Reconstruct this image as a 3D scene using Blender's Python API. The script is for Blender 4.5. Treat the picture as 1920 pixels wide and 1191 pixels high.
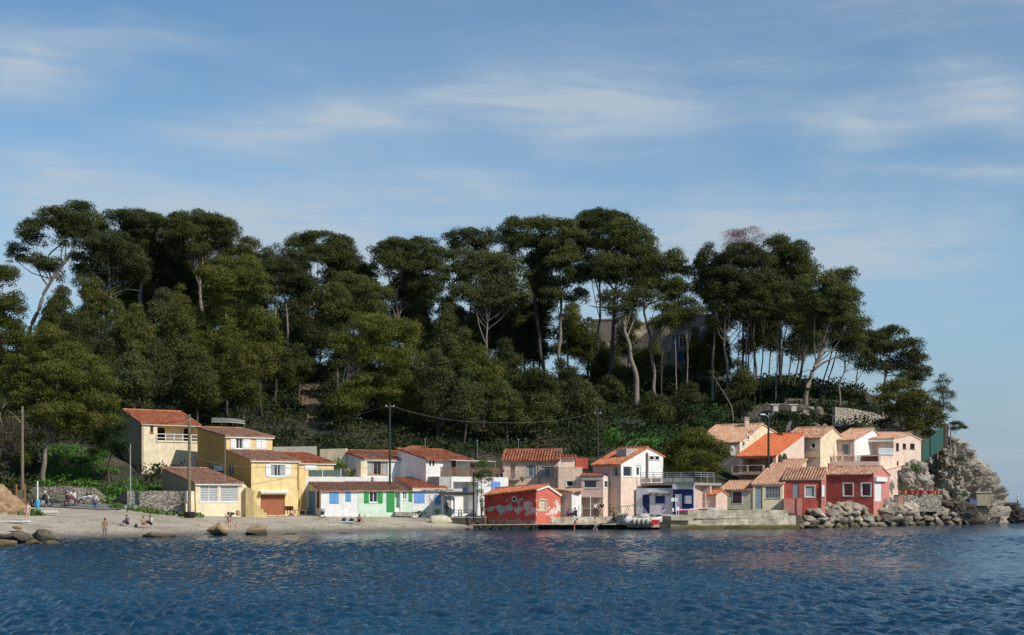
import bpy, bmesh, math, random
import numpy as np
from mathutils import Vector, Matrix, noise as mnoise
R = math.radians
for o in list(bpy.data.objects): bpy.data.objects.remove(o)
SC = bpy.context.scene
COL = SC.collection
# ---------------------------------------------------------------- camera, sky, sun, exposure
CAMZ, HOR, FP = 3.4, 936.0, 2666.667
cam = bpy.data.cameras.new('camera'); cam.sensor_width = 36; cam.lens = 50
cam.shift_y = (HOR - 595.5) / 1920; cam.clip_start = 0.5; cam.clip_end = 60000
camo = bpy.data.objects.new('camera', cam); COL.objects.link(camo)
camo.location = (0, 0, CAMZ); camo.rotation_euler = (R(90), 0, 0); SC.camera = camo
SUN_EL, SUN_AZ = R(37), R(52)      # azimuth: from straight behind the camera towards the right
sdir = Vector((math.sin(SUN_AZ) * math.cos(SUN_EL), -math.cos(SUN_AZ) * math.cos(SUN_EL), math.sin(SUN_EL)))
sl = bpy.data.lights.new('sun', 'SUN'); sl.energy = 4.2; sl.angle = R(0.5); sl.color = (1, .94, .84)
so = bpy.data.objects.new('sun', sl); COL.objects.link(so); so.rotation_euler = sdir.to_track_quat('Z', 'Y').to_euler()
so.location = (60, 40, 90)
SC.view_settings.view_transform = 'Standard'; SC.view_settings.look = 'None'
SC.view_settings.gamma = 1; SC.view_settings.exposure = 0
w = bpy.data.worlds.new('World'); SC.world = w; w.use_nodes = True
nt = w.node_tree; N = nt.nodes; LK = nt.links
for n in list(N): N.remove(n)
def nd(t, N=N, **k):
    n = N.new(t)
    for a, b in k.items(): setattr(n, a, b)
    return n
sky = nd('ShaderNodeTexSky', sky_type='NISHITA', sun_disc=False, sun_elevation=SUN_EL, sun_rotation=math.pi - SUN_AZ)
sky.air_density = 1.0; sky.dust_density = 0.1; sky.ozone_density = 6.0; sky.altitude = 0
geo = nd('ShaderNodeTexCoord')
sep = nd('ShaderNodeSeparateXYZ'); LK.new(geo.outputs['Generated'], sep.inputs[0])
# cirrus: noise over the direction, drawn out sideways
def cloud(scale, sx, sz, rot, lo, hi, detail=9, rough=.62, dist=.6):
    mp = nd('ShaderNodeMapping'); mp.inputs['Scale'].default_value = (sx, sx, sz); mp.inputs['Rotation'].default_value = (0, R(rot), 0)
    mp.inputs['Location'].default_value = (scale * .37 - 1.1, 0, .23)
    LK.new(geo.outputs['Generated'], mp.inputs[0])
    nz = nd('ShaderNodeTexNoise'); nz.inputs['Scale'].default_value = scale; nz.inputs['Detail'].default_value = detail
    nz.inputs['Roughness'].default_value = rough; nz.inputs['Distortion'].default_value = dist
    LK.new(mp.outputs[0], nz.inputs['Vector'])
    mr = nd('ShaderNodeMapRange', interpolation_type='SMOOTHSTEP'); mr.inputs[1].default_value = lo; mr.inputs[2].default_value = hi
    LK.new(nz.outputs['Fac'], mr.inputs[0]); return mr.outputs[0]
c1 = cloud(2.6, 1.0, 4.2, 9, .47, .72)
c2 = cloud(7.5, 1.0, 5.5, 5, .42, .78, 10, .66, .9)
c3 = cloud(1.3, 1.0, 3.5, -6, .38, .66, 4, .5, .3)
def math_(op, a, b, clamp=False):
    m = nd('ShaderNodeMath', operation=op); m.use_clamp = clamp
    for i, x in enumerate((a, b)):
        if isinstance(x, (int, float)): m.inputs[i].default_value = x
        else: LK.new(x, m.inputs[i])
    return m.outputs[0]
cl = math_('ADD', math_('MULTIPLY', c1, .62), math_('MULTIPLY', math_('MULTIPLY', c2, c3), .55), True)
# thinner overhead-right, thicker low on the left, as weather does
cl = math_('ADD', math_('MULTIPLY', cl, .55), math_('MULTIPLY', c3, .26), True)
# the cirrus banks of that day: (bearing, height) of each bank in the sky over the headland, as tangents, with extent and slant
yy = math_('MAXIMUM', sep.outputs[1], .02); ta = math_('DIVIDE', sep.outputs[0], yy); tb = math_('DIVIDE', sep.outputs[2], yy)
wv = nd('ShaderNodeTexNoise'); wv.inputs['Scale'].default_value = 5; wv.inputs['Detail'].default_value = 8; wv.inputs['Roughness'].default_value = .6; LK.new(geo.outputs['Generated'], wv.inputs['Vector'])
wb = math_('MULTIPLY', math_('SUBTRACT', wv.outputs['Fac'], .5), .07); cbn = nd('ShaderNodeCombineXYZ'); LK.new(math_('ADD', ta, math_('MULTIPLY', wb, 3.0)), cbn.inputs[0]); LK.new(math_('ADD', tb, wb), cbn.inputs[1])
banks = None
for (ua, vb, ra, rb_, ro, st) in ((.045, .275, .12, .030, -3, .85), (-.12, .270, .13, .020, 3, .65), (-.35, .305, .09, .032, 0, .7), (-.17, .185, .22, .035, -12, .75), (-.31, .235, .07, .020, 0, .5), (.02, .165, .24, .045, -4, .5),
        (-.05, .225, .22, .022, -8, .35), (.24, .265, .06, .022, -4, .5), (.34, .283, .07, .028, -10, .6), (.30, .228, .09, .010, -5, .5), (.17, .185, .11, .04, 4, .45), (.24, .175, .16, .035, -8, .4), (-.30, .165, .16, .04, 4, .45), (-.25, .325, .1, .012, -4, .25), (.35, .353, .08, .012, -6, .35)):
    mp = nd('ShaderNodeMapping', vector_type='TEXTURE'); mp.inputs['Location'].default_value = (ua, vb, 0); mp.inputs['Rotation'].default_value = (0, 0, R(ro)); mp.inputs['Scale'].default_value = (ra * 1.5, rb_ * 1.6, 1)
    LK.new(cbn.outputs[0], mp.inputs[0]); gr = nd('ShaderNodeTexGradient', gradient_type='QUADRATIC_SPHERE'); LK.new(mp.outputs[0], gr.inputs[0]); g = math_('MULTIPLY', gr.outputs['Fac'], st); banks = g if banks is None else math_('ADD', banks, g)
fib = cloud(9, .55, 5.0, 7, .30, .70, 8, .6, 1.1)
cl = math_('ADD', cl, math_('MULTIPLY', banks, math_('ADD', math_('MULTIPLY', fib, 1.15), .50)), True); cl = math_('MINIMUM', cl, .85)
skc = nd('ShaderNodeMix', data_type='RGBA', blend_type='MULTIPLY'); skc.inputs[0].default_value = 1
LK.new(sky.outputs[0], skc.inputs[6]); skc.inputs[7].default_value = (.93, 1.02, .94, 1)
mx = nd('ShaderNodeMix', data_type='RGBA'); LK.new(cl, mx.inputs[0]); mx.inputs[7].default_value = (3.75, 4.45, 5.1, 1)
hz = nd('ShaderNodeMapRange', interpolation_type='SMOOTHERSTEP'); hz.inputs[1].default_value = -.02; hz.inputs[2].default_value = .20; hz.inputs[3].default_value = .95; hz.inputs[4].default_value = 0
LK.new(sep.outputs[2], hz.inputs[0])        # distant haze band low over the sea
mh = nd('ShaderNodeMix', data_type='RGBA'); LK.new(hz.outputs[0], mh.inputs[0]); LK.new(skc.outputs[2], mh.inputs[6]); mh.inputs[7].default_value = (1.95, 2.8, 3.75, 1)
LK.new(mh.outputs[2], mx.inputs[6])
bg = nd('ShaderNodeBackground'); bg.inputs['Strength'].default_value = 0.125
LK.new(mx.outputs[2], bg.inputs[0]); wo = nd('ShaderNodeOutputWorld'); LK.new(bg.outputs[0], wo.inputs[0])
SC.cycles.max_bounces = 6; SC.cycles.transparent_max_bounces = 8

# ---------------------------------------------------------------- helpers
def G(px, py, D): return Vector(((px - 960) / FP * D, D, CAMZ - (py - HOR) / FP * D))
def gx(px, D): return (px - 960) / FP * D
def zat(py, D): return CAMZ - (py - HOR) / FP * D
def tag(o, label=None, cat=None, group=None, kind=None):
    if label: o['label'] = label
    if cat: o['category'] = cat
    if group: o['group'] = group
    if kind: o['kind'] = kind
    return o
def empty(name, loc, label=None, cat=None, group=None, rz=0):
    o = bpy.data.objects.new(name, None); COL.objects.link(o); o.location = loc; o.rotation_euler = (0, 0, rz)
    o.empty_display_size = .3
    return tag(o, label, cat, group)
def copy_tree(o, parent=None):
    c = o.copy(); COL.objects.link(c); c.parent = parent
    for ch in o.children: copy_tree(ch, c)
    return c
def origin_of(p):
    v = Vector((0, 0, 0))
    while p is not None: v += p.location; p = p.parent
    return v
class MB:
    def __init__(s): s.v = []; s.f = []; s.uv = {}
    def add(s, vs, fs, uv=None):
        n = len(s.v); s.v += [tuple(x) for x in vs]
        for i, f in enumerate(fs):
            if uv: s.uv[len(s.f)] = uv[i]
            s.f.append([n + k for k in f])
    def poly(s, *p, uv=None): s.add(p, [list(range(len(p)))], [uv] if uv else None)
    def box(s, c, d, rz=0, rx=0, ry=0):
        M = Matrix.Rotation(rz, 3, 'Z') @ Matrix.Rotation(ry, 3, 'Y') @ Matrix.Rotation(rx, 3, 'X')
        vs = [Vector(c) + M @ Vector((x * d[0] / 2, y * d[1] / 2, z * d[2] / 2)) for x in (-1, 1) for y in (-1, 1) for z in (-1, 1)]
        s.add(vs, [(0, 1, 3, 2), (4, 6, 7, 5), (0, 4, 5, 1), (2, 3, 7, 6), (0, 2, 6, 4), (1, 5, 7, 3)])
    def slab(s, pts, t):      # polygon extruded by vector t
        t = Vector(t); n = len(pts); a = [Vector(p) for p in pts]
        s.add(a + [p + t for p in a], [list(range(n - 1, -1, -1)), list(range(n, 2 * n))] + [(i, (i + 1) % n, n + (i + 1) % n, n + i) for i in range(n)])
    def tube(s, pts, rad, n=8, cap=True):
        pts = [Vector(p) for p in pts]; rings = []
        if not isinstance(rad, (list, tuple)): rad = [rad] * len(pts)
        ref = Vector((0, 0, 1))
        for i, p in enumerate(pts):
            d = (pts[min(i + 1, len(pts) - 1)] - pts[max(i - 1, 0)])
            if d.length < 1e-6: d = Vector((0, 0, 1))
            d.normalize()
            r = ref if abs(d.dot(ref)) < .93 else Vector((1, 0, 0))
            a = d.cross(r).normalized(); b = d.cross(a)
            rings.append([p + (a * math.cos(2 * math.pi * k / n) + b * math.sin(2 * math.pi * k / n)) * rad[i] for k in range(n)])
        vs = [q for r_ in rings for q in r_]; fs = []
        for i in range(len(pts) - 1):
            for k in range(n): fs.append((i * n + k, i * n + (k + 1) % n, (i + 1) * n + (k + 1) % n, (i + 1) * n + k))
        if cap: fs += [list(range(n))[::-1], [(len(pts) - 1) * n + k for k in range(n)]]
        s.add(vs, fs)
    def torus(s, c, R_, r, axis='X', n=18, m=6):
        vs = []; fs = []
        for i in range(n):
            a = 2 * math.pi * i / n
            for j in range(m):
                b = 2 * math.pi * j / m; q = R_ + r * math.cos(b)
                p = (r * math.sin(b), q * math.cos(a), q * math.sin(a))
                if axis == 'Y': p = (p[1], p[0], p[2])
                vs.append((c[0] + p[0], c[1] + p[1], c[2] + p[2])); fs.append((i * m + j, i * m + (j + 1) % m, ((i + 1) % n) * m + (j + 1) % m, ((i + 1) % n) * m + j))
        s.add(vs, fs)
    def ball(s, c, r, seg=10, rings=7):
        r = (r, r, r) if isinstance(r, (int, float)) else r; vs = [(c[0], c[1], c[2] + r[2])]; fs = []
        for i in range(1, rings):
            t = math.pi * i / rings
            for k in range(seg):
                a = 2 * math.pi * k / seg; vs.append((c[0] + r[0] * math.sin(t) * math.cos(a), c[1] + r[1] * math.sin(t) * math.sin(a), c[2] + r[2] * math.cos(t)))
        vs.append((c[0], c[1], c[2] - r[2])); L = len(vs) - 1
        for k in range(seg): fs.append((0, 1 + k, 1 + (k + 1) % seg)); fs.append((L, L - seg + (k + 1) % seg, L - seg + k))
        for i in range(rings - 2):
            for k in range(seg): fs.append((1 + i * seg + k, 1 + (i + 1) * seg + k, 1 + (i + 1) * seg + (k + 1) % seg, 1 + i * seg + (k + 1) % seg))
        s.add(vs, fs)
    def build(s, name, mat, parent=None, smooth=False, root=False):
        me = bpy.data.meshes.new(name); off = origin_of(parent)
        if root:       # a thing made of one mesh: origin at its base
            xs = np.array(s.v); off = Vector(((xs[:, 0].min() + xs[:, 0].max()) / 2, (xs[:, 1].min() + xs[:, 1].max()) / 2, xs[:, 2].min()))
        vs = [(a - off.x, b - off.y, c - off.z) for a, b, c in s.v]
        me.from_pydata(vs, [], s.f)
        if s.uv:
            ul = me.uv_layers.new(name='UVMap')
            for i, p in enumerate(me.polygons):
                if i in s.uv:
                    for k, li in enumerate(p.loop_indices): ul.data[li].uv = s.uv[i][k]
        if isinstance(mat, (list, tuple)):
            for m in mat: me.materials.append(m)
        else: me.materials.append(mat)
        if smooth: me.shade_smooth()
        bm = bmesh.new(); bm.from_mesh(me); bmesh.ops.recalc_face_normals(bm, faces=bm.faces); bm.to_mesh(me); bm.free()
        o = bpy.data.objects.new(name, me); COL.objects.link(o); o.parent = parent
        if root: o.location = off
        return o
# ---------------------------------------------------------------- materials
MATS = {}
def base_mat(name):
    m = bpy.data.materials.new(name); m.use_nodes = True
    b = m.node_tree.nodes['Principled BSDF']; return m, m.node_tree, b
def srgb(r, g, b):
    return tuple((x / 255 / 12.92 if x <= 10 else ((x / 255 + .055) / 1.055) ** 2.4) for x in (r, g, b))
def mk(name, col, rough=.85, var=.18, scale=1.5, stain=0, stain_col=(.12, .10, .08), bump=.15, bscale=18, metal=0, spec=.3, streak=.22):
    if name in MATS: return MATS[name]
    m, t, b = base_mat(name); n = t.nodes; l = t.links
    tc = n.new('ShaderNodeTexCoord')
    nz = n.new('ShaderNodeTexNoise'); nz.inputs['Scale'].default_value = scale; nz.inputs['Detail'].default_value = 6; nz.inputs['Roughness'].default_value = .65
    l.new(tc.outputs['Object'], nz.inputs['Vector'])
    mr = n.new('ShaderNodeMapRange'); mr.inputs[1].default_value = .3; mr.inputs[2].default_value = .7; mr.inputs[3].default_value = 1 - var * 1.25; mr.inputs[4].default_value = 1 + var * .5
    l.new(nz.outputs['Fac'], mr.inputs[0])
    mul = n.new('ShaderNodeMix'); mul.data_type = 'RGBA'; mul.blend_type = 'MULTIPLY'; mul.inputs[0].default_value = 1
    mul.inputs[6].default_value = (*col, 1); l.new(mr.outputs[0], mul.inputs[7]); out = mul.outputs[2]
    if stain:
        mp = n.new('ShaderNodeMapping'); mp.inputs['Scale'].default_value = (1.6, 1.6, streak); l.new(tc.outputs['Object'], mp.inputs[0])
        n2 = n.new('ShaderNodeTexNoise'); n2.inputs['Scale'].default_value = 1.4; n2.inputs['Detail'].default_value = 7; n2.inputs['Roughness'].default_value = .7
        l.new(mp.outputs[0], n2.inputs['Vector'])
        m2 = n.new('ShaderNodeMapRange'); m2.inputs[1].default_value = .5; m2.inputs[2].default_value = .78; m2.inputs[4].default_value = stain
        l.new(n2.outputs['Fac'], m2.inputs[0])
        mm = n.new('ShaderNodeMix'); mm.data_type = 'RGBA'; l.new(m2.outputs[0], mm.inputs[0]); l.new(out, mm.inputs[6]); mm.inputs[7].default_value = (*stain_col, 1); out = mm.outputs[2]
    l.new(out, b.inputs['Base Color'])
    b.inputs['Roughness'].default_value = rough; b.inputs['Metallic'].default_value = metal; b.inputs['Specular IOR Level'].default_value = spec
    if bump:
        n3 = n.new('ShaderNodeTexNoise'); n3.inputs['Scale'].default_value = bscale; n3.inputs['Detail'].default_value = 5; l.new(tc.outputs['Object'], n3.inputs['Vector'])
        bp = n.new('ShaderNodeBump'); bp.inputs['Strength'].default_value = bump; bp.inputs['Distance'].default_value = .05; l.new(n3.outputs['Fac'], bp.inputs['Height']); l.new(bp.outputs[0], b.inputs['Normal'])
    MATS[name] = m; return m
def ramp(n, stops):
    r = n.new('ShaderNodeValToRGB'); e = r.color_ramp.elements
    while len(e) < len(stops): e.new(.5)
    for i, (p, c) in enumerate(stops): e[i].position = p; e[i].color = (*c, 1)
    return r
def tiles(name, cols, lichen=.35, lich_shade_col=(.10, .075, .05)):
    """canal tiles: colour per tile from UV cells, weathering in patches"""
    if name in MATS: return MATS[name]
    m, t, b = base_mat(name); n = t.nodes; l = t.links
    uv = n.new('ShaderNodeUVMap'); sp = n.new('ShaderNodeSeparateXYZ'); l.new(uv.outputs[0], sp.inputs[0])
    def fl(o, d):
        a = n.new('ShaderNodeMath'); a.operation = 'DIVIDE'; a.inputs[1].default_value = d; l.new(o, a.inputs[0])
        c = n.new('ShaderNodeMath'); c.operation = 'FLOOR'; l.new(a.outputs[0], c.inputs[0]); return c.outputs[0], a.outputs[0]
    fu, _ = fl(sp.outputs[0], .34); fv, rv = fl(sp.outputs[1], .36)
    cb = n.new('ShaderNodeCombineXYZ'); l.new(fu, cb.inputs[0]); l.new(fv, cb.inputs[1])
    wn = n.new('ShaderNodeTexWhiteNoise'); wn.noise_dimensions = '2D'; l.new(cb.outputs[0], wn.inputs['Vector'])
    rp = ramp(n, [(0, cols[0]), (.35, cols[1]), (.72, cols[2]), (1, cols[3])]); l.new(wn.outputs['Value'], rp.inputs[0])
    tc = n.new('ShaderNodeTexCoord'); nz = n.new('ShaderNodeTexNoise'); nz.inputs['Scale'].default_value = .9; nz.inputs['Detail'].default_value = 8; nz.inputs['Roughness'].default_value = .7
    l.new(tc.outputs['Object'], nz.inputs['Vector'])
    mr = n.new('ShaderNodeMapRange'); mr.inputs[1].default_value = .45; mr.inputs[2].default_value = .75; mr.inputs[4].default_value = lichen; l.new(nz.outputs['Fac'], mr.inputs[0])
    mm = n.new('ShaderNodeMix'); mm.data_type = 'RGBA'; l.new(mr.outputs[0], mm.inputs[0]); l.new(rp.outputs[0], mm.inputs[6]); mm.inputs[7].default_value = (*lich_shade_col, 1)
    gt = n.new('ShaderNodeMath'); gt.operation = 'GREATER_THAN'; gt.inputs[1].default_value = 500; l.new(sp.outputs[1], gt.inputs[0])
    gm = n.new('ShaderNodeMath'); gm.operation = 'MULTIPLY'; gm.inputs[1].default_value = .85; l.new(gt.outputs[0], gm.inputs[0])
    mc = n.new('ShaderNodeMix'); mc.data_type = 'RGBA'; l.new(gm.outputs[0], mc.inputs[0]); l.new(mm.outputs[2], mc.inputs[6]); mc.inputs[7].default_value = (lich_shade_col[0] * .6, lich_shade_col[1] * .6, lich_shade_col[2] * .6, 1)  # channels between cover tiles painted darker, their shade put into the colour
    l.new(mc.outputs[2], b.inputs['Base Color']); b.inputs['Roughness'].default_value = .9; b.inputs['Specular IOR Level'].default_value = .15
    fr = n.new('ShaderNodeMath'); fr.operation = 'FRACT'; l.new(rv, fr.inputs[0])
    bp = n.new('ShaderNodeBump'); bp.inputs['Strength'].default_value = .8; bp.inputs['Distance'].default_value = .04; l.new(fr.outputs[0], bp.inputs['Height']); l.new(bp.outputs[0], b.inputs['Normal'])
    MATS[name] = m; return m
def stonewall(name, cols, scale=2.6, mortar=(.10, .09, .075)):
    if name in MATS: return MATS[name]
    m, t, b = base_mat(name); n = t.nodes; l = t.links
    tc = n.new('ShaderNodeTexCoord'); mp = n.new('ShaderNodeMapping'); mp.inputs['Scale'].default_value = (1, 1, 1.6); l.new(tc.outputs['Object'], mp.inputs[0])
    vo = n.new('ShaderNodeTexVoronoi'); vo.inputs['Scale'].default_value = scale; l.new(mp.outputs[0], vo.inputs['Vector'])
    ve = n.new('ShaderNodeTexVoronoi'); ve.feature = 'DISTANCE_TO_EDGE'; ve.inputs['Scale'].default_value = scale; l.new(mp.outputs[0], ve.inputs['Vector'])
    s = n.new('ShaderNodeSeparateColor'); l.new(vo.outputs['Color'], s.inputs[0])
    rp = ramp(n, [(0, cols[0]), (.5, cols[1]), (1, cols[2])]); l.new(s.outputs[0], rp.inputs[0])
    mr = n.new('ShaderNodeMapRange'); mr.inputs[1].default_value = .01; mr.inputs[2].default_value = .07; l.new(ve.outputs['Distance'], mr.inputs[0])
    nz = n.new('ShaderNodeTexNoise'); nz.inputs['Scale'].default_value = 1.2; nz.inputs['Detail'].default_value = 8; l.new(tc.outputs['Object'], nz.inputs['Vector'])
    mz = n.new('ShaderNodeMapRange'); mz.inputs[3].default_value = .5; mz.inputs[4].default_value = 1.4; l.new(nz.outputs['Fac'], mz.inputs[0])
    mm = n.new('ShaderNodeMix'); mm.data_type = 'RGBA'; l.new(mr.outputs[0], mm.inputs[0]); mm.inputs[6].default_value = (*mortar, 1); l.new(rp.outputs[0], mm.inputs[7])
    m3 = n.new('ShaderNodeMix'); m3.data_type = 'RGBA'; m3.blend_type = 'MULTIPLY'; m3.inputs[0].default_value = 1; l.new(mm.outputs[2], m3.inputs[6]); l.new(mz.outputs[0], m3.inputs[7])
    l.new(m3.outputs[2], b.inputs['Base Color']); b.inputs['Roughness'].default_value = .95
    bp = n.new('ShaderNodeBump'); bp.inputs['Strength'].default_value = .9; bp.inputs['Distance'].default_value = .12; l.new(mr.outputs[0], bp.inputs['Height']); l.new(bp.outputs[0], b.inputs['Normal'])
    MATS[name] = m; return m
def rockmat(name, cols, scale=1.2, bump=.8, wet=None):
    if name in MATS: return MATS[name]
    m, t, b = base_mat(name); n = t.nodes; l = t.links
    tc = n.new('ShaderNodeTexCoord'); ge = n.new('ShaderNodeNewGeometry')
    nz = n.new('ShaderNodeTexNoise'); nz.inputs['Scale'].default_value = scale; nz.inputs['Detail'].default_value = 10; nz.inputs['Roughness'].default_value = .72; nz.inputs['Distortion'].default_value = .4
    l.new(ge.outputs['Position'], nz.inputs['Vector'])
    rp = ramp(n, [(.3, cols[0]), (.48, cols[1]), (.6, cols[2]), (.75, cols[3])]); l.new(nz.outputs['Fac'], rp.inputs[0]); out = rp.outputs[0]
    oi = n.new('ShaderNodeObjectInfo'); mr = n.new('ShaderNodeMapRange'); mr.inputs[3].default_value = .7; mr.inputs[4].default_value = 1.25; l.new(oi.outputs['Random'], mr.inputs[0])
    m3 = n.new('ShaderNodeMix'); m3.data_type = 'RGBA'; m3.blend_type = 'MULTIPLY'; m3.inputs[0].default_value = 1; l.new(out, m3.inputs[6]); l.new(mr.outputs[0], m3.inputs[7]); out = m3.outputs[2]
    if wet:     # weed and wet band just above the water line
        sp = n.new('ShaderNodeSeparateXYZ'); l.new(ge.outputs['Position'], sp.inputs[0])
        ad = n.new('ShaderNodeMath'); ad.operation = 'MULTIPLY_ADD'; l.new(nz.outputs['Fac'], ad.inputs[0]); ad.inputs[1].default_value = -.7; l.new(sp.outputs[2], ad.inputs[2])
        mw = n.new('ShaderNodeMapRange'); mw.inputs[1].default_value = -.2; mw.inputs[2].default_value = .25; mw.inputs[3].default_value = .85; mw.inputs[4].default_value = 0; l.new(ad.outputs[0], mw.inputs[0])
        mm = n.new('ShaderNodeMix'); mm.data_type = 'RGBA'; l.new(mw.outputs[0], mm.inputs[0]); l.new(out, mm.inputs[6]); mm.inputs[7].default_value = (*wet, 1); out = mm.outputs[2]
    l.new(out, b.inputs['Base Color']); b.inputs['Roughness'].default_value = .9; b.inputs['Specular IOR Level'].default_value = .2
    n4 = n.new('ShaderNodeTexNoise'); n4.inputs['Scale'].default_value = 5; n4.inputs['Detail'].default_value = 9; n4.inputs['Roughness'].default_value = .7; l.new(ge.outputs['Position'], n4.inputs['Vector'])
    bp = n.new('ShaderNodeBump'); bp.inputs['Strength'].default_value = bump; bp.inputs['Distance'].default_value = .15; l.new(n4.outputs['Fac'], bp.inputs['Height']); l.new(bp.outputs[0], b.inputs['Normal'])
    MATS[name] = m; return m
def foliage(name, c1, c2, c3, trans=.25, rough=.7):
    if name in MATS: return MATS[name]
    m, t, b = base_mat(name); n = t.nodes; l = t.links
    ge = n.new('ShaderNodeNewGeometry'); nz = n.new('ShaderNodeTexNoise'); nz.inputs['Scale'].default_value = .5; nz.inputs['Detail'].default_value = 4; l.new(ge.outputs['Position'], nz.inputs['Vector'])
    a = n.new('ShaderNodeMath'); a.operation = 'MULTIPLY_ADD'; a.inputs[1].default_value = .30; l.new(ge.outputs['Random Per Island'], a.inputs[0])
    c = n.new('ShaderNodeMath'); c.operation = 'MULTIPLY'; c.inputs[1].default_value = .75; l.new(nz.outputs['Fac'], c.inputs[0]); l.new(c.outputs[0], a.inputs[2])
    rp = ramp(n, [(.25, c1), (.5, c2), (.8, c3)]); l.new(a.outputs[0], rp.inputs[0])
    oi = n.new('ShaderNodeObjectInfo'); mr = n.new('ShaderNodeMapRange'); mr.inputs[3].default_value = .78; mr.inputs[4].default_value = 1.22; l.new(oi.outputs['Random'], mr.inputs[0])
    m3 = n.new('ShaderNodeMix'); m3.data_type = 'RGBA'; m3.blend_type = 'MULTIPLY'; m3.inputs[0].default_value = 1; l.new(rp.outputs[0], m3.inputs[6]); l.new(mr.outputs[0], m3.inputs[7])
    l.new(m3.outputs[2], b.inputs['Base Color']); b.inputs['Roughness'].default_value = rough; b.inputs['Specular IOR Level'].default_value = .2
    tr = n.new('ShaderNodeBsdfTranslucent'); l.new(m3.outputs[2], tr.inputs[0])
    ms = n.new('ShaderNodeMixShader'); ms.inputs[0].default_value = trans
    l.new(b.outputs[0], ms.inputs[1]); l.new(tr.outputs[0], ms.inputs[2]); l.new(ms.outputs[0], n['Material Output'].inputs[0])
    MATS[name] = m; return m
def flat(name, col, rough=.6, metal=0, spec=.4): return mk(name, col, rough, .08, 3, 0, bump=0, metal=metal, spec=spec)
M_WHITE = mk('white_render', (.80, .79, .76), stain=.55, stain_col=(.42, .38, .32))
M_OFFW = mk('offwhite_render', (.62, .58, .52), stain=.5, stain_col=(.30, .25, .2))
M_CREAM = mk('cream_render', (.80, .68, .46), stain=.65, stain_col=(.40, .30, .16))
M_YELL = mk('yellow_render', (.80, .60, .29), stain=.6, stain_col=(.42, .28, .12))
M_OCHRE = mk('ochre_render', (.60, .36, .10), stain=.5, stain_col=(.30, .17, .06))
M_MINT = mk('mint_render', (.60, .74, .60), stain=.3, stain_col=(.42, .46, .36))
M_BEIGE = mk('beige_render', (.70, .53, .40), stain=.55, stain_col=(.28, .2, .15))
M_PINKB = mk('pink_beige_render', (.62, .45, .38), stain=.55, stain_col=(.34, .23, .18))
M_PALEP = mk('pale_pink_render', (.76, .58, .47), stain=.65, stain_col=(.42, .32, .25))
M_PALEY = mk('pale_yellow_render', (.70, .62, .42), stain=.35, stain_col=(.36, .3, .18))
M_LILAC = mk('lilac_render', (.64, .61, .66), stain=.4, stain_col=(.32, .29, .3))
M_RED = mk('red_render', (.48, .10, .07), stain=.5, stain_col=(.26, .07, .06), var=.3)
M_SALMON = mk('salmon_render', (.60, .24, .19), stain=.5, stain_col=(.45, .2, .17), var=.25)
M_CONC = mk('concrete', (.36, .33, .28), stain=.6, stain_col=(.12, .11, .09), bump=.5, bscale=9)
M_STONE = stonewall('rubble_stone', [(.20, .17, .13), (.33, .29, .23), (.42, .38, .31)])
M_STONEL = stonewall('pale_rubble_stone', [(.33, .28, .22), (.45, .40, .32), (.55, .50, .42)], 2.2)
M_FRAME = flat('white_paint', (.78, .78, .76)); M_GLASS = mk('window_glass', (.02, .025, .03), .08, .1, 1, 0, bump=0, spec=.8)
M_CURT = mk('curtain', (.36, .38, .38), .9, .3, 5)
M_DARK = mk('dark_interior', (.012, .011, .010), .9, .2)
M_BLUE = flat('sky_blue_paint', (.13, .34, .62)); M_BLUE2 = flat('periwinkle_paint', (.17, .33, .68)); M_NAVY = flat('navy_paint', (.008, .016, .11))
M_GREEN = flat('green_paint', (.025, .30, .06)); M_BROWN = flat('brown_paint', (.10, .05, .035)); M_TERRA = mk('terracotta_paint', (.36, .13, .06), .7, .2)
M_GREYP = flat('grey_blue_paint', (.25, .30, .33)); M_ROPE = flat('rail_white', (.7, .7, .68)); M_STEEL = flat('steel', (.30, .31, .32), .45, .6)
M_BLACK = flat('black_rubber', (.012, .012, .013), .7); M_WOOD = mk('weathered_wood', (.23, .17, .115), .9, .35, 6, .4)
M_POLE = mk('pole_wood', (.20, .17, .11), .9, .3, 4, .4, (.08, .07, .05)); M_POLED = mk('dark_green_pole', (.030, .045, .032), .7, .2)
M_GREYM = flat('grey_metal', (.35, .36, .36), .5, .3); M_LATT = mk('brick_lattice', (.16, .05, .035), .9, .3, 6)
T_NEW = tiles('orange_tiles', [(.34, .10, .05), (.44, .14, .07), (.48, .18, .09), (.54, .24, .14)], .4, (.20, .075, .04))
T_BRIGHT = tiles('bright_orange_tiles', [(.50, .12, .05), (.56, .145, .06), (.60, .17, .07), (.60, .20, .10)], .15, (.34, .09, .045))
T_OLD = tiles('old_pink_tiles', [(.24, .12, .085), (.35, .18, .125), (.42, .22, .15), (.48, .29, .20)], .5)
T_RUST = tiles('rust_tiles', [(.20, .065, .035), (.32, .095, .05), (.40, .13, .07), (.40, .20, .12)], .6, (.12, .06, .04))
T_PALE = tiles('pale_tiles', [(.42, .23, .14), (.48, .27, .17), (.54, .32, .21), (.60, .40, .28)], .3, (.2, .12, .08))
T_MIX = tiles('mixed_tiles', [(.30, .14, .09), (.44, .22, .14), (.50, .28, .18), (.60, .42, .30)], .4)
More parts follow.
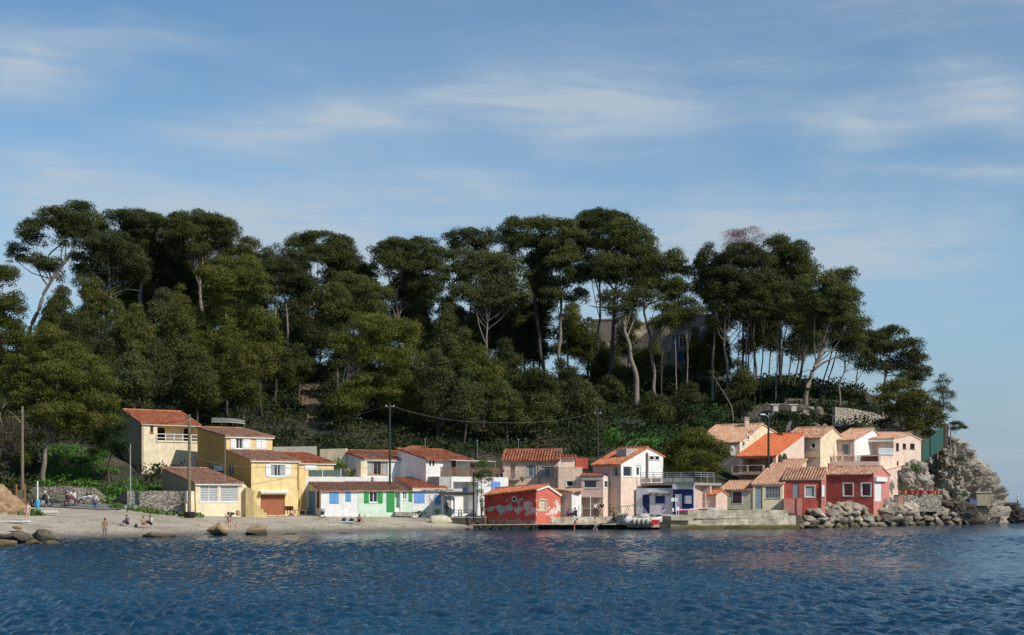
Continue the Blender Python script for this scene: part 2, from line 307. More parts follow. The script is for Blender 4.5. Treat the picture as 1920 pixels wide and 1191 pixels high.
# ---------------------------------------------------------------- terrain
ST = {  # pixel column : shore, beach top, house floor, behind the houses, mid slope, crest   (distance, height)
 -900: [(86, 0), (106, 3), (120, 5), (132, 8), (180, 18), (235, 27)],
 -150: [(100, 0), (116, 2.4), (126, 4.4), (137, 7), (182, 15), (235, 27)],
 0: [(117, 0), (134, 1.6), (143, 2.7), (156, 5.0), (185, 14), (235, 26)],
 60: [(120, 0), (136, 1.5), (145, 2.4), (155.5, 3.0), (185, 13.5), (235, 26)],
 200: [(124, 0), (139, 1.5), (148, 2.4), (156, 3.0), (185, 13), (235, 26)],
 350: [(131, 0), (146, 1.4), (153, 1.8), (175, 6.8), (195, 13), (240, 26)],
 480: [(137, 0), (152, 1.4), (160, 1.7), (178, 7.5), (200, 15.5), (240, 26)],
 650: [(145, 0), (157, 1.35), (165, 1.7), (181, 8), (205, 17), (240, 26)],
 830: [(153, 0), (161, 1.2), (168, 1.7), (184, 8.5), (206, 16), (240, 25)],
 900: [(159.5, 0), (163, 1.1), (170, 1.7), (184, 8.8), (206, 15), (240, 24)],
 1100: [(162, 1.1), (165, 1.25), (172, 1.7), (184, 8.8), (206, 15), (240, 23.5)],
 1300: [(162, 1.4), (166, 1.55), (174, 2.2), (187, 9), (210, 15.5), (240, 22.5)],
 1490: [(164.5, .2), (169, 1.6), (177, 3), (192, 9.5), (209, 16), (230, 22.7)],
 1620: [(176, .2), (179.5, 1.6), (186, 3), (196, 9), (208, 15.5), (225, 20)],
 1700: [(184, 0), (189, 1.6), (194, 4), (201, 9), (209, 14), (221, 17.0)],
 1770: [(193, -.5), (198, 1.5), (202, 4), (206, 7), (212, 10.5), (221, 13)],
 1830: [(199, -1), (205, .3), (208, 1), (213, 2), (219, 3), (225, 3)],
 1900: [(206, -2), (210, -1.2), (213, -1), (217, -1), (221, -1), (226, -1.2)],
 3200: [(206, -3), (210, -3), (213, -3), (217, -3), (221, -3), (226, -3)]}
PX = sorted(ST)
def profile(px):
    px = max(PX[0], min(PX[-1] - 1e-3, px))
    i = max(k for k in range(len(PX)) if PX[k] <= px); a, b = ST[PX[i]], ST[PX[min(i + 1, len(PX) - 1)]]
    t = (px - PX[i]) / (PX[min(i + 1, len(PX) - 1)] - PX[i]); t = t * t * (3 - 2 * t) if False else t
    pr = [(a[k][0] * (1 - t) + b[k][0] * t, a[k][1] * (1 - t) + b[k][1] * t) for k in range(6)]
    return [(pr[0][0] - 12, pr[0][1] - 1.6)] + pr + [(pr[5][0] + 25, pr[5][1] - .5), (pr[5][0] + 90, pr[5][1] - 8), (420, -3)]
def HZ(X, Y):
    px = 960 + X / Y * FP; pr = profile(px)
    if Y <= pr[0][0]: z = pr[0][1] - (pr[0][0] - Y) * .15
    else:
        z = pr[-1][1]
        for (d0, z0), (d1, z1) in zip(pr, pr[1:]):
            if Y <= d1: z = z0 + (z1 - z0) * (Y - d0) / (d1 - d0); break
    return z
def rough(X, Y):
    px = 960 + X / Y * FP; pr = profile(px)
    amp = max(0, min(1, (Y - pr[3][0]) / 8)) * .9 + .06
    return amp * (mnoise.noise(Vector((X * .12, Y * .12, 3))) + .5 * mnoise.noise(Vector((X * .4, Y * .4, 7))))
def ground(X, Y): return HZ(X, Y) + rough(X, Y)
def heightfield(name, xs, ds, mat, zoff=0):   # xs pixel columns, ds function(px)->distances
    vs = []; fs = []; nn = None
    for px in xs:
        dd = ds(px); nn = len(dd)
        for d in dd:
            X = gx(px, d); vs.append((X, d, ground(X, d) + zoff))
    for i in range(len(xs) - 1):
        for j in range(nn - 1): fs.append((i * nn + j, (i + 1) * nn + j, (i + 1) * nn + j + 1, i * nn + j + 1))
    mb = MB(); mb.add(vs, fs); o = mb.build(name, mat, smooth=True); o['kind'] = 'structure'; return o
def ground_mat(name, kind):
    m, t, b = base_mat(name); n = t.nodes; l = t.links
    ge = n.new('ShaderNodeNewGeometry')
    def nz(s, d=8, r=.65):
        x = n.new('ShaderNodeTexNoise'); x.inputs['Scale'].default_value = s; x.inputs['Detail'].default_value = d; x.inputs['Roughness'].default_value = r; l.new(ge.outputs['Position'], x.inputs['Vector']); return x.outputs['Fac']
    if kind == 'beach':
        rp = ramp(n, [(.3, (.30, .25, .18)), (.5, (.43, .37, .28)), (.7, (.54, .48, .38))]); l.new(nz(.35), rp.inputs[0])
        r2 = ramp(n, [(.35, (.6, .6, .6)), (.5, (1, 1, 1)), (.7, (1.25, 1.22, 1.18))]); l.new(nz(7, 4, .8), r2.inputs[0])
        mm = n.new('ShaderNodeMix'); mm.data_type = 'RGBA'; mm.blend_type = 'MULTIPLY'; mm.inputs[0].default_value = 1; l.new(rp.outputs[0], mm.inputs[6]); l.new(r2.outputs[0], mm.inputs[7])
        sp = n.new('ShaderNodeSeparateXYZ'); l.new(ge.outputs['Position'], sp.inputs[0])
        mw = n.new('ShaderNodeMapRange'); mw.inputs[1].default_value = .12; mw.inputs[2].default_value = .5; mw.inputs[3].default_value = 1; mw.inputs[4].default_value = 0; l.new(sp.outputs[2], mw.inputs[0])
        m2 = n.new('ShaderNodeMix'); m2.data_type = 'RGBA'; l.new(mw.outputs[0], m2.inputs[0]); l.new(mm.outputs[2], m2.inputs[6]); m2.inputs[7].default_value = (.15, .13, .10, 1)
        l.new(m2.outputs[2], b.inputs['Base Color']); h = nz(9, 6)
        mr = n.new('ShaderNodeMapRange'); mr.inputs[3].default_value = .95; mr.inputs[4].default_value = .35; l.new(mw.outputs[0], mr.inputs[0]); l.new(mr.outputs[0], b.inputs['Roughness'])
    else:
        rp = ramp(n, [(.32, (.014, .018, .008)), (.46, (.028, .03, .013)), (.6, (.06, .05, .028)), (.75, (.14, .11, .07))]); l.new(nz(.22), rp.inputs[0]); l.new(rp.outputs[0], b.inputs['Base Color']); h = nz(3, 8)
        b.inputs['Roughness'].default_value = .95
    bp = n.new('ShaderNodeBump'); bp.inputs['Strength'].default_value = .6; bp.inputs['Distance'].default_value = .12; l.new(h, bp.inputs['Height']); l.new(bp.outputs[0], b.inputs['Normal'])
    return m
M_BEACH = ground_mat('beach_shingle', 'beach'); M_HILL = ground_mat('hill_earth', 'hill')
def bd(px):
    p = profile(px); return list(np.linspace(p[0][0], p[3][0] + 1, 44))
heightfield('beach', list(np.arange(-700, 905, 5)), bd, M_BEACH)
def hd(px):
    p = profile(px); a = p[3][0] + 1 if px < 900 else p[0][0]
    return list(np.linspace(a, p[6][0] + 20, 80)) + [p[6][0] + 60, p[6][0] + 110, 420]
heightfield('hillside', list(np.arange(-900, 900, 9)) + [900], hd, M_HILL)
def hd2(px):
    p = profile(px); return list(np.linspace(p[1][0] + .2, p[6][0] + 20, 90)) + [p[6][0] + 60, p[6][0] + 110, 420]
heightfield('hill', [893, 900] + list(np.arange(906, 1960, 7)) + [2100, 2400], hd2, M_HILL)
# sea bed and water
mb = MB(); mb.poly((-9000, -200, -6), (9000, -200, -6), (9000, 30000, -6), (-9000, 30000, -6)); o = mb.build('sea_bed', mk('sea_bed_sand', (.10, .12, .10))); o['kind'] = 'structure'
def water_mat():
    m, t, b = base_mat('sea_water'); n = t.nodes; l = t.links
    ge = n.new('ShaderNodeNewGeometry')
    nz0 = n.new('ShaderNodeTexNoise'); nz0.inputs['Scale'].default_value = .05; nz0.inputs['Detail'].default_value = 3; l.new(ge.outputs['Position'], nz0.inputs['Vector'])
    rp = ramp(n, [(.35, (.003, .031, .068)), (.65, (.008, .056, .100))]); l.new(nz0.outputs['Fac'], rp.inputs[0]); l.new(rp.outputs[0], b.inputs['Base Color'])
    b.inputs['Roughness'].default_value = .06; b.inputs['IOR'].default_value = 1.333
    hs = []
    for sc, sy, st, det in ((1.1, 1.5, .30, 4), (2.6, 1.4, .22, 5), (6.5, 1.2, .10, 4)):
        mp = n.new('ShaderNodeMapping'); mp.inputs['Scale'].default_value = (1, sy, 1); mp.inputs['Rotation'].default_value = (0, 0, R(14)); l.new(ge.outputs['Position'], mp.inputs[0])
        x = n.new('ShaderNodeTexNoise'); x.inputs['Scale'].default_value = sc; x.inputs['Detail'].default_value = det; x.inputs['Roughness'].default_value = .55; x.inputs['Distortion'].default_value = .5; l.new(mp.outputs[0], x.inputs['Vector'])
        q = n.new('ShaderNodeMath'); q.operation = 'MULTIPLY'; q.inputs[1].default_value = st; l.new(x.outputs['Fac'], q.inputs[0]); hs.append(q.outputs[0])
    a = n.new('ShaderNodeMath'); l.new(hs[0], a.inputs[0]); l.new(hs[1], a.inputs[1]); c = n.new('ShaderNodeMath'); l.new(a.outputs[0], c.inputs[0]); l.new(hs[2], c.inputs[1])
    bp = n.new('ShaderNodeBump'); bp.inputs['Strength'].default_value = 1.0; bp.inputs['Distance'].default_value = .30; l.new(c.outputs[0], bp.inputs['Height']); l.new(bp.outputs[0], b.inputs['Normal'])
    return m
def sea_mesh():
    """one sheet of real waves, finer near the shore view, flattening with distance"""
    wr = np.random.RandomState(3)
    rows = [18.0]
    while rows[-1] < 330: rows.append(rows[-1] + max(.085, rows[-1] * .0023))
    near = len(rows)
    while rows[-1] < 28000: rows.append(rows[-1] * 1.12)
    rows = np.array(rows); nc = 760; tt = np.linspace(-.47, .47, nc)
    Y = np.repeat(rows[:, None], nc, 1); X = Y * tt[None, :] + np.sign(tt)[None, :] * 6 * np.abs(tt)[None, :]
    sp = np.maximum(np.gradient(rows), rows * .00124); Z = np.zeros_like(Y)
    for k in range(84):
        lam = .24 * (1.6 / .24) ** wr.rand(); th = math.radians(235) + wr.normal() * .8; kx, ky = math.cos(th) * 6.283 / lam, math.sin(th) * 6.283 / lam
        amp = .0098 * lam ** .82 * (.6 + .8 * wr.rand()); fade = np.clip((lam / sp - 2.2) / 2.5, 0, 1)[:, None]
        ph = kx * X + ky * Y + wr.rand() * 6.283; ph = ph + .35 * np.sin(X * .11 * (1 + k % 3) + Y * .07 + k); Z += amp * fade * (np.sin(ph) + .22 * np.cos(2 * ph))
    gust = .72 + .4 * np.sin(X * .043 + 1.3 * np.sin(Y * .031)) * np.sin(Y * .057 + X * .013) + .15 * np.sin(X * .17 + Y * .11)
    shel = np.clip((176 - Y) / 50, .7, 1); Z *= np.clip(gust, .25, 1.2) * np.where(Y < 330, 1, 0) * shel
    n = rows.size; co = np.stack([X, Y, Z], -1).reshape(-1, 3).astype(np.float32)
    i, j = np.meshgrid(np.arange(n - 1), np.arange(nc - 1), indexing='ij'); q = np.stack([i * nc + j, i * nc + j + 1, (i + 1) * nc + j + 1, (i + 1) * nc + j], -1).reshape(-1, 4).astype(np.int32)
    me = bpy.data.meshes.new('sea'); me.vertices.add(len(co)); me.vertices.foreach_set('co', co.reshape(-1)); me.loops.add(q.size); me.loops.foreach_set('vertex_index', q.reshape(-1))
    me.polygons.add(len(q)); me.polygons.foreach_set('loop_start', np.arange(0, q.size, 4, dtype=np.int32)); me.update(calc_edges=True); me.shade_smooth(); me.materials.append(water_mat())
    o = bpy.data.objects.new('sea', me); COL.objects.link(o); o['kind'] = 'structure'
sea_mesh()
mb = MB()
for s in (-1, 1): mb.poly((s * 8.6, 18, -.02), (s * 13200, 28000, -.02), (s * 16000, 28000, -.02), (s * 9000, 18, -.02))
mb.poly((-9000, -300, -.02), (9000, -300, -.02), (9000, 18, -.02), (-9000, 18, -.02)); o = mb.build('water', water_mat()); o['kind'] = 'structure'
# ---------------------------------------------------------------- buildings
def corrugated(mb, e0, e1, r1, r0, thick=.10, pitch=.34, h=.13):
    """tiled slope between eave e0-e1 and ridge r0-r1 : rounded cover tiles in rows, underside and edges"""
    e0, e1, r0, r1 = (Vector(p) for p in (e0, e1, r0, r1))
    W = max((e1 - e0).length, (r1 - r0).length); L = ((r0 + r1) / 2 - (e0 + e1) / 2).length
    nrm = (e1 - e0).cross(r0 - e0).normalized()
    if nrm.z < 0: nrm = -nrm
    n = max(2, int(W / pitch)); prof = [(0, 0), (.16, .75), (.34, 1), (.52, .75), (.68, 0)]
    vs = []; us = []
    nr = max(1, int(L / 1.2))
    for r in range(nr + 1):
        t = r / nr
        for i in range(n):
            for a, hh in prof:
                u = (i + a) / n; p = (e0.lerp(e1, u)).lerp(r0.lerp(r1, u), t) + nrm * hh * h
                vs.append(p); us.append(((i + a * .99 + .001) * pitch, t * L))
        vs.append(e1.lerp(r1, t)); us.append((n * pitch, t * L))
    w_ = n * 5 + 1; fs = []; uv = []
    for r in range(nr):
        for k in range(w_ - 1):
            f = (r * w_ + k, r * w_ + k + 1, (r + 1) * w_ + k + 1, (r + 1) * w_ + k); fs.append(f)
            cell = math.floor(k / 5) * .34 + .17
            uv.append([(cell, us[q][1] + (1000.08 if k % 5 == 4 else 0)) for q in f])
    mb.add(vs, fs, uv)
    d = nrm * -thick
    mb.add([e0 - nrm * .004, e1 - nrm * .004, r1 - nrm * .004, r0 - nrm * .004, e0 + d, e1 + d, r1 + d, r0 + d], [(0, 1, 5, 4), (1, 2, 6, 5), (2, 3, 7, 6), (3, 0, 4, 7), (4, 5, 6, 7)], [[(0, 0)] * 4] * 5)
    # eave: closing the open ends of the cover tiles
    for i in range(n):
        q = [e0.lerp(e1, (i + a) / n) + nrm * hh * h for a, hh in prof]; mb.add(q, [(0, 1, 2, 3, 4)], [[(i * .34 + .17, 0)] * 5])
def captiles(mb, a, b, r=.11):
    a, b = Vector(a), Vector(b); L = (b - a).length; n = max(1, int(L / .42))
    for i in range(n):
        p, q = a.lerp(b, i / n), a.lerp(b, (i + 1.04) / n); k = len(mb.f); mb.tube([p, q], [r * 1.08, r * .9], 7)
        for j in range(k, len(mb.f)): mb.uv[j] = [(i * .26 + .13, 50.)] * len(mb.f[j])
class Plane:
    """vertical wall plane from A to B (seen from outside A is on the left)"""
    def __init__(s, A, B):
        s.A = Vector((A[0], A[1])); s.B = Vector((B[0], B[1])); s.L = (s.B - s.A).length; s.u = (s.B - s.A) / s.L; s.n = Vector((-s.u.y, s.u.x))  # inward
    def s_at(s, px):
        t = (px - 960) / FP; k = (t * s.A.y - s.A.x) / (s.u.x - t * s.u.y); return k
    def D(s, k): return (s.A + s.u * k).y
    def p(s, k, z, inn=0): q = s.A + s.u * k + s.n * inn; return (q.x, q.y, z)
    def rect(s, r):
        a, b = s.s_at(r[0]), s.s_at(r[2]); 
        if a > b: a, b = b, a
        d = s.D((a + b) / 2); return [a, zat(r[3], d), b, zat(r[1], d)]
def wallface(mb, P, zb, prof, ops, recess=.16):
    """prof: [(s,z)...] top line from s=0 to s=L; ops: [s0,z0,s1,z1,depth,back]"""
    zm = min(z for _, z in prof)
    ops = [[max(.02, o[0]), max(zb + .01, o[1]), min(P.L - .02, o[2]), min(zm - .01, o[3]), *o[4:]] for o in ops]
    ops = [o for o in ops if o[2] > o[0] + .02 and o[3] > o[1] + .02]
    ss = sorted({0, P.L, *[o[0] for o in ops], *[o[2] for o in ops]}); zs = sorted({zb, zm, *[o[1] for o in ops], *[o[3] for o in ops]})
    for a, b in zip(ss, ss[1:]):
        for c, d in zip(zs, zs[1:]):
            m = ((a + b) / 2, (c + d) / 2)
            if any(o[0] < m[0] < o[2] and o[1] < m[1] < o[3] for o in ops): continue
            mb.poly(P.p(a, c), P.p(b, c), P.p(b, d), P.p(a, d))
    top = [P.p(s, z) for s, z in prof if z > zm + 1e-4 or 0 < s < P.L]
    if top:
        pts = [P.p(0, zm)] + [P.p(s, z) for s, z in prof if z > zm + 1e-4] + [P.p(P.L, zm)]
        if len(pts) > 2: mb.poly(*pts)
    for o in ops:
        a, c, b, d, dep, back = o
        f = lambda k, z, i: P.p(k, z, i)
        mb.poly(f(a, c, 0), f(b, c, 0), f(b, c, dep), f(a, c, dep)); mb.poly(f(a, d, 0), f(b, d, 0), f(b, d, dep), f(a, d, dep))
        mb.poly(f(a, c, 0), f(a, d, 0), f(a, d, dep), f(a, c, dep)); mb.poly(f(b, c, 0), f(b, d, 0), f(b, d, dep), f(b, c, dep))
        if back: mb.poly(f(a, c, dep), f(b, c, dep), f(b, d, dep), f(a, d, dep))
def panel(mb, P, a, c, b, d, i0, i1):
    mb.slab([P.p(a, c, i0), P.p(b, c, i0), P.p(b, d, i0), P.p(a, d, i0)], (P.n.x * (i1 - i0), P.n.y * (i1 - i0), 0))
def window(root, P, r, fr=M_FRAME, pane=M_GLASS, mull=1, bars=0, inn=.12, sill=True, surround=None, curtain=False, bw=.07, name='window'):
    a, c, b, d = r; mb = MB()
    for (x0, z0, x1, z1) in ((a, c, b, c + bw), (a, d - bw, b, d), (a, c + bw, a + bw, d - bw), (b - bw, c + bw, b, d - bw)): panel(mb, P, x0, z0, x1, z1, inn - .05, inn + .02)
    for k in range(mull):
        x = a + (b - a) * (k + 1) / (mull + 1); panel(mb, P, x - .035, c + bw, x + .035, d - bw, inn - .045, inn + .02)
    for k in range(bars):
        z = c + (d - c) * (k + 1) / (bars + 1); panel(mb, P, a + bw, z - .02, b - bw, z + .02, inn - .035, inn + .015)
    w_ = mb.build(name, fr, root)
    g = MB(); panel(g, P, a + .01, c + .01, b - .01, d - .01, inn + .025, inn + .05); g.build('pane', pane, w_)
    if curtain:
        g = MB()
        for (x0, x1) in ((a + bw, a + (b - a) * .33), (b - (b - a) * .33, b - bw)): panel(g, P, x0, c + bw, x1, d - bw, inn - .01, inn + .022)
        g.build('curtain', M_CURT, w_)
    if sill:
        g = MB(); panel(g, P, a - .08, c - .08, b + .08, c - .003, -.07, .05); g.build('sill', fr, w_)
    if surround:
        g = MB(); q = .12
        for (x0, z0, x1, z1) in ((a - q, c - q, b + q, c - .003), (a - q, d + .003, b + q, d + q), (a - q, c, a - .003, d), (b + .003, c, b + q, d)): panel(g, P, x0, z0, x1, z1, -.03, .003)
        g.build('surround', surround, w_)
    return w_
def leaf(root, P, r, mat, out=.03, name='shutter', z_brace=False, slats=True):
    a, c, b, d = r; mb = MB(); panel(mb, P, a, c, b, d, -out - .04, -out)
    n = max(2, int((b - a) / .14))
    if slats:
        for k in range(n): x = a + (b - a) * (k + .5) / n; panel(mb, P, x - .045, c + .02, x + .045, d - .02, -out - .055, -out - .04)
    for z in (c + (d - c) * .18, c + (d - c) * .82): panel(mb, P, a + .02, z - .05, b - .02, z + .05, -out - .08, -out - .055)
    if z_brace:
        for z0 in (.22, .52):
            mb.slab([P.p(a + .04, c + (d - c) * z0, -out - .08), P.p(a + .14, c + (d - c) * z0, -out - .08), P.p(b - .04, c + (d - c) * (z0 + .26), -out - .08), P.p(b - .14, c + (d - c) * (z0 + .26), -out - .08)], (P.n.x * .025, P.n.y * .025, 0))
    return mb.build(name, mat, root)
def closed(root, P, r, mat, two=True):
    a, c, b, d = r; m = (a + b) / 2
    if two: leaf(root, P, (a, c, m - .012, d), mat, .01); leaf(root, P, (m + .012, c, b, d), mat, .01)
    else: leaf(root, P, r, mat, .01)
def door(root, P, r, mat, inn=.1, handle=True, frame=None, two=False):
    a, c, b, d = r; mb = MB(); panel(mb, P, a + .01, c, b - .01, d - .01, inn, inn + .06)
    for k in range(max(2, int((b - a) / .16))): x = a + (b - a) * (k + .5) / max(2, int((b - a) / .16)); panel(mb, P, x - .055, c + .03, x + .055, d - .04, inn - .015, inn)
    if two:
        for z in (c + (d - c) * .2, c + (d - c) * .78): panel(mb, P, a + .05, z - .05, b - .05, z + .05, inn - .04, inn - .015)
    o = mb.build('door', mat, root)
    if handle:
        h = MB(); h.box(P.p(b - .14, c + 1.0, inn - .05), (.05, .05, .16)); h.build('handle', M_STEEL, o)
    if frame:
        h = MB()
        for (x0, z0, x1, z1) in ((a - .08, c, a, d), (b, c, b + .08, d), (a - .08, d, b + .08, d + .08)): panel(h, P, x0, z0, x1, z1, -.02, .003)
        h.build('door_frame', frame, o)
    return o
def railing(root, pts, z, h, mat, bars=True, name='railing', pitch=.14, rails=(1.0, .1), post=1.6, r=.025):
    mb = MB(); pts = [Vector(p) for p in pts]
    for A, B in zip(pts, pts[1:]):
        L = (B - A).length
        for f in rails: mb.tube([(A.x, A.y, z + h * f), (B.x, B.y, z + h * f)], r, 5)
        for k in range(int(L / post) + 2):
            q = A.lerp(B, min(1, k / (int(L / post) + 1))); mb.tube([(q.x, q.y, z), (q.x, q.y, z + h)], r * 1.3, 5)
        if bars:
            for k in range(int(L / pitch)):
                q = A.lerp(B, (k + .5) / int(L / pitch)); mb.tube([(q.x, q.y, z + h * .1), (q.x, q.y, z + h)], r * .5, 4, False)
    return mb.build(name, mat, root)
def house(name, label, cat, px, D, z, group=None): return empty(name, (gx(px, D), D, z), label, cat, group)
def block(root, p0, p1, depth, zb, ey, roof='mono', ry=None, rise=1.5, wall=M_CREAM, sidewall=None, tile=T_OLD, ridge=.5, over=.28, ops=None, wname='wall', rname='roof', ang=None, skew=0, drop=0, parapet=None, fascia=None, cap=True):
    """p0,p1: (pixel column, distance) of the front corners. ey: pixel row of the eave at p0. Returns planes F, L, R and the top height"""
    A = Vector((gx(*p0), p0[1])); B = Vector((gx(*p1), p1[1])); u = (B - A).normalized(); W = (B - A).length
    v = Vector((-u.y, u.x)); v = (v + u * skew).normalized(); C = B + v * depth; E = A + v * depth
    zt = zat(ey, p0[1])
    P = {'F': Plane(A, B), 'R': Plane(B, C), 'B': Plane(C, E), 'L': Plane(E, A)}
    if roof == 'mono':
        zr = zat(ry, p0[1] + v.y * depth) if ry else zt + rise
        pf = {'F': [(0, zt), (W, zt)], 'R': [(0, zt), (depth, zr)], 'B': [(0, zr), (W, zr)], 'L': [(0, zr), (depth, zt)]}
    elif roof == 'side':
        zr = zat(ry, p0[1] + v.y * depth * ridge) if ry else zt + rise; zk = zt - drop
        pf = {'F': [(0, zt), (W, zt)], 'R': [(0, zt), (depth * ridge, zr), (depth, zk)], 'B': [(0, zk), (W, zk)], 'L': [(0, zk), (depth * (1 - ridge), zr), (depth, zt)]}
    elif roof == 'front':
        zr = zat(ry, p0[1] + u.y * W * ridge) if ry else zt + rise; zk = zt - drop
        pf = {'F': [(0, zt), (W * ridge, zr), (W, zk)], 'R': [(0, zk), (depth, zk)], 'B': [(0, zk), (W * (1 - ridge), zr), (W, zt)], 'L': [(0, zt), (depth, zt)]}
    else:
        zr = zt; pf = {'F': [(0, zt), (W, zt)], 'R': [(0, zt), (depth, zt)], 'B': [(0, zt), (W, zt)], 'L': [(0, zt), (depth, zt)]}
    ops = ops or {}
    for key in 'FRBL':
        mb = MB(); wallface(mb, P[key], zb, pf[key], ops.get(key, []))
        if key in 'RBL' and not sidewall: 
            if key == 'R': side = mb
            else: side.add(mb.v, mb.f)
            if key == 'L': fr.add(side.v, side.f)
        elif key == 'F': fr = mb
        else: mb.build(wname, sidewall, root)
        if key == 'F' and sidewall: fr.build(wname, wall, root)
    if not sidewall: fr.build(wname, wall, root)
    def X(q, z): return (q.x, q.y, z)
    def off(q, s, t): return q + u * s + v * t
    o = over; s2 = .12
    if roof == 'mono':
        g = (zr - zt) / depth; r = MB(); corrugated(r, X(off(A, -s2, -o), zt - g * o + .06), X(off(B, s2, -o), zt - g * o + .06), X(off(C, s2, .1), zr + g * .1 + .06), X(off(E, -s2, .1), zr + g * .1 + .06))
        if cap:
            for q0, q1 in ((off(A, -s2, -o), off(E, -s2, .1)), (off(B, s2, -o), off(C, s2, .1))): captiles(r, X(q0, zt - g * o + .12), X(q1, zr + g * .1 + .12), .1)
            captiles(r, X(off(E, -s2, .1), zr + .14), X(off(C, s2, .1), zr + .14))
        r.build(rname, tile, root)
    elif roof == 'side':
        m = depth * ridge; g = (zr - zt) / m; g2 = (zr - zk) / (depth - m); r = MB()
        corrugated(r, X(off(A, -s2, -o), zt - g * o + .06), X(off(B, s2, -o), zt - g * o + .06), X(off(B, s2, m), zr + .06), X(off(A, -s2, m), zr + .06))
        corrugated(r, X(off(C, s2, o), zk - g2 * o + .06), X(off(E, -s2, o), zk - g2 * o + .06), X(off(A, -s2, m), zr + .06), X(off(B, s2, m), zr + .06))
        captiles(r, X(off(A, -s2, m), zr + .13), X(off(B, s2, m), zr + .13), .13)
        if cap:
            for q, s in ((A, -s2), (B, s2)): captiles(r, X(off(q, s, -o), zt - g * o + .12), X(off(q, s, m), zr + .12), .1)
        r.build(rname, tile, root)
    elif roof == 'front':
        m = W * ridge; g = (zr - zt) / m; g2 = (zr - zk) / (W - m); r = MB(); s3 = .1
        corrugated(r, X(off(E, -o, s3), zt - g * o + .06), X(off(A, -o, -s3), zt - g * o + .06), X(off(A, m, -s3), zr + .06), X(off(E, m, s3), zr + .06))
        corrugated(r, X(off(B, o, -s3), zk - g2 * o + .06), X(off(C, o, s3), zk - g2 * o + .06), X(off(E, m, s3), zr + .06), X(off(A, m, -s3), zr + .06))
        captiles(r, X(off(A, m, -s3), zr + .13), X(off(E, m, s3), zr + .13), .13)
        r.build(rname, tile, root)
    else:
        r = MB(); r.slab([X(A, zt - .02), X(B, zt - .02), X(C, zt - .02), X(E, zt - .02)], (0, 0, .1)); 
        if parapet: 
            for a_, b_ in ((A, B), (B, C), (C, E), (E, A)):
                m_ = (a_ + b_) / 2; r.box((m_.x, m_.y, zt + .08 + parapet / 2), ((b_ - a_).length + .16, .16, parapet), math.atan2(*(b_ - a_).yx))
        r.build('flat_roof', fascia or wall, root)
    if fascia and roof != 'flat':
        r = MB(); q = P['F']; r.box(q.p(W / 2, zt - .1, -.2), (W + .3, .1, .16), math.atan2(u.y, u.x)); r.build('gutter', fascia, root)
    P['u'] = u; P['v'] = v; P['A'] = A; P['Bp'] = B; P['C'] = C; P['E'] = E; P['zt'] = zt; P['W'] = W; P['zr'] = zr
    return P
def planes(p0, p1, depth, skew=0):
    A = Vector((gx(*p0), p0[1])); B = Vector((gx(*p1), p1[1])); u = (B - A).normalized(); v = (Vector((-u.y, u.x)) + u * skew).normalized()
    return {'F': Plane(A, B), 'R': Plane(B, B + v * depth), 'L': Plane(A + v * depth, A)}
def op(P, key, r, dep=.2, back=False): return P[key].rect(r) + [dep, back]
def chimney(root, px, D, y0, y1, w_=.5, mat=M_CREAM, cap=True):
    c = G(px, y1, D); z1 = zat(y0, D); mb = MB(); mb.box((c.x, c.y, (c.z + z1) / 2), (w_, w_, z1 - c.z))
    if cap: mb.box((c.x, c.y, z1 + .05), (w_ + .14, w_ + .14, .1)); mb.box((c.x, c.y, z1 + .25), (w_ * .8, w_ * .8, .18)); mb.box((c.x, c.y, z1 + .37), (w_ + .1, w_ + .1, .06))
    return mb.build('chimney', mat, root)
def pipe(root, pts, mat=M_OFFW, r=.045, name='drainpipe'):
    mb = MB(); mb.tube(pts, r, 6); return mb.build(name, mat, root)

M_SHADY = mk('shaded_weathered_render', (.34, .28, .18), stain=.6, stain_col=(.14, .11, .07))  # stained side walls, with the shade on them put into the darker colour
# ---- cream house with the loggia (far left)
h = house('cream_house', 'tall cream house with a bright orange roof and a loggia behind a white rail', 'house', 320, 172, 6)
p0, p1 = (266, 170), (373, 174.5); Q = planes(p0, p1, 13)
log = (295, 797.5, 372, 826.5); w1 = (281.5, 797, 287.5, 812)
F = Q['F']; lr = F.rect(log); wr = F.rect(w1)
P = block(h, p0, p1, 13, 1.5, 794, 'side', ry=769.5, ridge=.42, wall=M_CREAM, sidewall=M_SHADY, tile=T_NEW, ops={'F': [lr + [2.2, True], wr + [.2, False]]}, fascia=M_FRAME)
window(h, F, wr, M_TERRA, mull=0)
bk = Plane(F.A + F.n * 2.19, F.B + F.n * 2.19)
for r_ in ((309, 799, 323, 827), (359, 800, 371, 827)):
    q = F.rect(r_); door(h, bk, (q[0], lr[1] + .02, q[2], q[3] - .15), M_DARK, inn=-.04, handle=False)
railing(h, [F.p(lr[0] - .1, 0, -.1), F.p(lr[2] + .1, 0, -.1)], lr[1] - .25, 1.0, M_FRAME, rails=(1.0, .55, .1), bars=False, post=1.2, r=.045, name='balcony_rail')
pipe(h, [F.p(.15, P['zt'] - .2, -.08), F.p(.15, 5, -.08)])
ap = MB(); ap.box(F.p(lr[0] - .5, zat(830, 171), -.2), (.5, .3, .5)); 
Lq = Q['L']
# rear wing in the shade of the pine
h2 = house('cream_annex', 'shaded cream annex with two dark windows half hidden behind the pine', 'house', 190, 184, 5)
p0, p1 = (150, 180), (226, 182.5); Q = planes(p0, p1, 9); F = Q['F']; a, b = F.rect((165, 803, 177, 823)), F.rect((191, 803, 203, 823))
P = block(h2, p0, p1, 9, 3, 797, 'mono', rise=1.3, wall=M_CREAM, tile=T_OLD, ops={'F': [a + [.2, False], b + [.2, False]]})
for r_ in (a, b): window(h2, F, r_, M_BROWN, M_DARK, mull=1)
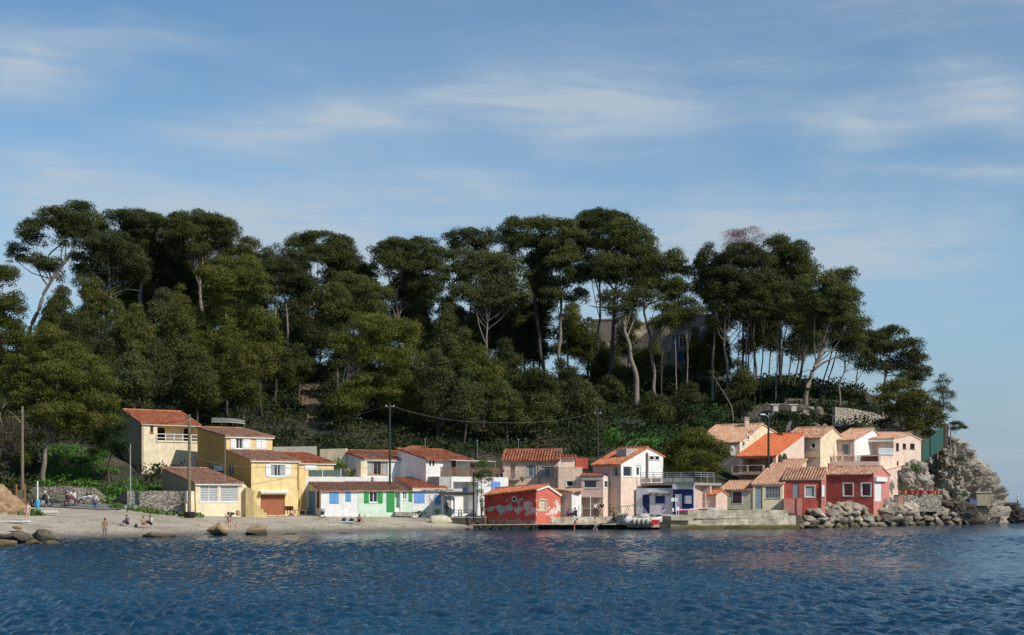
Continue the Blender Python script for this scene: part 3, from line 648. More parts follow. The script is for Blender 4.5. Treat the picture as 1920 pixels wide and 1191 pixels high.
# ---- glazed annex with the long lean-to roof
h = house('louvred_annex', 'low cream annex with white louvred windows under a long pinkish tile lean-to', 'house', 410, 156, 1.4)
p0, p1 = (367, 151), (452, 154); Q = planes(p0, p1, 9.5); F = Q['F']
a, b = F.rect((375, 909.5, 409, 941)), F.rect((413, 909.5, 447, 941))
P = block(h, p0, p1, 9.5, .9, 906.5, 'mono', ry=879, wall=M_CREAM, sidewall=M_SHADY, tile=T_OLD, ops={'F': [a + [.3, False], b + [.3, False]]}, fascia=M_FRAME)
for r_ in (a, b): window(h, F, r_, M_FRAME, M_CURT, mull=1 if r_ is a else 0, bars=9, surround=None)
mb = MB(); mb.slab([F.p(P['W'], 1, 0), F.p(P['W'] + .8, 1, 0), F.p(P['W'] + .8, zat(915, 154), 0), F.p(P['W'] + .5, zat(909, 154), 0), F.p(P['W'], zat(907, 154), 0)], (F.n.x * .2, F.n.y * .2, 0)); mb.build('wing_wall', M_CREAM, h)
L = Q['L']; mb = MB(); mb.slab([F.p(-1.1, .8, -.0), F.p(-.003, .8, 0), F.p(-.003, zat(921, 151), 0), F.p(-1.1, zat(921, 151), 0)], (F.n.x * .3, F.n.y * .3, 0)); mb.build('side_wall', M_CREAM, h)
mb = MB(); mb.box(F.p(-.85, zat(931, 151), -.12), (.42, .2, 1.15), .6); mb.build('meter_box', M_FRAME, h)
pipe(h, [F.p(-.1, P['zt'] - .15, -.1), F.p(-.1, zat(918, 151), -.1), F.p(-.02, 1.3, -.1)], M_OCHRE)
# ---- yellow house : low front block, upper block behind
h = house('yellow_house', 'big yellow house with a brown garage door, striped awning and white open shutters', 'house', 480, 162, 1.5)
p0, p1 = (471, 156), (560, 159); Q = planes(p0, p1, 7.5); F = Q['F']
wn = F.rect((507, 871.5, 534, 893)); ga = F.rect((488.5, 928, 534, 966))
l1 = Q['L'].rect((428.5, 869, 438.5, 889.5))
P = block(h, p0, p1, 7.5, .8, 863, 'mono', ry=845, wall=M_YELL, sidewall=M_OCHRE, tile=T_OLD, ops={'F': [wn + [.2, False], ga + [.25, False]], 'L': [l1 + [.2, False]]}, fascia=M_FRAME, cap=False)
window(h, F, wn, M_FRAME, M_GLASS, mull=1, curtain=True, surround=M_FRAME)
for r_ in ((498, 871, 506, 893.5), (535.5, 871, 544.5, 893.5)): leaf(h, F, F.rect(r_), M_FRAME)
door(h, F, ga, M_TERRA, .15, two=True)
window(h, Q['L'], l1, M_GREYM, mull=1)
aw = F.rect((485, 921, 539, 927)); mb = MB(); mb.slab([F.p(aw[0], aw[3], 0), F.p(aw[2], aw[3], 0), F.p(aw[2], aw[3] - .12, -.7), F.p(aw[0], aw[3] - .12, -.7)], (0, 0, .05))
n = 17
for k in range(n): x0 = aw[0] + (aw[2] - aw[0]) * k / n; x1 = aw[0] + (aw[2] - aw[0]) * (k + .86) / n; mb.slab([F.p(x0, aw[3] - .13, -.7), F.p(x1, aw[3] - .13, -.7), F.p((x0 + x1) / 2, aw[1] - .02, -.7)], (F.n.x * .02, F.n.y * .02, 0))
mb.build('awning', M_FRAME, h)
pipe(h, [F.p(P['W'] - .1, P['zt'] - .1, -.08), F.p(P['W'] - .1, zat(915, 159), -.08), F.p(P['W'] + .2, zat(918, 159), -.3), F.p(P['W'] - .05, 1.5, -.3)], M_OCHRE)
A = P['A'] + P['v'] * 7.52; u = P['u']; B = A + u * P['W']; pp0 = (960 + A.x / A.y * FP, A.y); pp1 = (960 + B.x / B.y * FP, B.y)
Q2 = planes(pp0, pp1, 9.5); F2 = Q2['F']; w2 = F2.rect((442.5, 821.5, 455, 841.5)); l2 = Q2['L'].rect((391, 868, 401, 887)); l3 = Q2['L'].rect((384, 868.5, 386, 873))
P2 = block(h, pp0, pp1, 9.5, 3.5, 818, 'mono', ry=802.5, wall=M_YELL, sidewall=M_OCHRE, tile=T_OLD, ops={'F': [w2 + [.2, False]], 'L': [l2 + [.2, False]]}, fascia=M_FRAME)
window(h, F2, w2, M_FRAME, mull=1, bars=0, surround=M_FRAME)
for r_ in ((432, 822, 441.5, 842), (456.5, 822, 469, 842)): leaf(h, F2, F2.rect(r_), M_FRAME)
closed(h, F2, F2.rect((480, 823, 499, 842.5)), M_FRAME)
window(h, Q2['L'], l2, M_GREYM, mull=1)
r_ = Q2['L'].rect((406, 874, 419, 883)); mb = MB(); panel(mb, Q2['L'], *r_, -.35, -.02); mb.build('air_conditioner', M_FRAME, h)
# right wing of the yellow house
q0, q1 = (561, 162.5), (626, 165.5); Q3 = planes(q0, q1, 6); F3 = Q3['F']
P3 = block(h, q0, q1, 6, 2.0, 867.5, 'mono', ry=850, wall=M_YELL, tile=T_RUST, wname='wing_wall', rname='wing_roof', fascia=M_FRAME)
r_ = F3.rect((571, 872, 593, 881)); panel_ = MB(); panel(panel_, F3, *r_, -.08, -.01); panel_.build('blind', M_FRAME, h)
# stair and flank wall in front
st = MB(); f = F
base = zat(965, 155)
for k in range(5):
    s0 = -.9 + k * .0; 
K = lambda px, D, z: (gx(px, D), D, z)
st.slab([K(461, 153.5, 1.1), K(476, 153.2, 1.1), K(476, 153.2, zat(921, 153.5)), K(467, 153.4, zat(914.5, 153.5)), K(461, 153.5, zat(914, 153.5))], (-.3, .9, 0))
for k, (xa, xb, yt) in enumerate(((476, 482, 940), (482, 487.5, 948), (487.5, 494, 955), (494, 500, 961.5))):
    st.slab([K(xa, 153.2, 1.1), K(xb, 153.2, 1.1), K(xb, 153.2, zat(yt, 153.2)), K(xa, 153.2, zat(yt, 153.2))], (-.2, 1.2, 0))
o = st.build('garden_stair', M_YELL, None, root=True); tag(o, 'small cream stepped wall beside the brown garage door of the yellow house', 'stair wall')
# terrace of the yellow wing with green screen
h = house('terrace', 'terrace above the cottages with green mesh screens and white parapet', 'terrace', 630, 164, 5)
mb = MB(); a_, b_ = G(570, 903, 163), G(735, 903, 166.5); zt = zat(894, 164)
mb.slab([(a_.x, a_.y, zt), (b_.x, b_.y, zt), (b_.x - 1.5, b_.y + 4, zt), (a_.x - 1.5, a_.y + 4, zt)], (0, 0, -3.6)); mb.build('parapet', M_WHITE, h)
T = Plane((a_.x, a_.y), (b_.x, b_.y))
for (x0, x1) in ((571.5, 604.5), (606, 639)):
    r_ = T.rect((x0, 881.5, x1, 893)); mb = MB(); panel(mb, T, r_[0], zt + .02, r_[2], r_[3], .12, .15)
    for k in range(6): z = zt + .08 + k * .12; panel(mb, T, r_[0], z, r_[2], z + .03, .1, .12)
    mb.build('screen', flat('green_screen', (.10, .17, .13), .9), h)
mb = MB()
for x in (571, 605, 639.5): s_ = T.s_at(x); mb.tube([T.p(s_, zt, .1), T.p(s_, zt + .95, .1)], .05, 6)
mb.build('posts', M_FRAME, h)
# garden walls behind
def gwall(name, label, pts, ytop, ybot, mat, th=.35, capm=None):
    mb = MB()
    for (a, b), (t0, t1), (b0, b1) in zip(zip(pts, pts[1:]), zip(ytop, ytop[1:]), zip(ybot, ybot[1:])):
        A, B = G(a[0], t0, a[1]), G(b[0], t1, b[1]); C, E = G(b[0], b1, b[1]), G(a[0], b0, a[1]); n = Vector((-(B - A).y, (B - A).x, 0)).normalized() * th
        mb.slab([A, B, C, E], n)
    o = mb.build(name, mat, None, root=True); tag(o, label, 'wall'); return o
gwall('garden_wall', 'grey concrete garden wall behind the roof of the yellow house', [(512, 172), (594, 175)], [838, 837], [856, 856], M_CONC)
gwall('garden_wall', 'cream garden wall between the yellow house and the glazed veranda', [(600, 173), (649, 172)], [842.5, 841], [870, 872], M_CREAM)
# ---- row of three cottages on the beach
def row(x0, d0, x1, d1, ey, ry, tile, wall, name, label, fe, ex=None, depth=6, fascia=None, skew=0):
    h = house(name, label, 'cottage', (x0 + x1) / 2, d0 + 2, 1.5); Q = planes((x0, d0), (x1, d1), depth, skew); F = Q['F']; ops = []; todo = []
    for kind, r, m in fe:
        q = F.rect(r)
        if kind == 'door': q[1] = max(q[1], 1.35); ops.append(q + [.2, False]); todo.append((door, (h, F, q, m)))
        elif kind == 'win': ops.append(q + [.2, False]); todo.append((window, (h, F, q, m)))
        elif kind == 'dark': ops.append(q + [.5, True])
        elif kind == 'closed': todo.append((closed, (h, F, q, m)))
        elif kind == 'leaf': todo.append((leaf, (h, F, q, m)))
    P = block(h, (x0, d0), (x1, d1), depth, .7, ey, 'mono', ry=ry, wall=wall, tile=tile, ops={'F': ops}, fascia=fascia, skew=skew, cap=False)
    for f, a in todo: f(*a)
    return h, P, Q
h, P, Q = row(602, 158, 671, 159.5, 920.5, 904, T_OLD, M_WHITE, 'white_cottage', 'low white beach cottage with two pairs of closed sky blue shutters', [('closed', (618, 921.5, 635, 944.5), M_BLUE), ('closed', (648, 921, 658, 940.5), M_BLUE)])
L = Q['L']; r_ = L.rect((579, 920.5, 591, 961)); r_[1] = 1.6; door(h, L, r_, M_BLUE, -.05)
r_ = L.rect((595.5, 921, 599, 953)); leaf(h, L, r_, M_BROWN, name='shutter')
h, P, Q = row(671.6, 159.55, 773, 161.7, 920, 903, T_OLD, M_MINT, 'mint_cottage', 'pale mint beach cottage with bright green shutters and a green plank door', [('leaf', (683, 920.5, 691.5, 943.5), M_GREEN), ('leaf', (709, 920.5, 717.5, 943.5), M_GREEN), ('win', (692.5, 921.5, 708, 942), M_FRAME), ('win', (755, 921.5, 762, 936.5), M_FRAME), ('leaf', (766.5, 919.5, 772.4, 940.5), M_GREEN), ('dark', (740.5, 921.5, 750, 959), None)])
F = Q['F']; r_ = F.rect((725, 921, 739.5, 960)); leaf(h, F, r_, M_GREEN, .02, name='door', z_brace=True); r_ = F.rect((740.5, 952, 750, 959)); mb = MB(); panel(mb, F, *r_, .1, .15); mb.build('door_panel', M_FRAME, h)
mb = MB(); r_ = F.rect((740, 921, 751, 960)); panel(mb, F, r_[2] - .02, r_[1], r_[2] + .22, r_[3], -.03, .02); mb.build('door_frame', M_FRAME, h)
mb = MB(); r_ = F.rect((738, 960, 772, 968)); panel(mb, F, *r_, -.8, -.01); mb.build('step', M_CONC, h)
h, P, Q = row(773.6, 161.75, 838, 163.4, 914.5, 896.5, T_RUST and T_NEW, M_WHITE, 'blue_shuttered_cottage', 'white cottage with periwinkle shutters and a bright orange tile roof above the beach bushes', [('closed', (776.5, 921, 796, 943.5), M_BLUE2), ('closed', (814.5, 928, 825.5, 946.5), M_BLUE2)], fascia=M_OFFW)
mb = MB(); F = Q['F']; panel(mb, F, -.1, P['zt'] - .42, P['W'] + 1.8, P['zt'] - .1, -.32, -.02); mb.build('fascia', M_OFFW, h)
# ---- white upper house with veranda
h = house('veranda_house', 'white upper storey house with one blue shutter and a wooden glazed veranda', 'house', 745, 170, 5)
p0, p1 = (684, 167.5), (802, 171.5); Q = planes(p0, p1, 7); F = Q['F']
v1 = F.rect((689, 864.5, 727, 890.5))
P = block(h, p0, p1, 7, 2.5, 861.5, 'mono', ry=846, wall=M_WHITE, tile=T_RUST, ops={'F': [v1 + [.3, False]]}, fascia=M_FRAME)
window(h, F, v1, mk('varnished_wood', (.36, .22, .11), .5), M_GLASS, mull=3, curtain=True)
closed(h, F, F.rect((753.5, 868, 777.5, 891.5)), M_BLUE2)
q0, q1 = (648, 172), (686, 167.4); 
P = block(h, (676.5, 165.5), (688, 165.9), 1.2, 3, 866, 'flat', wall=M_CREAM, wname='porch_pier')
r = MB(); corrugated(r, G(686, 861, 167.2), G(727, 861.5, 168.6), G(712, 847, 173.5), G(652, 848.5, 173)); r.build('veranda_roof', T_OLD, h)
mb = MB(); mb.slab([G(683, 861, 167.8), G(683, 900, 167.8), G(651, 888, 173), G(651, 850, 173)], (.2, .2, 0)); mb.build('side_wall', M_OCHRE, h)
# ---- white house with balcony terrace
h = house('balcony_house', 'white house with a rusty orange roof over a brown railed balcony terrace', 'house', 885, 167, 2)
p0, p1 = (846, 164.5), (953, 169.5); Q = planes(p0, p1, 6.5); F = Q['F']
rc = F.rect((850, 903.5, 896.5, 956)); rc[1] = 1.7
sh = F.rect((920.5, 903, 938, 923))
P = block(h, p0, p1, 6.5, .8, 895, 'flat', wall=M_WHITE, ops={'F': [rc + [2.2, True]]}, wname='ground_floor_wall')
closed(h, F, sh, M_BLUE2); bk = Plane(F.A + F.n * 2.18, F.B + F.n * 2.18)
q = F.rect((855, 933.5, 865.5, 955)); door(h, bk, (q[0] + .3, 1.75, q[2] + .5, q[3] + .1), M_NAVY, -.06)
q = F.rect((883.5, 914, 889.5, 925.5)); leaf(h, bk, (q[0] + .3, q[1], q[2] + .4, q[3]), M_BLUE2)
u, v = P['u'], P['v']; A = P['A'] - u * 1.9 + v * 2.4; B = P['A'] + u * 4.4 + v * 2.4
pp0 = (960 + A.x / A.y * FP, A.y); pp1 = (960 + B.x / B.y * FP, B.y); Q2 = planes(pp0, pp1, 6); F2 = Q2['F']
d1 = F2.rect((846.5, 862, 858, 884)); d1[1] = P['zt'] + .1; d2 = F2.rect((884, 866, 893, 884)); d2[1] = P['zt'] + .1
P2 = block(h, pp0, pp1, 6, 5.2, 861, 'mono', ry=843, wall=M_WHITE, tile=T_RUST, over=.5, ops={'F': [d1 + [.3, True], d2 + [.3, True]]}, wname='upper_wall')
door(h, F2, d1, M_BROWN, .2); door(h, F2, d2, M_BROWN, .2)
r = MB(); e = P2['E']; c = e + u * 4.4; corrugated(r, (e.x + .8, e.y - .5, P2['zr'] + .1), (c.x, c.y - .5, P2['zr'] + .1), (c.x - .2, c.y + 2, P2['zr'] + .5), (e.x + 1.4, e.y + 2, P2['zr'] + .5)); r.build('rear_roof', T_RUST, h)
mb = MB(); a_ = F2.p(3.2, P2['zt'] - .05, 0); mb.slab([F2.p(2.6, P2['zt'] - .08, -.3), F2.p(8.4, P2['zt'] - .08, -.3), F2.p(8.4, P2['zt'] - .22, -2.4), F2.p(2.6, P2['zt'] - .22, -2.4)], (0, 0, .05)); mb.build('awning', M_OFFW, h)
mb = MB()
for s in (2.7, 5.4, 8.3): mb.tube([F2.p(s, P['zt'], -2.3), F2.p(s, P2['zt'] - .2, -2.3)], .05, 6)
mb.build('awning_posts', M_STEEL, h)
zt = P['zt'] + .08
mb = MB(); r0 = P['F']
for (s0, s1, lo) in ((-1.5, 0, .0), (0.05, P['W'] * .86, 0)):
    n = int((s1 - s0) / .16)
    for k in range(n): x = s0 + (s1 - s0) * (k + .5) / n; panel(mb, r0, x - .055, zt, x + .055, zt + 1.02, .05, .08)
    panel(mb, r0, s0, zt + 1.0, s1, zt + 1.08, .02, .1)
mb.build('railing', mk('brown_railing', (.20, .12, .08), .8, .3), h)
mb = MB(); mb.slab([F.p(-1.6, 1, .1), F.p(0, 1, .1), F.p(0, zt, .1), F.p(-1.6, zt, .1)], (F.n.x * 4, F.n.y * 4, 0)); mb.build('side_wall', mk('grey_render', (.42, .41, .38), stain=.5), h)
# the side wall with two little windows behind
Lp = Q2['L']
for x in (806.5, 812.5):
    s = Lp.s_at(x); mb = MB(); z = zat(869, Lp.D(s)); panel(mb, Lp, s - .15, z - .3, s + .15, z + .3, -.02, .02); mb.build('window', M_DARK, h)
# ---- cream house with the long rusty roof
h = house('long_roof_house', 'beige house with a long rusty orange roof and two curtained windows above the red boathouse', 'house', 1005, 172, 5)
p0, p1 = (943, 172.4), (1048, 171.6); Q = planes(p0, p1, 6); F = Q['F']
w1, w2 = F.rect((986.5, 872, 1004.5, 894)), F.rect((1014.5, 875, 1038, 894.5)); d1 = F.rect((957, 869, 966, 897))
P = block(h, p0, p1, 6, 2, 862.5, 'side', ry=845.5, wall=M_BEIGE, sidewall=M_WHITE, tile=T_RUST, ridge=.5, over=.45, ops={'F': [w1 + [.2, False], w2 + [.2, False], d1 + [.5, True]]})
for w_ in (w1, w2): window(h, F, w_, M_GREYM, M_GLASS, mull=1, curtain=True, surround=M_PINKB)
railing(h, [F.p(d1[0] - .3, 0, -.5), F.p(d1[2] + .5, 0, -.5)], d1[1] - .1, .95, M_GREYM, name='balcony_rail')
mb = MB(); panel(mb, F, d1[0] - .4, d1[1] - .25, d1[2] + .6, d1[1] - .1, -.6, -.01); panel(mb, F, w2[0] - .35, w2[1] - 1.6, w2[0] - .15, P['zt'] - .1, -.12, -.005); mb.build('balcony_slab', M_CONC, h)
# ---- red boathouse with peeling plaster
def peel_mat(name, col, plaster, lo, hi):
    m = mk(name, col, .85, .3, 1.2, .4, tuple(c * .6 for c in col)); t = m.node_tree; n = t.nodes; l = t.links; b = n['Principled BSDF']
    src = b.inputs['Base Color'].links[0].from_socket; tc = n.new('ShaderNodeTexCoord')
    z = n.new('ShaderNodeTexNoise'); z.inputs['Scale'].default_value = .95; z.inputs['Detail'].default_value = 12; z.inputs['Roughness'].default_value = .68; z.inputs['Distortion'].default_value = .15; l.new(tc.outputs['Object'], z.inputs['Vector'])
    sp = n.new('ShaderNodeSeparateXYZ'); l.new(tc.outputs['Object'], sp.inputs[0])
    a = n.new('ShaderNodeMath'); a.operation = 'SUBTRACT'; a.inputs[1].default_value = 1.05; l.new(sp.outputs[2], a.inputs[0])
    a1 = n.new('ShaderNodeMath'); a1.operation = 'ABSOLUTE'; l.new(a.outputs[0], a1.inputs[0])
    a2 = n.new('ShaderNodeMath'); a2.operation = 'MULTIPLY_ADD'; a2.inputs[1].default_value = -.14; l.new(a1.outputs[0], a2.inputs[0]); l.new(z.outputs['Fac'], a2.inputs[2])
    mr = n.new('ShaderNodeMapRange'); mr.inputs[1].default_value = lo; mr.inputs[2].default_value = hi; l.new(a2.outputs[0], mr.inputs[0])
    mm = n.new('ShaderNodeMix'); mm.data_type = 'RGBA'; l.new(mr.outputs[0], mm.inputs[0]); l.new(src, mm.inputs[6]); mm.inputs[7].default_value = (*plaster, 1); l.new(mm.outputs[2], b.inputs['Base Color']); return m
M_PEEL = peel_mat('peeling_red', (.56, .075, .05), (.44, .41, .36), .452, .462); M_PEEL2 = peel_mat('peeling_salmon', (.62, .15, .10), (.62, .55, .48), .478, .488)
h = house('red_boathouse', 'red boathouse with grey plaster showing through peeling paint and a round porthole', 'boathouse', 985, 161, zat(971, 158))
K_, L_, R_ = Vector((gx(1005, 158.5), 158.5)), Vector((gx(908, 162.5), 162.5)), Vector((gx(1051, 161.5), 161.5)); X_ = L_ + (R_ - K_)
zk, zp, zr_, zl = zat(917.5, 158.5), zat(910.5, 160), zat(928, 161.5), zat(930, 162.5); z0 = .5
PL, PG, PB = Plane(L_, K_), Plane(K_, R_), Plane(R_, X_)
mb = MB(); wallface(mb, PL, z0, [(0, zl), (PL.L, zk)], []); PK = Plane(X_, L_); wallface(mb, PK, z0, [(0, zl - .4), (PK.L / 2, zl + .6), (PK.L, zl)], []); wallface(mb, PB, z0, [(0, zr_), (PB.L, zl - .4)], []); mb.build('wall', M_PEEL, h)
wr = PG.rect((1012.5, 938, 1024, 957.5))
mb = MB(); wallface(mb, PG, z0, [(0, zk), (PG.L * .45, zp), (PG.L, zr_)], [wr + [.2, False]]); mb.build('gable_wall', M_PEEL2, h)
window(h, PG, wr, mk('cream_paint', (.62, .56, .40)), mk('cream_paint', (.62, .56, .40)), mull=1, bars=2, surround=mk('cream_paint', (.62, .56, .40)))
s = PL.s_at(964.5); z = zat(936, PL.D(s)); mb = MB(); vs = []; 
for ring, rr in ((0, .30), (1, .20)):
    pass
cen = Vector(PL.p(s, z, -.04)); uu = Vector((PL.u.x, PL.u.y, 0)); nn_ = Vector((PL.n.x, PL.n.y, 0))
pts = [cen + (uu * math.cos(a) + Vector((0, 0, 1)) * math.sin(a)) * .26 for a in np.linspace(0, 2 * math.pi, 25)]; mb.tube(pts, .06, 6, False); pw = mb.build('porthole', M_FRAME, h)
mb = MB(); mb.slab([cen + (uu * math.cos(a) + Vector((0, 0, 1)) * math.sin(a)) * .24 for a in np.linspace(0, 2 * math.pi, 20, False)], nn_ * .03); mb.build('pane', M_DARK, pw)
pk = PG.p(PG.L * .45, zp); k = Vector(pk); bk_ = k + Vector((L_.x - K_.x, L_.y - K_.y, 0)); bk_.z = zl + .75
r = MB(); o_ = .25; nL = -Vector((PL.n.x, PL.n.y, 0)) * o_; nR = Vector((PB.n.x, PB.n.y, 0)) * -o_; fo = -Vector((PG.n.x, PG.n.y, 0)) * .15
corrugated(r, Vector((L_.x, L_.y, zl + .05)) + nL, Vector((K_.x, K_.y, zk + .0)) + nL + fo, k + fo + Vector((0, 0, .08)), bk_ + Vector((0, 0, .08)))
corrugated(r, Vector((R_.x, R_.y, zr_)) + nR + fo, Vector((X_.x, X_.y, zl - .35)) + nR, bk_ + Vector((0, 0, .08)), k + fo + Vector((0, 0, .08)))
captiles(r, k + fo + Vector((0, 0, .15)), bk_ + Vector((0, 0, .15)), .12); r.build('roof', T_NEW, h)
mb = MB(); 
for a_, b_ in (((0, zk), (PG.L * .45, zp)), ((PG.L * .45, zp), (PG.L, zr_))):
    mb.slab([PG.p(a_[0], a_[1] - .02, -.17), PG.p(b_[0], b_[1] - .02, -.17), PG.p(b_[0], b_[1] - .2, -.17), PG.p(a_[0], a_[1] - .2, -.17)], (PG.n.x * .06, PG.n.y * .06, 0))
mb.build('bargeboard', M_FRAME, h)
mb = MB(); panel(mb, PL, -.1, .9, PL.L + .1, zat(966.5, 160), -.22, -.01); mb.build('plinth', M_RED, h)
mb = MB(); panel(mb, PL, -.2, -.3, PL.L + .4, .98, -.75, -.24); mb.build('foundation', M_STONE, h)
# ---- toilet block
h = house('toilet_block', 'small pink and white public toilet block with dark lettering and a tiled edge', 'toilet block', 1075, 163, 1.4)
p0, p1 = (1073, 161.5), (1091, 164); Q = planes((1073, 161.5), (1092, 163.6), 3)
K1 = Vector((gx(1072, 161.2), 161.2)); 
P = block(h, (1072, 161.2), (1090, 163), 2.2, .9, 923.5, 'mono', rise=.25, wall=M_WHITE, sidewall=M_BEIGE, tile=T_PALE, over=.2)
mb = MB(); C0 = Vector((gx(1053, 163.5), 163.5)); PT = Plane((C0.x, C0.y), (K1.x, K1.y)); wallface(mb, PT, .9, [(0, zat(921, 163)), (PT.L, zat(921.5, 161.5))], []); mb.build('side_wall', M_BEIGE, h)
r = MB(); corrugated(r, PT.p(-.2, zat(920.5, 163), -.25), PT.p(PT.L + .1, zat(922.5, 161.5), -.25), PT.p(PT.L + .1, zat(918, 163), 1.6), PT.p(-.2, zat(917, 163), 1.6)); r.build('roof', T_PALE, h)
def lettering(root, P, s, z, size, txt, mat, name='lettering', flip=False):
    cu = bpy.data.curves.new(name, 'FONT'); cu.body = txt; cu.size = size; cu.extrude = .004; cu.align_x = 'LEFT'
    t = bpy.data.objects.new('tmp', cu); COL.objects.link(t); bpy.context.view_layer.update()
    me = bpy.data.meshes.new_from_object(t.evaluated_get(bpy.context.evaluated_depsgraph_get())); bpy.data.objects.remove(t)
    M = Matrix(((P.u.x, 0, -P.n.x, 0), (P.u.y, 0, -P.n.y, 0), (0, 1, 0, 0), (0, 0, 0, 1))); off = Vector(P.p(s, z, -.015)) - origin_of(root)
    me.transform(Matrix.Translation(off) @ M); me.materials.append(mat); o = bpy.data.objects.new(name, me); COL.objects.link(o); o.parent = root; return o
Fp = P['F']; a = Fp.rect((1073.5, 925, 1084, 929)); lettering(h, Fp, a[0], a[1], .34, 'TOILETTES', M_BROWN)
q = Fp.rect((1081, 926, 1089, 958)); 
# ---- flat beige box above the toilets
h = house('flat_beige_house', 'flat roofed beige box house with one small white framed window', 'house', 1068, 168, 3)
p0, p1 = (1047, 167), (1092, 167); Q = planes(p0, p1, 5); F = Q['F']; w1 = F.rect((1062, 902, 1074.5, 912))
P = block(h, p0, p1, 5, 1.2, 877.5, 'flat', wall=M_BEIGE, ops={'F': [w1 + [.2, False]]})
window(h, F, w1, M_FRAME, M_DARK, mull=0, surround=M_OFFW)
mb = MB(); a_ = P['A']; mb.box((a_.x + 1.2, a_.y + 2.4, P['zt'] + .65), (1.6, 1.0, 1.2)); mb.build('roof_box', M_PALEP, h)
r = MB(); corrugated(r, (a_.x - .2, a_.y + 1.5, P['zt'] + 1.3), (a_.x + 2.3, a_.y + 1.5, P['zt'] + 1.3), (a_.x + 2.3, a_.y + 3.5, P['zt'] + 1.6), (a_.x - .2, a_.y + 3.5, P['zt'] + 1.6)); r.build('canopy_roof', T_RUST, h)
mb = MB(); mb.box((a_.x + 2.9, a_.y + 3.6, P['zt'] + .6), (1.5, 1.2, 1.3)); mb.build('roof_shed', M_RED, h)
# ---- pink house with the wide window
h = house('wide_window_house', 'pinkish beige house with a wide dark picture window and a rough plaster corner', 'house', 1115, 167, 1.5)
p0, p1 = (1090, 166), (1131, 165.5); Q = planes(p0, p1, 5); F = Q['F']; w1 = F.rect((1094.5, 900.5, 1125, 915)); 
lo = F.rect((1092, 934, 1127, 958)); lo[1] = 1.75
P = block(h, p0, p1, 5, 1, 892, 'mono', rise=.35, wall=M_PINKB, tile=T_RUST, ops={'F': [w1 + [.3, False], lo + [.9, True]]}, cap=False)
window(h, F, w1, M_OFFW, M_GLASS, mull=0, curtain=False); 
r_ = F.rect((1099, 944, 1122, 957)); mb = MB(); bk = Plane(F.A + F.n * .88, F.B + F.n * .88); panel(mb, bk, r_[0], 1.8, r_[2], r_[3] + .2, -.1, -.01); mb.build('garage_door', M_OFFW, h)
mb = MB(); panel(mb, F, 0, P['zt'] - .45, P['W'], P['zt'] - .1, -.1, -.01); mb.build('fascia', M_OFFW, h)
mb = MB(); r_ = F.rect((1090, 930, 1132, 933)); panel(mb, F, *r_, -.5, -.01); mb.build('ledge', M_PINKB, h)
q0, q1 = (1131, 165.4), (1146, 167.5); Q = planes(q0, q1, 4); F = Q['F']; w1 = F.rect((1133.5, 902, 1140, 914.5))
P = block(h, q0, q1, 4, 1, 893.5, 'flat', wall=M_PALEP, ops={'F': [w1 + [.2, False]]}, wname='corner_wall', fascia=M_FRAME)
window(h, F, w1, M_FRAME, M_DARK, mull=0, surround=M_FRAME)
# ---- white gable house
h = house('white_gable_house', 'white gabled house with pink flank, orange roof and black windows above the boat slip', 'house', 1200, 169, 2)
p0, p1 = (1164, 165.5), (1243, 170.5); Q = planes(p0, p1, 4.5); F = Q['F']; Ls = Q['L']
ops = [F.rect(r) + [.2, False] for r in ((1168.5, 875, 1184.5, 893.5), (1192, 873, 1201, 894))]
tp = F.rect((1216.5, 854.5, 1225, 863)), F.rect((1226.5, 854.5, 1235, 863))
lw = Ls.rect((1147.5, 875, 1161, 893))
P = block(h, p0, p1, 4.5, 1.2, 869.5, 'front', ry=840.5, ridge=.62, drop=-1.0, wall=M_PALEP, sidewall=M_PINKB, tile=T_NEW, over=.35, ops={'F': ops, 'L': [lw + [.2, False]]})
white = MB(); zz = zat(895, 167); wallface(white, Plane(F.A - F.n * .03, F.B - F.n * .03), zz, [(0, P['zt']), (P['W'] * .62, P['zr']), (P['W'], P['zt'] + 1.0)], [o_[:4] + [.04, False] for o_ in ops]); white.build('gable_render', M_WHITE, h)
window(h, F, ops[0][:4], M_FRAME, M_GLASS, mull=0); window(h, F, ops[1][:4], M_FRAME, M_GLASS, mull=0, name='door', sill=False, bw=.2)
window(h, Ls, lw, M_PINKB, M_GLASS, mull=0, curtain=True)
for t_ in tp: window(h, F, t_, M_FRAME, M_DARK, mull=0, inn=-.08, sill=False)
mb = MB(); c = F.p(P['W'] * .42, P['zr'] - .55, 1.6); mb.box(c, (2.6, 1.6, .9), math.atan2(F.u.y, F.u.x)); mb.build('roof_hatch', mk('grey_render', (.42, .41, .38)), h)
mb = MB()
for x in (.35, .55): c = Vector(F.p(P['W'] * x, P['zr'] - .2, 2)); mb.tube([c, c + Vector((.9, 0, 1.1))], .03, 5)
mb.build('aerial', M_GREYM, h)
mb = MB(); s = P['W'] * .6; c = F.p(s, P['zt'] + .1, -.16); mb.box((c[0], c[1], P['zt'] - .35), (.22, .22, 3.4)); mb.build('flue', mk('brown_metal', (.22, .13, .09), .7), h)
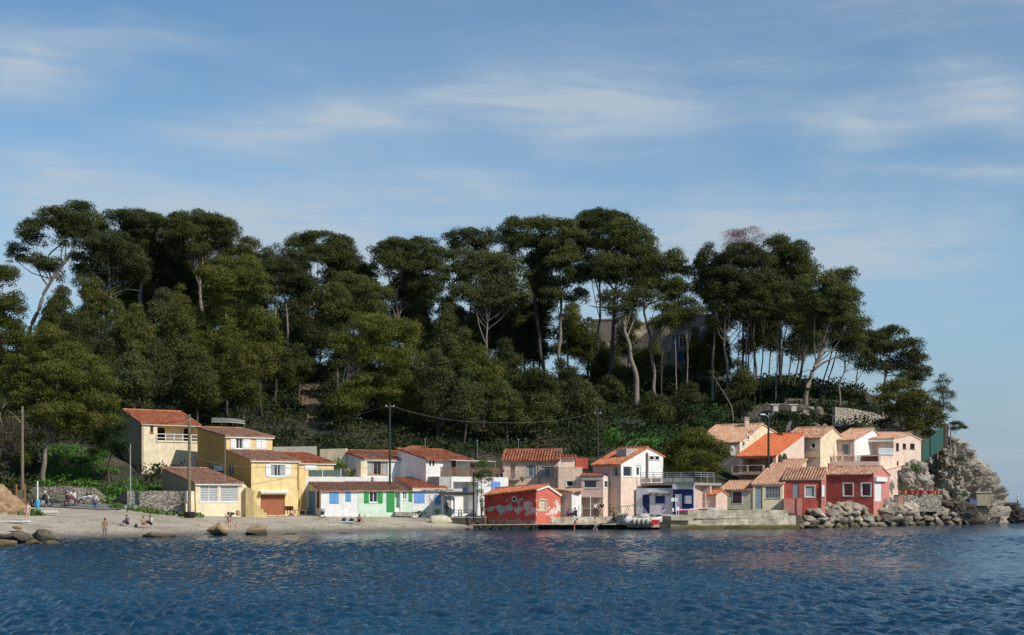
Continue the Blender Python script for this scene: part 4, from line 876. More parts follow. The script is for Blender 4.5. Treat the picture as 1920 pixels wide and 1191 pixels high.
# ---- terrace with the lilac boathouse
h = house('lilac_boathouse', 'lilac boathouse with navy door and shutters under a deep terrace', 'boathouse', 1245, 165, 1.6)
p0, p1 = (1193, 166.8), (1261.5, 165); Q = planes(p0, p1, 4); F = Q['F']; d1 = F.rect((1204.5, 927.5, 1218, 962.5))
P = block(h, p0, p1, 4, 1, 917, 'flat', wall=M_LILAC, ops={'F': [d1 + [.2, False]]}); d1[1] = max(d1[1], 1.2)
door(h, F, d1, M_NAVY, .08); closed(h, F, F.rect((1229, 930, 1246.5, 944)), M_NAVY)
aw = F.rect((1216, 921.5, 1257, 925.5)); mb = MB()
mb.slab([F.p(aw[0], aw[3], 0), F.p(aw[2], aw[3], 0), F.p(aw[2], aw[3] - .08, -.45), F.p(aw[0], aw[3] - .08, -.45)], (0, 0, .04))
for k in range(22): x0 = aw[0] + (aw[2] - aw[0]) * k / 22; panel(mb, F, x0, aw[1], x0 + .09, aw[3] - .09, -.45, -.43)
mb.build('awning', M_OFFW, h)
mb = MB()
for x in (1219, 1230, 1245, 1254): q = F.p(F.s_at(x), zat(927, 166), -.12); mb.ball(q, .14, 6, 5)
mb.build('floats', M_TERRA, h)
q0, q1 = (1261.8, 164.6), (1300, 163.6); Q = planes(q0, q1, 4); F = Q['F']
P = block(h, q0, q1, 4, 1, 909.5, 'flat', wall=M_NAVY, sidewall=M_PINKB, wname='blue_front'); 
mb = MB(); panel(mb, F, -.05, zat(917.5, 164), P['W'] + .05, P['zt'] + .09, -.1, -.01); mb.build('fascia', M_LILAC, h)
r_ = F.rect((1266, 926.5, 1279, 960)); r_[1] = max(1.5, r_[1]); door(h, F, r_, M_LILAC, -.05); r_ = F.rect((1283.5, 929.5, 1296.5, 944.5)); mb = MB(); panel(mb, F, *r_, -.05, -.01); mb.build('shutter', M_LILAC, h)
t = house('roof_terrace', 'long flat roof terrace with thin white railings over the lilac boathouse', 'terrace', 1250, 167, 6)
a_, b_ = G(1201, 900, 167), G(1302, 900, 163); zt = zat(905.5, 165)
n_ = Vector((-(b_ - a_).y, (b_ - a_).x, 0)).normalized(); mb = MB(); mb.slab([(a_.x, a_.y, zt), (b_.x, b_.y, zt), (b_.x + n_.x * 7, b_.y + n_.y * 7, zt), (a_.x + n_.x * 7, a_.y + n_.y * 7, zt)], (0, 0, -.28)); mb.build('slab', M_CONC, t)
TP = Plane((a_.x, a_.y), (b_.x, b_.y)); mb = MB(); k = 5
for i in range(k): panel(mb, TP, TP.L * i / k + .08, zt + .08, TP.L * (i + 1) / k - .08, zt + .55, 0, .05)
mb.build('parapet_panel', M_OFFW, t)
railing(t, [TP.p(0, 0, .03), TP.p(TP.L, 0, .03), TP.p(TP.L, 0, 5)], zt, 1.2, M_GREYM, rails=(1.0, .8, .6), bars=False, post=1.9, r=.03)
mb = MB(); s_ = TP.p(TP.L - .1, zt, .1); mb.tube([(s_[0], s_[1], 1.2), (s_[0], s_[1], zt)], .1, 8); mb.build('column', M_OFFW, t)
mb = MB(); mb.slab([TP.p(-.1, 1.2, 3.2), TP.p(TP.L * .99, 1.2, 4.2), TP.p(TP.L * .99, zt - .3, 4.2), TP.p(-.1, zt - .3, 3.2)], (n_.x * .3, n_.y * .3, 0)); mb.build('back_wall', M_PINKB, t)
# ---- little hut
h = house('hut', 'tiny pinkish hut with an orange roof and dark doorway beside the long pale wall', 'hut', 1326, 166, 1.9)
p0, p1 = (1311, 167.5), (1342, 166); Q = planes(p0, p1, 2.5); F = Q['F']; d1 = F.rect((1317, 930, 1328.5, 960)); d1[1] = 1.75
P = block(h, p0, p1, 2.5, 1.2, 928, 'side', ry=920, wall=M_PINKB, tile=T_NEW, over=.2, ops={'F': [d1 + [.6, True]]})
# ---- pale yellow house
h = house('pale_yellow_house', 'pale yellow cottage with brown shutter, grey blue door and barred window behind the sea wall', 'cottage', 1410, 168, 2)
p0, p1 = (1351, 173), (1411, 171.5); Q = planes(p0, p1, 5); F = Q['F']
P = block(h, p0, p1, 5, 1.4, 919, 'mono', ry=904, wall=M_PALEY, tile=T_PALE)
r_ = F.rect((1374.5, 922.7, 1391, 943.4)); closed(h, F, r_, M_BROWN)
mb = MB(); q = .13; a, c, b, d = r_
for (x0, z0, x1, z1) in ((a - q, c - q, b + q, c - .003), (a - q, d + .003, b + q, d + q), (a - q, c, a - .003, d), (b + .003, c, b + q, d)): panel(mb, F, x0, z0, x1, z1, -.03, .003)
mb.build('surround', M_FRAME, h)
p0, p1 = (1411.5, 171.4), (1468, 171.0); Q = planes(p0, p1, 11); F = Q['F']; d1 = F.rect((1416, 912, 1429.5, 955)); w1 = F.rect((1435, 912.5, 1463, 934.5))
P = block(h, p0, p1, 11, 1.4, 908, 'mono', ry=863, wall=M_PALEY, tile=T_PALE, ops={'F': [d1 + [.2, False], w1 + [.2, False]]}, wname='wall', skew=.36)
door(h, F, d1, M_GREYP, .1); window(h, F, w1, M_GREYM, M_GLASS, mull=9, bars=1)
# ---- red waterside house : left part
h = house('red_house', 'deep red house with pale mixed tile roof and two white framed windows above the boulders', 'house', 1570, 168, 2)
p0, p1 = (1467.5, 171.4), (1540, 170.7); Q = planes(p0, p1, 6); F = Q['F']
w1, d1 = F.rect((1509.5, 911.5, 1527, 932)), F.rect((1486, 907, 1498, 934))
P = block(h, p0, p1, 6.5, 1.0, 899, 'mono', ry=877.5, wall=M_RED, sidewall=M_SALMON, tile=T_MIX, ops={'F': [w1 + [.2, False], d1 + [.2, False]]}, skew=.15, cap=False)
window(h, F, w1, M_FRAME, M_CURT, mull=0, surround=M_OFFW); door(h, F, d1, M_GREYP, .1)
mb = MB(); r_ = F.rect((1468.5, 935, 1496, 962)); panel(mb, F, r_[0], 1.0, r_[2], r_[3], -1.6, -1.45); panel(mb, F, r_[0], 1.0, r_[0] + .15, r_[3], -1.45, -.01); mb.build('porch_wall', M_SALMON, h)
mb = MB(); r_ = F.rect((1496, 934, 1505.5, 973)); panel(mb, F, r_[0] - .2, .2, r_[2] - .2, r_[3], -1.75, -1.2); mb.build('pier', M_SALMON, h)
mb = MB(); r_ = F.rect((1537, 895, 1546, 960)); mb.box(F.p(P['W'] + .18, (P['zt'] + .5) / 2, .1), (.5, .5, P['zt'] - .6)); mb.build('corner_pier', M_SALMON, h)
mb = MB(); q = F.p(P['W'] + .18, zat(920, 163), -.2); mb.box(q, (.35, .12, 1.4), .3); mb.build('shutter', M_FRAME, h)
p0, p1 = (1547.5, 181), (1638, 178.2); Q = planes(p0, p1, 6.2, .1); F = Q['F']; Rt = Q['R']
w1, w2 = F.rect((1581.5, 906.5, 1599, 930)), F.rect((1615.5, 906.5, 1632.5, 930)); dr = Rt.rect((1640, 904, 1654, 940)); dr[1] = max(dr[1], 2.6)
P = block(h, p0, p1, 6.2, 1.0, 890, 'side', ry=877, ridge=.5, wall=M_RED, sidewall=M_SALMON, tile=T_MIX, ops={'F': [w1 + [.2, False], w2 + [.2, False]], 'R': [dr + [.2, False]]}, skew=.1)
for w_ in (w1, w2): window(h, F, w_, M_FRAME, M_GLASS, mull=0, surround=M_FRAME)
door(h, Rt, dr, M_FRAME, .1); mb = MB(); r_ = Rt.rect((1638.5, 894.5, 1659, 903)); panel(mb, Rt, *r_, -.35, -.01); mb.build('blind_box', M_FRAME, h)
chimney(h, 1557.5, 184, 869, 888, .62, M_SALMON, False)
# ---- loggia house
h = house('loggia_house', 'house with vivid orange roof over a black open loggia and brick lattice balcony', 'house', 1420, 177, 5)
p0, p1 = (1385, 182), (1455, 179.5); Q = planes(p0, p1, 8.5, .1); F = Q['F']; Rt = Q['R']; lg = F.rect((1391, 859, 1449, 884))
P = block(h, p0, p1, 8.5, 2.4, 855.5, 'mono', ry=815.5, wall=M_BEIGE, sidewall=M_PALEP, tile=T_BRIGHT, ops={'F': [lg + [3, True]]}, skew=.1, over=.35)
bz = lg[1] - .15; bp0, bp1 = F.p(F.s_at(1380), 0, -1.4), F.p(F.s_at(1438), 0, -1.4)
mb = MB(); BP = Plane(bp0, bp1); panel(mb, BP, 0, bz - .3, BP.L, bz, 0, 1.4)
mb.build('balcony_slab', M_BEIGE, h); mb = MB(); n = int(BP.L / .22)
for i in range(n):
    for j in range(4):
        if (i + j) % 2 == 0 or i % 8 == 0: panel(mb, BP, BP.L * i / n, bz + .05 + j * .2, BP.L * (i + 1) / n - .03, bz + .22 + j * .2, .02, .12)
mb.build('lattice', M_LATT, h); mb = MB(); panel(mb, BP, -.05, bz + .85, BP.L + .05, bz + .95, 0, .16)
for s in (0, .5, 1): panel(mb, BP, BP.L * s - .12, bz, BP.L * s + .12, bz + .85, -.01, .18)
mb.build('balcony_rail', M_BEIGE, h)
s0 = Rt.s_at(1463); mb = MB()
for s in (.9, 2.2): mb.ball(Rt.p(s, P['zt'] - .6 + s * .12, -.15), (.35, .35, .7), 7, 5)
mb.build('climbing_plant', foliage('climber_leaf', (.03, .04, .02), (.08, .07, .04), (.14, .1, .06)), h)
# ---- big pale roof house
h = house('pale_roof_house', 'large house with pale ribbed tile roof, chimney and cream gable behind the dark pine', 'house', 1350, 184, 6)
p0, p1 = (1300, 187), (1387, 183.5); Q = planes(p0, p1, 12, .05); F = Q['F']
P = block(h, p0, p1, 11, 3, 831, 'side', ry=799, ridge=.62, drop=-1.6, wall=M_BEIGE, sidewall=M_CREAM, tile=T_PALE, skew=.05, over=.35)
chimney(h, 1400, 189.5, 788, 806, .55, M_PALEP); Rt = Plane(P['Bp'], P['C'])
for (x, y) in ((1393.5, 832), (1402, 819.5), (1410, 810)):
    s = Rt.s_at(x); z = zat(y, Rt.D(s)); window(h, Rt, (s - .3, z - .35, s + .3, z + .35), M_FRAME, M_DARK, mull=0, inn=-.04)
mb = MB(); q = F.p(P['W'] - .9, zat(848, 184), -.3); mb.box(q, (.7, .5, .9)); mb.ball((q[0], q[1], q[2] + .5), .35, 8, 6); mb.build('vent_hood', M_OFFW, h)
# ---- shuttered house
h = house('blind_window_house', 'beige house with a large closed white roller blind under bleached mixed tiles', 'house', 1515, 179, 6)
p0, p1 = (1472.5, 189), (1538, 186.5); Q = planes(p0, p1, 7.5, .1); F = Q['F']; Rt = Q['R']; w1 = F.rect((1521, 831, 1528.5, 840)); b1 = F.rect((1483, 828.5, 1510, 849.5))
P = block(h, p0, p1, 7.5, 3, 822, 'side', ry=804, ridge=.5, wall=M_BEIGE, sidewall=M_CREAM, tile=T_MIX, skew=.1, ops={'F': [w1 + [.2, False], b1 + [.2, False]]})
window(h, F, w1, M_OFFW, M_DARK, mull=0); mb = MB(); panel(mb, F, b1[0], b1[1], b1[2], b1[3], .08, .14)
for k in range(14): z = b1[1] + (b1[3] - b1[1]) * k / 14; panel(mb, F, b1[0] + .03, z + .02, b1[2] - .03, z + .09, .065, .08)
mb.build('roller_blind', M_FRAME, h)
railing(h, [F.p(b1[0] - .2, 0, -.25), F.p(b1[2] + .2, 0, -.25)], b1[1] - .1, .75, M_STEEL, name='balcony_rail')
mb = MB(); panel(mb, F, .2, zat(858, 188), P['W'] - .3, zat(850.5, 188), -.12, -.01); mb.build('ledge', M_YELL, h)
mb = MB(); c = G(1557, 846, 190); mb.box((c.x, c.y, c.z - 2.2), (1.0, .9, 4.6)); mb.slab([(c.x - .5, c.y - .45, c.z + .1), (c.x + .5, c.y - .45, c.z + .1), (c.x + .2, c.y - .45, c.z + 1.0), (c.x - .2, c.y - .45, c.z + 1.0)], (0, .9, 0)); mb.box((c.x, c.y, c.z + 1.3), (.4, .5, .6)); 
o = mb.build('barbecue', M_PALEP, None, root=True); tag(o, 'white plastered barbecue chimney on the terrace beside the beige house', 'barbecue')
# ---- terrace houses to the right
h = house('glass_door_house', 'peach house with glass balcony door and orange tiles, second gable from the rock', 'house', 1585, 179, 6)
p0, p1 = (1561, 191), (1602, 189.5); Q = planes(p0, p1, 8, .15); F = Q['F']; w1 = F.rect((1577.5, 832, 1594, 853)); Rt = Q['R']
P = block(h, p0, p1, 8, 3.5, 826, 'side', ry=806, ridge=.6, wall=M_PALEP, sidewall=M_WHITE, tile=T_NEW and T_PALE, skew=.25, ops={'F': [w1 + [.2, False]]})
window(h, F, w1, M_OFFW, M_GLASS, mull=1, curtain=True)
h = house('end_house', 'pale pink end house with three small windows in its sunny flank beside the rock', 'house', 1680, 184, 5)
p0, p1 = (1604, 193), (1675, 191); Q = planes(p0, p1, 7, .2); F = Q['F']; lg = F.rect((1616, 829, 1672, 853))
P = block(h, p0, p1, 7, 3.5, 824, 'mono', ry=809.5, wall=M_PALEP, sidewall=M_WHITE, tile=T_NEW and T_PALE, skew=.25, ops={'F': [lg + [1.6, True]]})
mb = MB(); panel(mb, F, lg[0] - .3, P['zt'] - .38, P['W'], P['zt'] - .12, -.35, -.01); mb.build('fascia', M_FRAME, h)
bk = Plane(F.A + F.n * 1.58, F.B + F.n * 1.58)
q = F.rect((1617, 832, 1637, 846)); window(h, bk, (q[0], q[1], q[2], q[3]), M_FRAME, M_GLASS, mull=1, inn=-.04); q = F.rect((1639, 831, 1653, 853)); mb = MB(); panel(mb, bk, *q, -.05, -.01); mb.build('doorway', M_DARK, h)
q0, q1 = (1675.3, 190.8), (1727, 195.3); Q = planes(q0, q1, 5); F = Q['F']; ws = [F.rect(r) for r in ((1680, 831, 1685.5, 845), (1692.5, 832, 1699, 841.5), (1706.5, 832, 1715, 842))] + [F.rect((1681.5, 865, 1685, 875))]
P = block(h, q0, q1, 5, 1.5, 822.5, 'front', ry=815.5, ridge=.6, drop=.0, wall=M_PALEP, tile=T_PALE, over=.15, ops={'F': [w_ + [.22, False] for w_ in ws]}, wname='gable_wall')
for w_ in ws: window(h, F, w_, M_BROWN, M_DARK, mull=0, inn=.16)
q0 = (1648, 188.5); A_ = Vector((gx(*q0), q0[1])); Pw = Plane((A_.x, A_.y), F.p(.0, 0)[:2]); mb = MB(); wallface(mb, Pw, 1.5, [(0, zat(852, 188)), (Pw.L, zat(852, 188))], []); mb.slab([Pw.p(0, zat(852, 188), 0), Pw.p(Pw.L, zat(852, 188), 0), Pw.p(Pw.L, zat(852, 188), 4), Pw.p(0, zat(852, 188), 4)], (0, 0, -.2)); mb.build('terrace_wall', M_PALEP, h)
mb = MB(); panel(mb, Pw, 0, zat(851, 188), Pw.L, zat(841, 188), .05, .08); mb.build('glass_screen', mk('frosted_glass', (.45, .50, .54), .3), h)
railing(h, [Pw.p(0, 0, .02), Pw.p(Pw.L, 0, .02)], zat(852, 188), .82, M_FRAME, bars=False, post=.9, r=.04, name='glass_frame')
mb = MB(); Lw = Plane(P['A'].xy if False else (gx(1652, 187.0), 187.0), (gx(1700, 192), 192)); wallface(mb, Lw, 1.2, [(0, zat(884, 187)), (Lw.L, zat(871, 192))], []); mb.slab([Lw.p(0, zat(884, 187), 0), Lw.p(Lw.L, zat(871, 192), 0), Lw.p(Lw.L, zat(871, 192), 1.5), Lw.p(0, zat(884, 187), 1.5)], (0, 0, -.12)); mb.build('ramp_wall', M_PALEP, h)
# shared terrace with lattice balustrade
h = house('lattice_terrace', 'terrace with a brown brick lattice balustrade above the red house', 'terrace', 1600, 188, 5)
a_, b_ = G(1545, 900, 189), G(1649, 900, 188); TP = Plane((a_.x, a_.y), (b_.x, b_.y)); zt = zat(865.5, 188.5)
mb = MB(); panel(mb, TP, 0, 1.2, TP.L, zt, 0, 5); mb.build('terrace_wall', M_PINKB, h); mb = MB(); n = int(TP.L / .22)
for i in range(n):
    for j in range(4):
        if (i + j) % 2 == 0: panel(mb, TP, TP.L * i / n, zt + .03 + j * .17, TP.L * (i + 1) / n - .03, zt + .18 + j * .17, .02, .12)
mb.build('lattice', M_LATT, h); mb = MB(); panel(mb, TP, -.05, zt + .72, TP.L + .05, zt + .8, 0, .16)
for s in (.0, .33, .62, 1): panel(mb, TP, TP.L * s - .14, zt, TP.L * s + .14, zt + .72, -.02, .2)
mb.build('balustrade_frame', M_BEIGE, h)
M_VILLA = mk('shaded_villa_render', (.30, .26, .22), stain=.5)  # darker wall colour, the shade of the pines painted in
# ---- villa on the crest
h = house('hilltop_villa', 'grey villa with blue shutters on the hill crest behind the tall pine trunks', 'villa', 1220, 243, 24)
p0, p1 = (1108, 244), (1178, 242); Q = planes(p0, p1, 9); F = Q['F']; w1, w2, w3 = F.rect((1120, 640, 1128, 655)), F.rect((1152, 668, 1158, 682)), F.rect((1140, 640, 1146, 655))
P = block(h, p0, p1, 9, 20, 603, 'flat', wall=M_VILLA, ops={'F': [w_ + [.2, False] for w_ in (w1, w2, w3)]}, parapet=.3, wname='west_wing_wall')
for w_ in (w1, w2, w3): window(h, F, w_, M_FRAME, M_DARK)
leaf(h, F, F.rect((1113, 640, 1119.5, 655)), M_NAVY); leaf(h, F, F.rect((1129, 640, 1135, 655)), M_NAVY)
p0, p1 = (1178.5, 245), (1245, 243.5); P = block(h, p0, p1, 8, 20, 608, 'flat', wall=M_CREAM, wname='link_wall', parapet=.3)
p0, p1 = (1240, 241), (1335, 238.5); Q = planes(p0, p1, 10); F = Q['F']; ws = [F.rect(r) for r in ((1273.5, 627.5, 1286, 650), (1281, 658.5, 1293, 679), (1302, 629, 1312, 650), (1250, 660, 1258, 678))]
P = block(h, p0, p1, 10, 19, 597, 'flat', wall=M_VILLA, ops={'F': [w_ + [.2, False] for w_ in ws]}, parapet=.35, wname='east_wing_wall', fascia=M_VILLA)
for w_ in ws: window(h, F, w_, mk('cream_paint', (.62, .56, .40)), M_DARK, mull=1, bars=3)
for r_ in ((1261.5, 627.5, 1272, 651), (1269.5, 658.5, 1280, 679), (1299, 658.5, 1309, 679), (1313, 629, 1322, 650)): leaf(h, F, F.rect(r_), mk('blue_shutter', (.04, .12, .30)), .02)
# ---------------------------------------------------------------- trees and bushes
rs = np.random.RandomState(7)
def tuft_mesh(name, C_, A_, L_, W_, mat):
    """many small pointed leaf tufts: centres C, axes A, lengths L, widths W"""
    n = len(C_); S = A_[:, 3:]; A_ = A_[:, :3]
    L = L_[:, None]; W = W_[:, None]
    v = np.empty((n, 4, 3)); v[:, 0] = C_ - A_ * L * .35; v[:, 1] = C_ + A_ * L * .1 + S * W; v[:, 2] = C_ + A_ * L * .65; v[:, 3] = C_ + A_ * L * .1 - S * W
    me = bpy.data.meshes.new(name); me.vertices.add(n * 4); me.vertices.foreach_set('co', v.reshape(-1).astype(np.float32))
    me.loops.add(n * 4); me.loops.foreach_set('vertex_index', np.arange(n * 4, dtype=np.int32)); me.polygons.add(n); me.polygons.foreach_set('loop_start', np.arange(0, n * 4, 4, dtype=np.int32))
    try: me.polygons.foreach_set('loop_total', np.full(n, 4, dtype=np.int32))
    except Exception: pass
    me.update(calc_edges=True); me.materials.append(mat); return me
def puff_points(puffs, dens, up=.55, under=.35):
    C_ = []; A_ = []
    for (c, r) in puffs:
        c = np.array(c); r = np.array(r); area = 12.6 * ((r[0] * r[1]) ** 1.6 / 3 + (r[0] * r[2]) ** 1.6 / 3 + (r[1] * r[2]) ** 1.6 / 3) ** (1 / 1.6)
        n = max(8, int(area * dens)); d = rs.normal(size=(n, 3)); d /= np.linalg.norm(d, axis=1)[:, None]
        keep = (d[:, 2] > -.25) | (rs.rand(n) < under); d = d[keep]; n = len(d)
        rad = .5 + .5 * np.sqrt(rs.rand(n)); rad *= 1 + .15 * rs.normal(size=n)
        C_.append(c + d * r * rad[:, None]); nv = d + rs.normal(size=(n, 3)) * .38; nv /= np.linalg.norm(nv, axis=1)[:, None] + 1e-9; a = d * .3 + np.array([0, 0, up]) + rs.normal(size=(n, 3)) * .6
        k = (rs.rand(n) < .72)[:, None]; a = np.where(k, a - nv * (a * nv).sum(1)[:, None], d + np.array([0, 0, up]) + rs.normal(size=(n, 3)) * .35); a /= np.linalg.norm(a, axis=1)[:, None] + 1e-9
        s = np.where(k, np.cross(nv, a), np.cross(a, rs.normal(size=(n, 3)))); s /= np.linalg.norm(s, axis=1)[:, None] + 1e-9; A_.append(np.concatenate([a, s], 1))
    return np.concatenate(C_), np.concatenate(A_)
def subpuffs(c, r, pr, fill=1.0, flat=.75):
    """break a big crown lobe into small cauliflower puffs over its upper shell"""
    out = []; r = np.array(r, float); area = 12.6 * (r[0] * r[1] + r[0] * r[2] + r[1] * r[2]) / 3
    n = max(3, int(area / (pr * pr * 3.4) * fill))
    for i in range(n):
        d = rs.normal(size=3); d /= np.linalg.norm(d)
        if d[2] < -.2 and rs.rand() < .7: d[2] = -d[2]
        k = .45 + .45 * rs.rand() ** .5; s = pr * (.65 + .7 * rs.rand())
        out.append((np.array(c) + d * r * k, (s * 1.15, s * 1.15, s * flat)))
    return out
F_PINE = foliage('pine_needles', (.033, .046, .012), (.077, .093, .024), (.148, .156, .042), .28)
F_PINEB = foliage('bluish_pine_needles', (.034, .046, .016), (.071, .086, .028), (.130, .140, .048), .28)
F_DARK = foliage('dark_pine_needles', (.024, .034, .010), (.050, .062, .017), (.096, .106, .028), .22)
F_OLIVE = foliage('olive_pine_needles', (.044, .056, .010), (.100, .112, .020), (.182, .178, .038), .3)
F_LIGHT = foliage('light_leaves', (.04, .07, .015), (.08, .12, .03), (.15, .18, .06), .3)
F_LEAF = foliage('green_leaves', (.035, .10, .015), (.08, .20, .03), (.15, .30, .05), .35)
F_SCRUB = foliage('scrub_leaves', (.010, .018, .005), (.024, .038, .010), (.062, .078, .022), .18)
F_GREY = foliage('greyish_leaves', (.03, .045, .02), (.07, .09, .045), (.12, .14, .08), .2)
F_DEAD = foliage('dead_needles', (.16, .055, .04), (.24, .09, .07), (.32, .15, .12), .2)
BARK = mk('pine_bark', (.25, .21, .17), .95, .4, 2.5, .5, (.08, .06, .05), bump=.6, bscale=6); BARKD = mk('dark_bark', (.10, .08, .065), .95, .4, 2.5, bump=.6, bscale=6)
def smooth(pts, k=3):
    pts = [Vector(p) for p in pts]; out = []
    for i in range(len(pts) - 1):
        p0, p1, p2, p3 = pts[max(i - 1, 0)], pts[i], pts[i + 1], pts[min(i + 2, len(pts) - 1)]
        for j in range(k):
            t = j / k; out.append(.5 * ((2 * p1) + (p2 - p0) * t + (2 * p0 - 5 * p1 + 4 * p2 - p3) * t * t + (3 * p1 - p0 - 3 * p2 + p3) * t ** 3))
    return out + [pts[-1]]
def tree(name, label, D, trunk, blobs, mat=F_PINE, bark=BARK, tr=.28, dens=5.5, pr=.95, leaf=.50, fill=1.0, group=None, cat='pine tree', z0=None, limbs=True, spread=.55, extra=None, up=.55, flat=.75, sag=0, only=None):
    """trunk: pixel points bottom to top at distance D. blobs: (px, py, rx, ry) crown lobes in pixels, given real depth"""
    k = D / FP; tp = [G(x, y, D) for x, y in trunk]
    b = tp[0]; zg = ground(b.x, b.y) if z0 is None else z0
    if b.z > zg + .2: tp = [Vector((b.x + (b.x - tp[1].x) * .15, b.y, zg - .3))] + tp
    root = empty(name, tp[0].copy(), label, cat, group)
    puffs = []; cents = []; rnd = random.Random(int(D * 7 + trunk[0][0] * 13))
    if name == 'umbrella_pine' and len(blobs) > 4: blobs = blobs + [(x + rnd.uniform(-.3, .3) * rx, y + ry * 1.15, rx * .82, ry * .85) for (x, y, rx, ry) in blobs if rnd.random() < .5]
    for (x, y, rx, ry) in blobs:
        rx *= 1.14; ry *= 1.32; c = G(x, y, D); dy = rnd.uniform(-1, 1) * rx * k * spread; c = c + Vector((c.x / D * dy, dy, (c.z - CAMZ) / D * dy)); cents.append(c)
        ry_ = rx * k * .85
        puffs += subpuffs(c, (rx * k * .92, ry_, ry * k * .92), pr * min(1, .5 + rx * k / 5), fill, flat)
    C_, A_ = puff_points(puffs, dens * 3.9, up); n = len(C_); C_ = C_ - np.array(tp[0]); leaf *= .56
    me = tuft_mesh('crown', C_, A_, leaf * (.6 + .8 * rs.rand(n)), leaf * .22 * (.6 + .8 * rs.rand(n)), mat)
    o = bpy.data.objects.new('crown', me); COL.objects.link(o); o.parent = root
    mb = MB(); sp = smooth(tp, 5); m = len(sp); sp = [p + Vector((mnoise.noise(p * .35 + Vector((D, 0, 0))), mnoise.noise(p * .35 + Vector((0, D, 9))), 0)) * tr * (1.1 if 0 < i < m - 1 else .1) for i, p in enumerate(sp)]; mb.tube(sp, [tr * (1 - .62 * i / (m - 1)) for i in range(m)], 8)
    for q_ in range(7):
        a = sp[rnd.randint(int(m * .35), m - 1)]; an = rnd.uniform(0, 6.28); l_ = rnd.uniform(.4, 1.6); mb.tube([a, a + Vector((math.cos(an) * l_ * .6, math.sin(an) * l_ * .6, l_ * .1)), a + Vector((math.cos(an) * l_, math.sin(an) * l_, l_ * .35))], [tr * .16, tr * .1, tr * .03], 5, False)
    if limbs:
        top = sp[-1]
        for c in cents:
            j = max(int(m * .45), min(m - 1, int(m * rnd.uniform(.55, 1.0)))); s = sp[j]; r0 = tr * .42 * (1 - .5 * j / m)
            mid = s.lerp(c, .5) + Vector((rnd.uniform(-.4, .4), rnd.uniform(-.4, .4), -abs(c.z - s.z) * .12 - .15)); q = smooth([s, mid, c], 3); mb.tube(q, [r0 * (1 - .7 * i / (len(q) - 1)) for i in range(len(q))], 6, False)
            for t in range(3):
                a = q[rnd.randint(2, len(q) - 1)]; e = a + Vector((rnd.uniform(-1.6, 1.6), rnd.uniform(-1.2, 1.2), rnd.uniform(.1, 1.3))); mb.tube([a, a.lerp(e, .5) + Vector((0, 0, .12)), e], [r0 * .35, r0 * .25, r0 * .1], 5, False)
    for e in (extra or []):       # bare limbs drawn as their own lines
        q = smooth([G(x, y, D) for x, y in e]); mb.tube(q, [tr * .45 * (1 - .7 * i / (len(q) - 1)) for i in range(len(q))], 6)
    t = mb.build('trunk', bark, root, smooth=True); return root
def bush(name, label, px, py, D, rx, ry, mat=F_LEAF, cat='bush', dens=6, leaf=.32, group=None, lobes=5, z0=None):
    c = G(px, py, D); k = D / FP; R_, H = rx * k, ry * k; rnd = random.Random(int(px * 3 + py)); root = empty(name, (c.x, c.y, c.z - H), label, cat, group)
    puffs = []
    for i in range(lobes): a = rnd.uniform(0, 6.28); q = rnd.uniform(.1, .55); puffs.append(((math.cos(a) * q * R_, math.sin(a) * q * R_, H * rnd.uniform(.7, 1.25)), (R_ * .55, R_ * .55, H * .6)))
    puffs.append(((0, 0, H), (R_ * .8, R_ * .8, H * .85)))
    C_, A_ = puff_points(puffs, dens, .5, .6); n = len(C_)
    o = bpy.data.objects.new('foliage', tuft_mesh('foliage', C_, A_, leaf * (.6 + .8 * rs.rand(n)), leaf * .36 * (.6 + .8 * rs.rand(n)), mat)); COL.objects.link(o); o.parent = root
    mb = MB(); zb = -H * .4
    for i in range(4): a = i * 1.57 + .4; mb.tube([(0, 0, zb), (math.cos(a) * R_ * .2, math.sin(a) * R_ * .2, H * .5), (math.cos(a) * R_ * .5, math.sin(a) * R_ * .5, H * 1.1)], [.06, .04, .02], 5)
    me = mb.build('stem', BARKD, None); me.parent = root; return root
T = tree
# --- skyline, from the left
T('umbrella_pine', 'tall leaning pine with a pale bare trunk, first on the skyline from the left', 222, [(57, 640), (62, 600), (74, 567), (96, 530), (113, 502), (128, 480)], [(150, 408, 38, 22), (105, 415, 34, 20), (60, 432, 28, 16), (33, 473, 18, 12), (68, 490, 24, 11), (150, 440, 36, 20), (95, 497, 25, 10), (125, 425, 30, 18)], F_DARK, tr=.42, leaf=.5, extra=[[(98, 528), (90, 500), (92, 478), (110, 462), (118, 455), (108, 440)], [(113, 503), (138, 470), (142, 440), (150, 425)]])
T('umbrella_pine', 'pine with forked white limbs in front of the tall skyline pines above the cream house', 214, [(214, 640), (211, 600), (208, 560), (206, 530), (205, 488)], [(200, 462, 34, 20), (235, 482, 32, 20), (168, 468, 26, 18), (150, 490, 22, 14), (255, 500, 26, 18), (222, 450, 22, 14)], F_PINEB, tr=.26, extra=[[(207, 552), (190, 528), (170, 508), (161, 494)], [(210, 555), (228, 545), (245, 543), (262, 546)]])
T('umbrella_pine', 'broad crowned pine second from the left on the skyline', 236, [(262, 580), (264, 545), (275, 510), (277, 490)], [(225, 417, 38, 18), (262, 415, 40, 18), (295, 430, 34, 22), (255, 448, 36, 20), (285, 470, 36, 26), (240, 450, 30, 24), (310, 500, 28, 18)], F_DARK, tr=.4, extra=[[(275, 512), (262, 490), (255, 470)], [(276, 505), (295, 495), (310, 490)]])
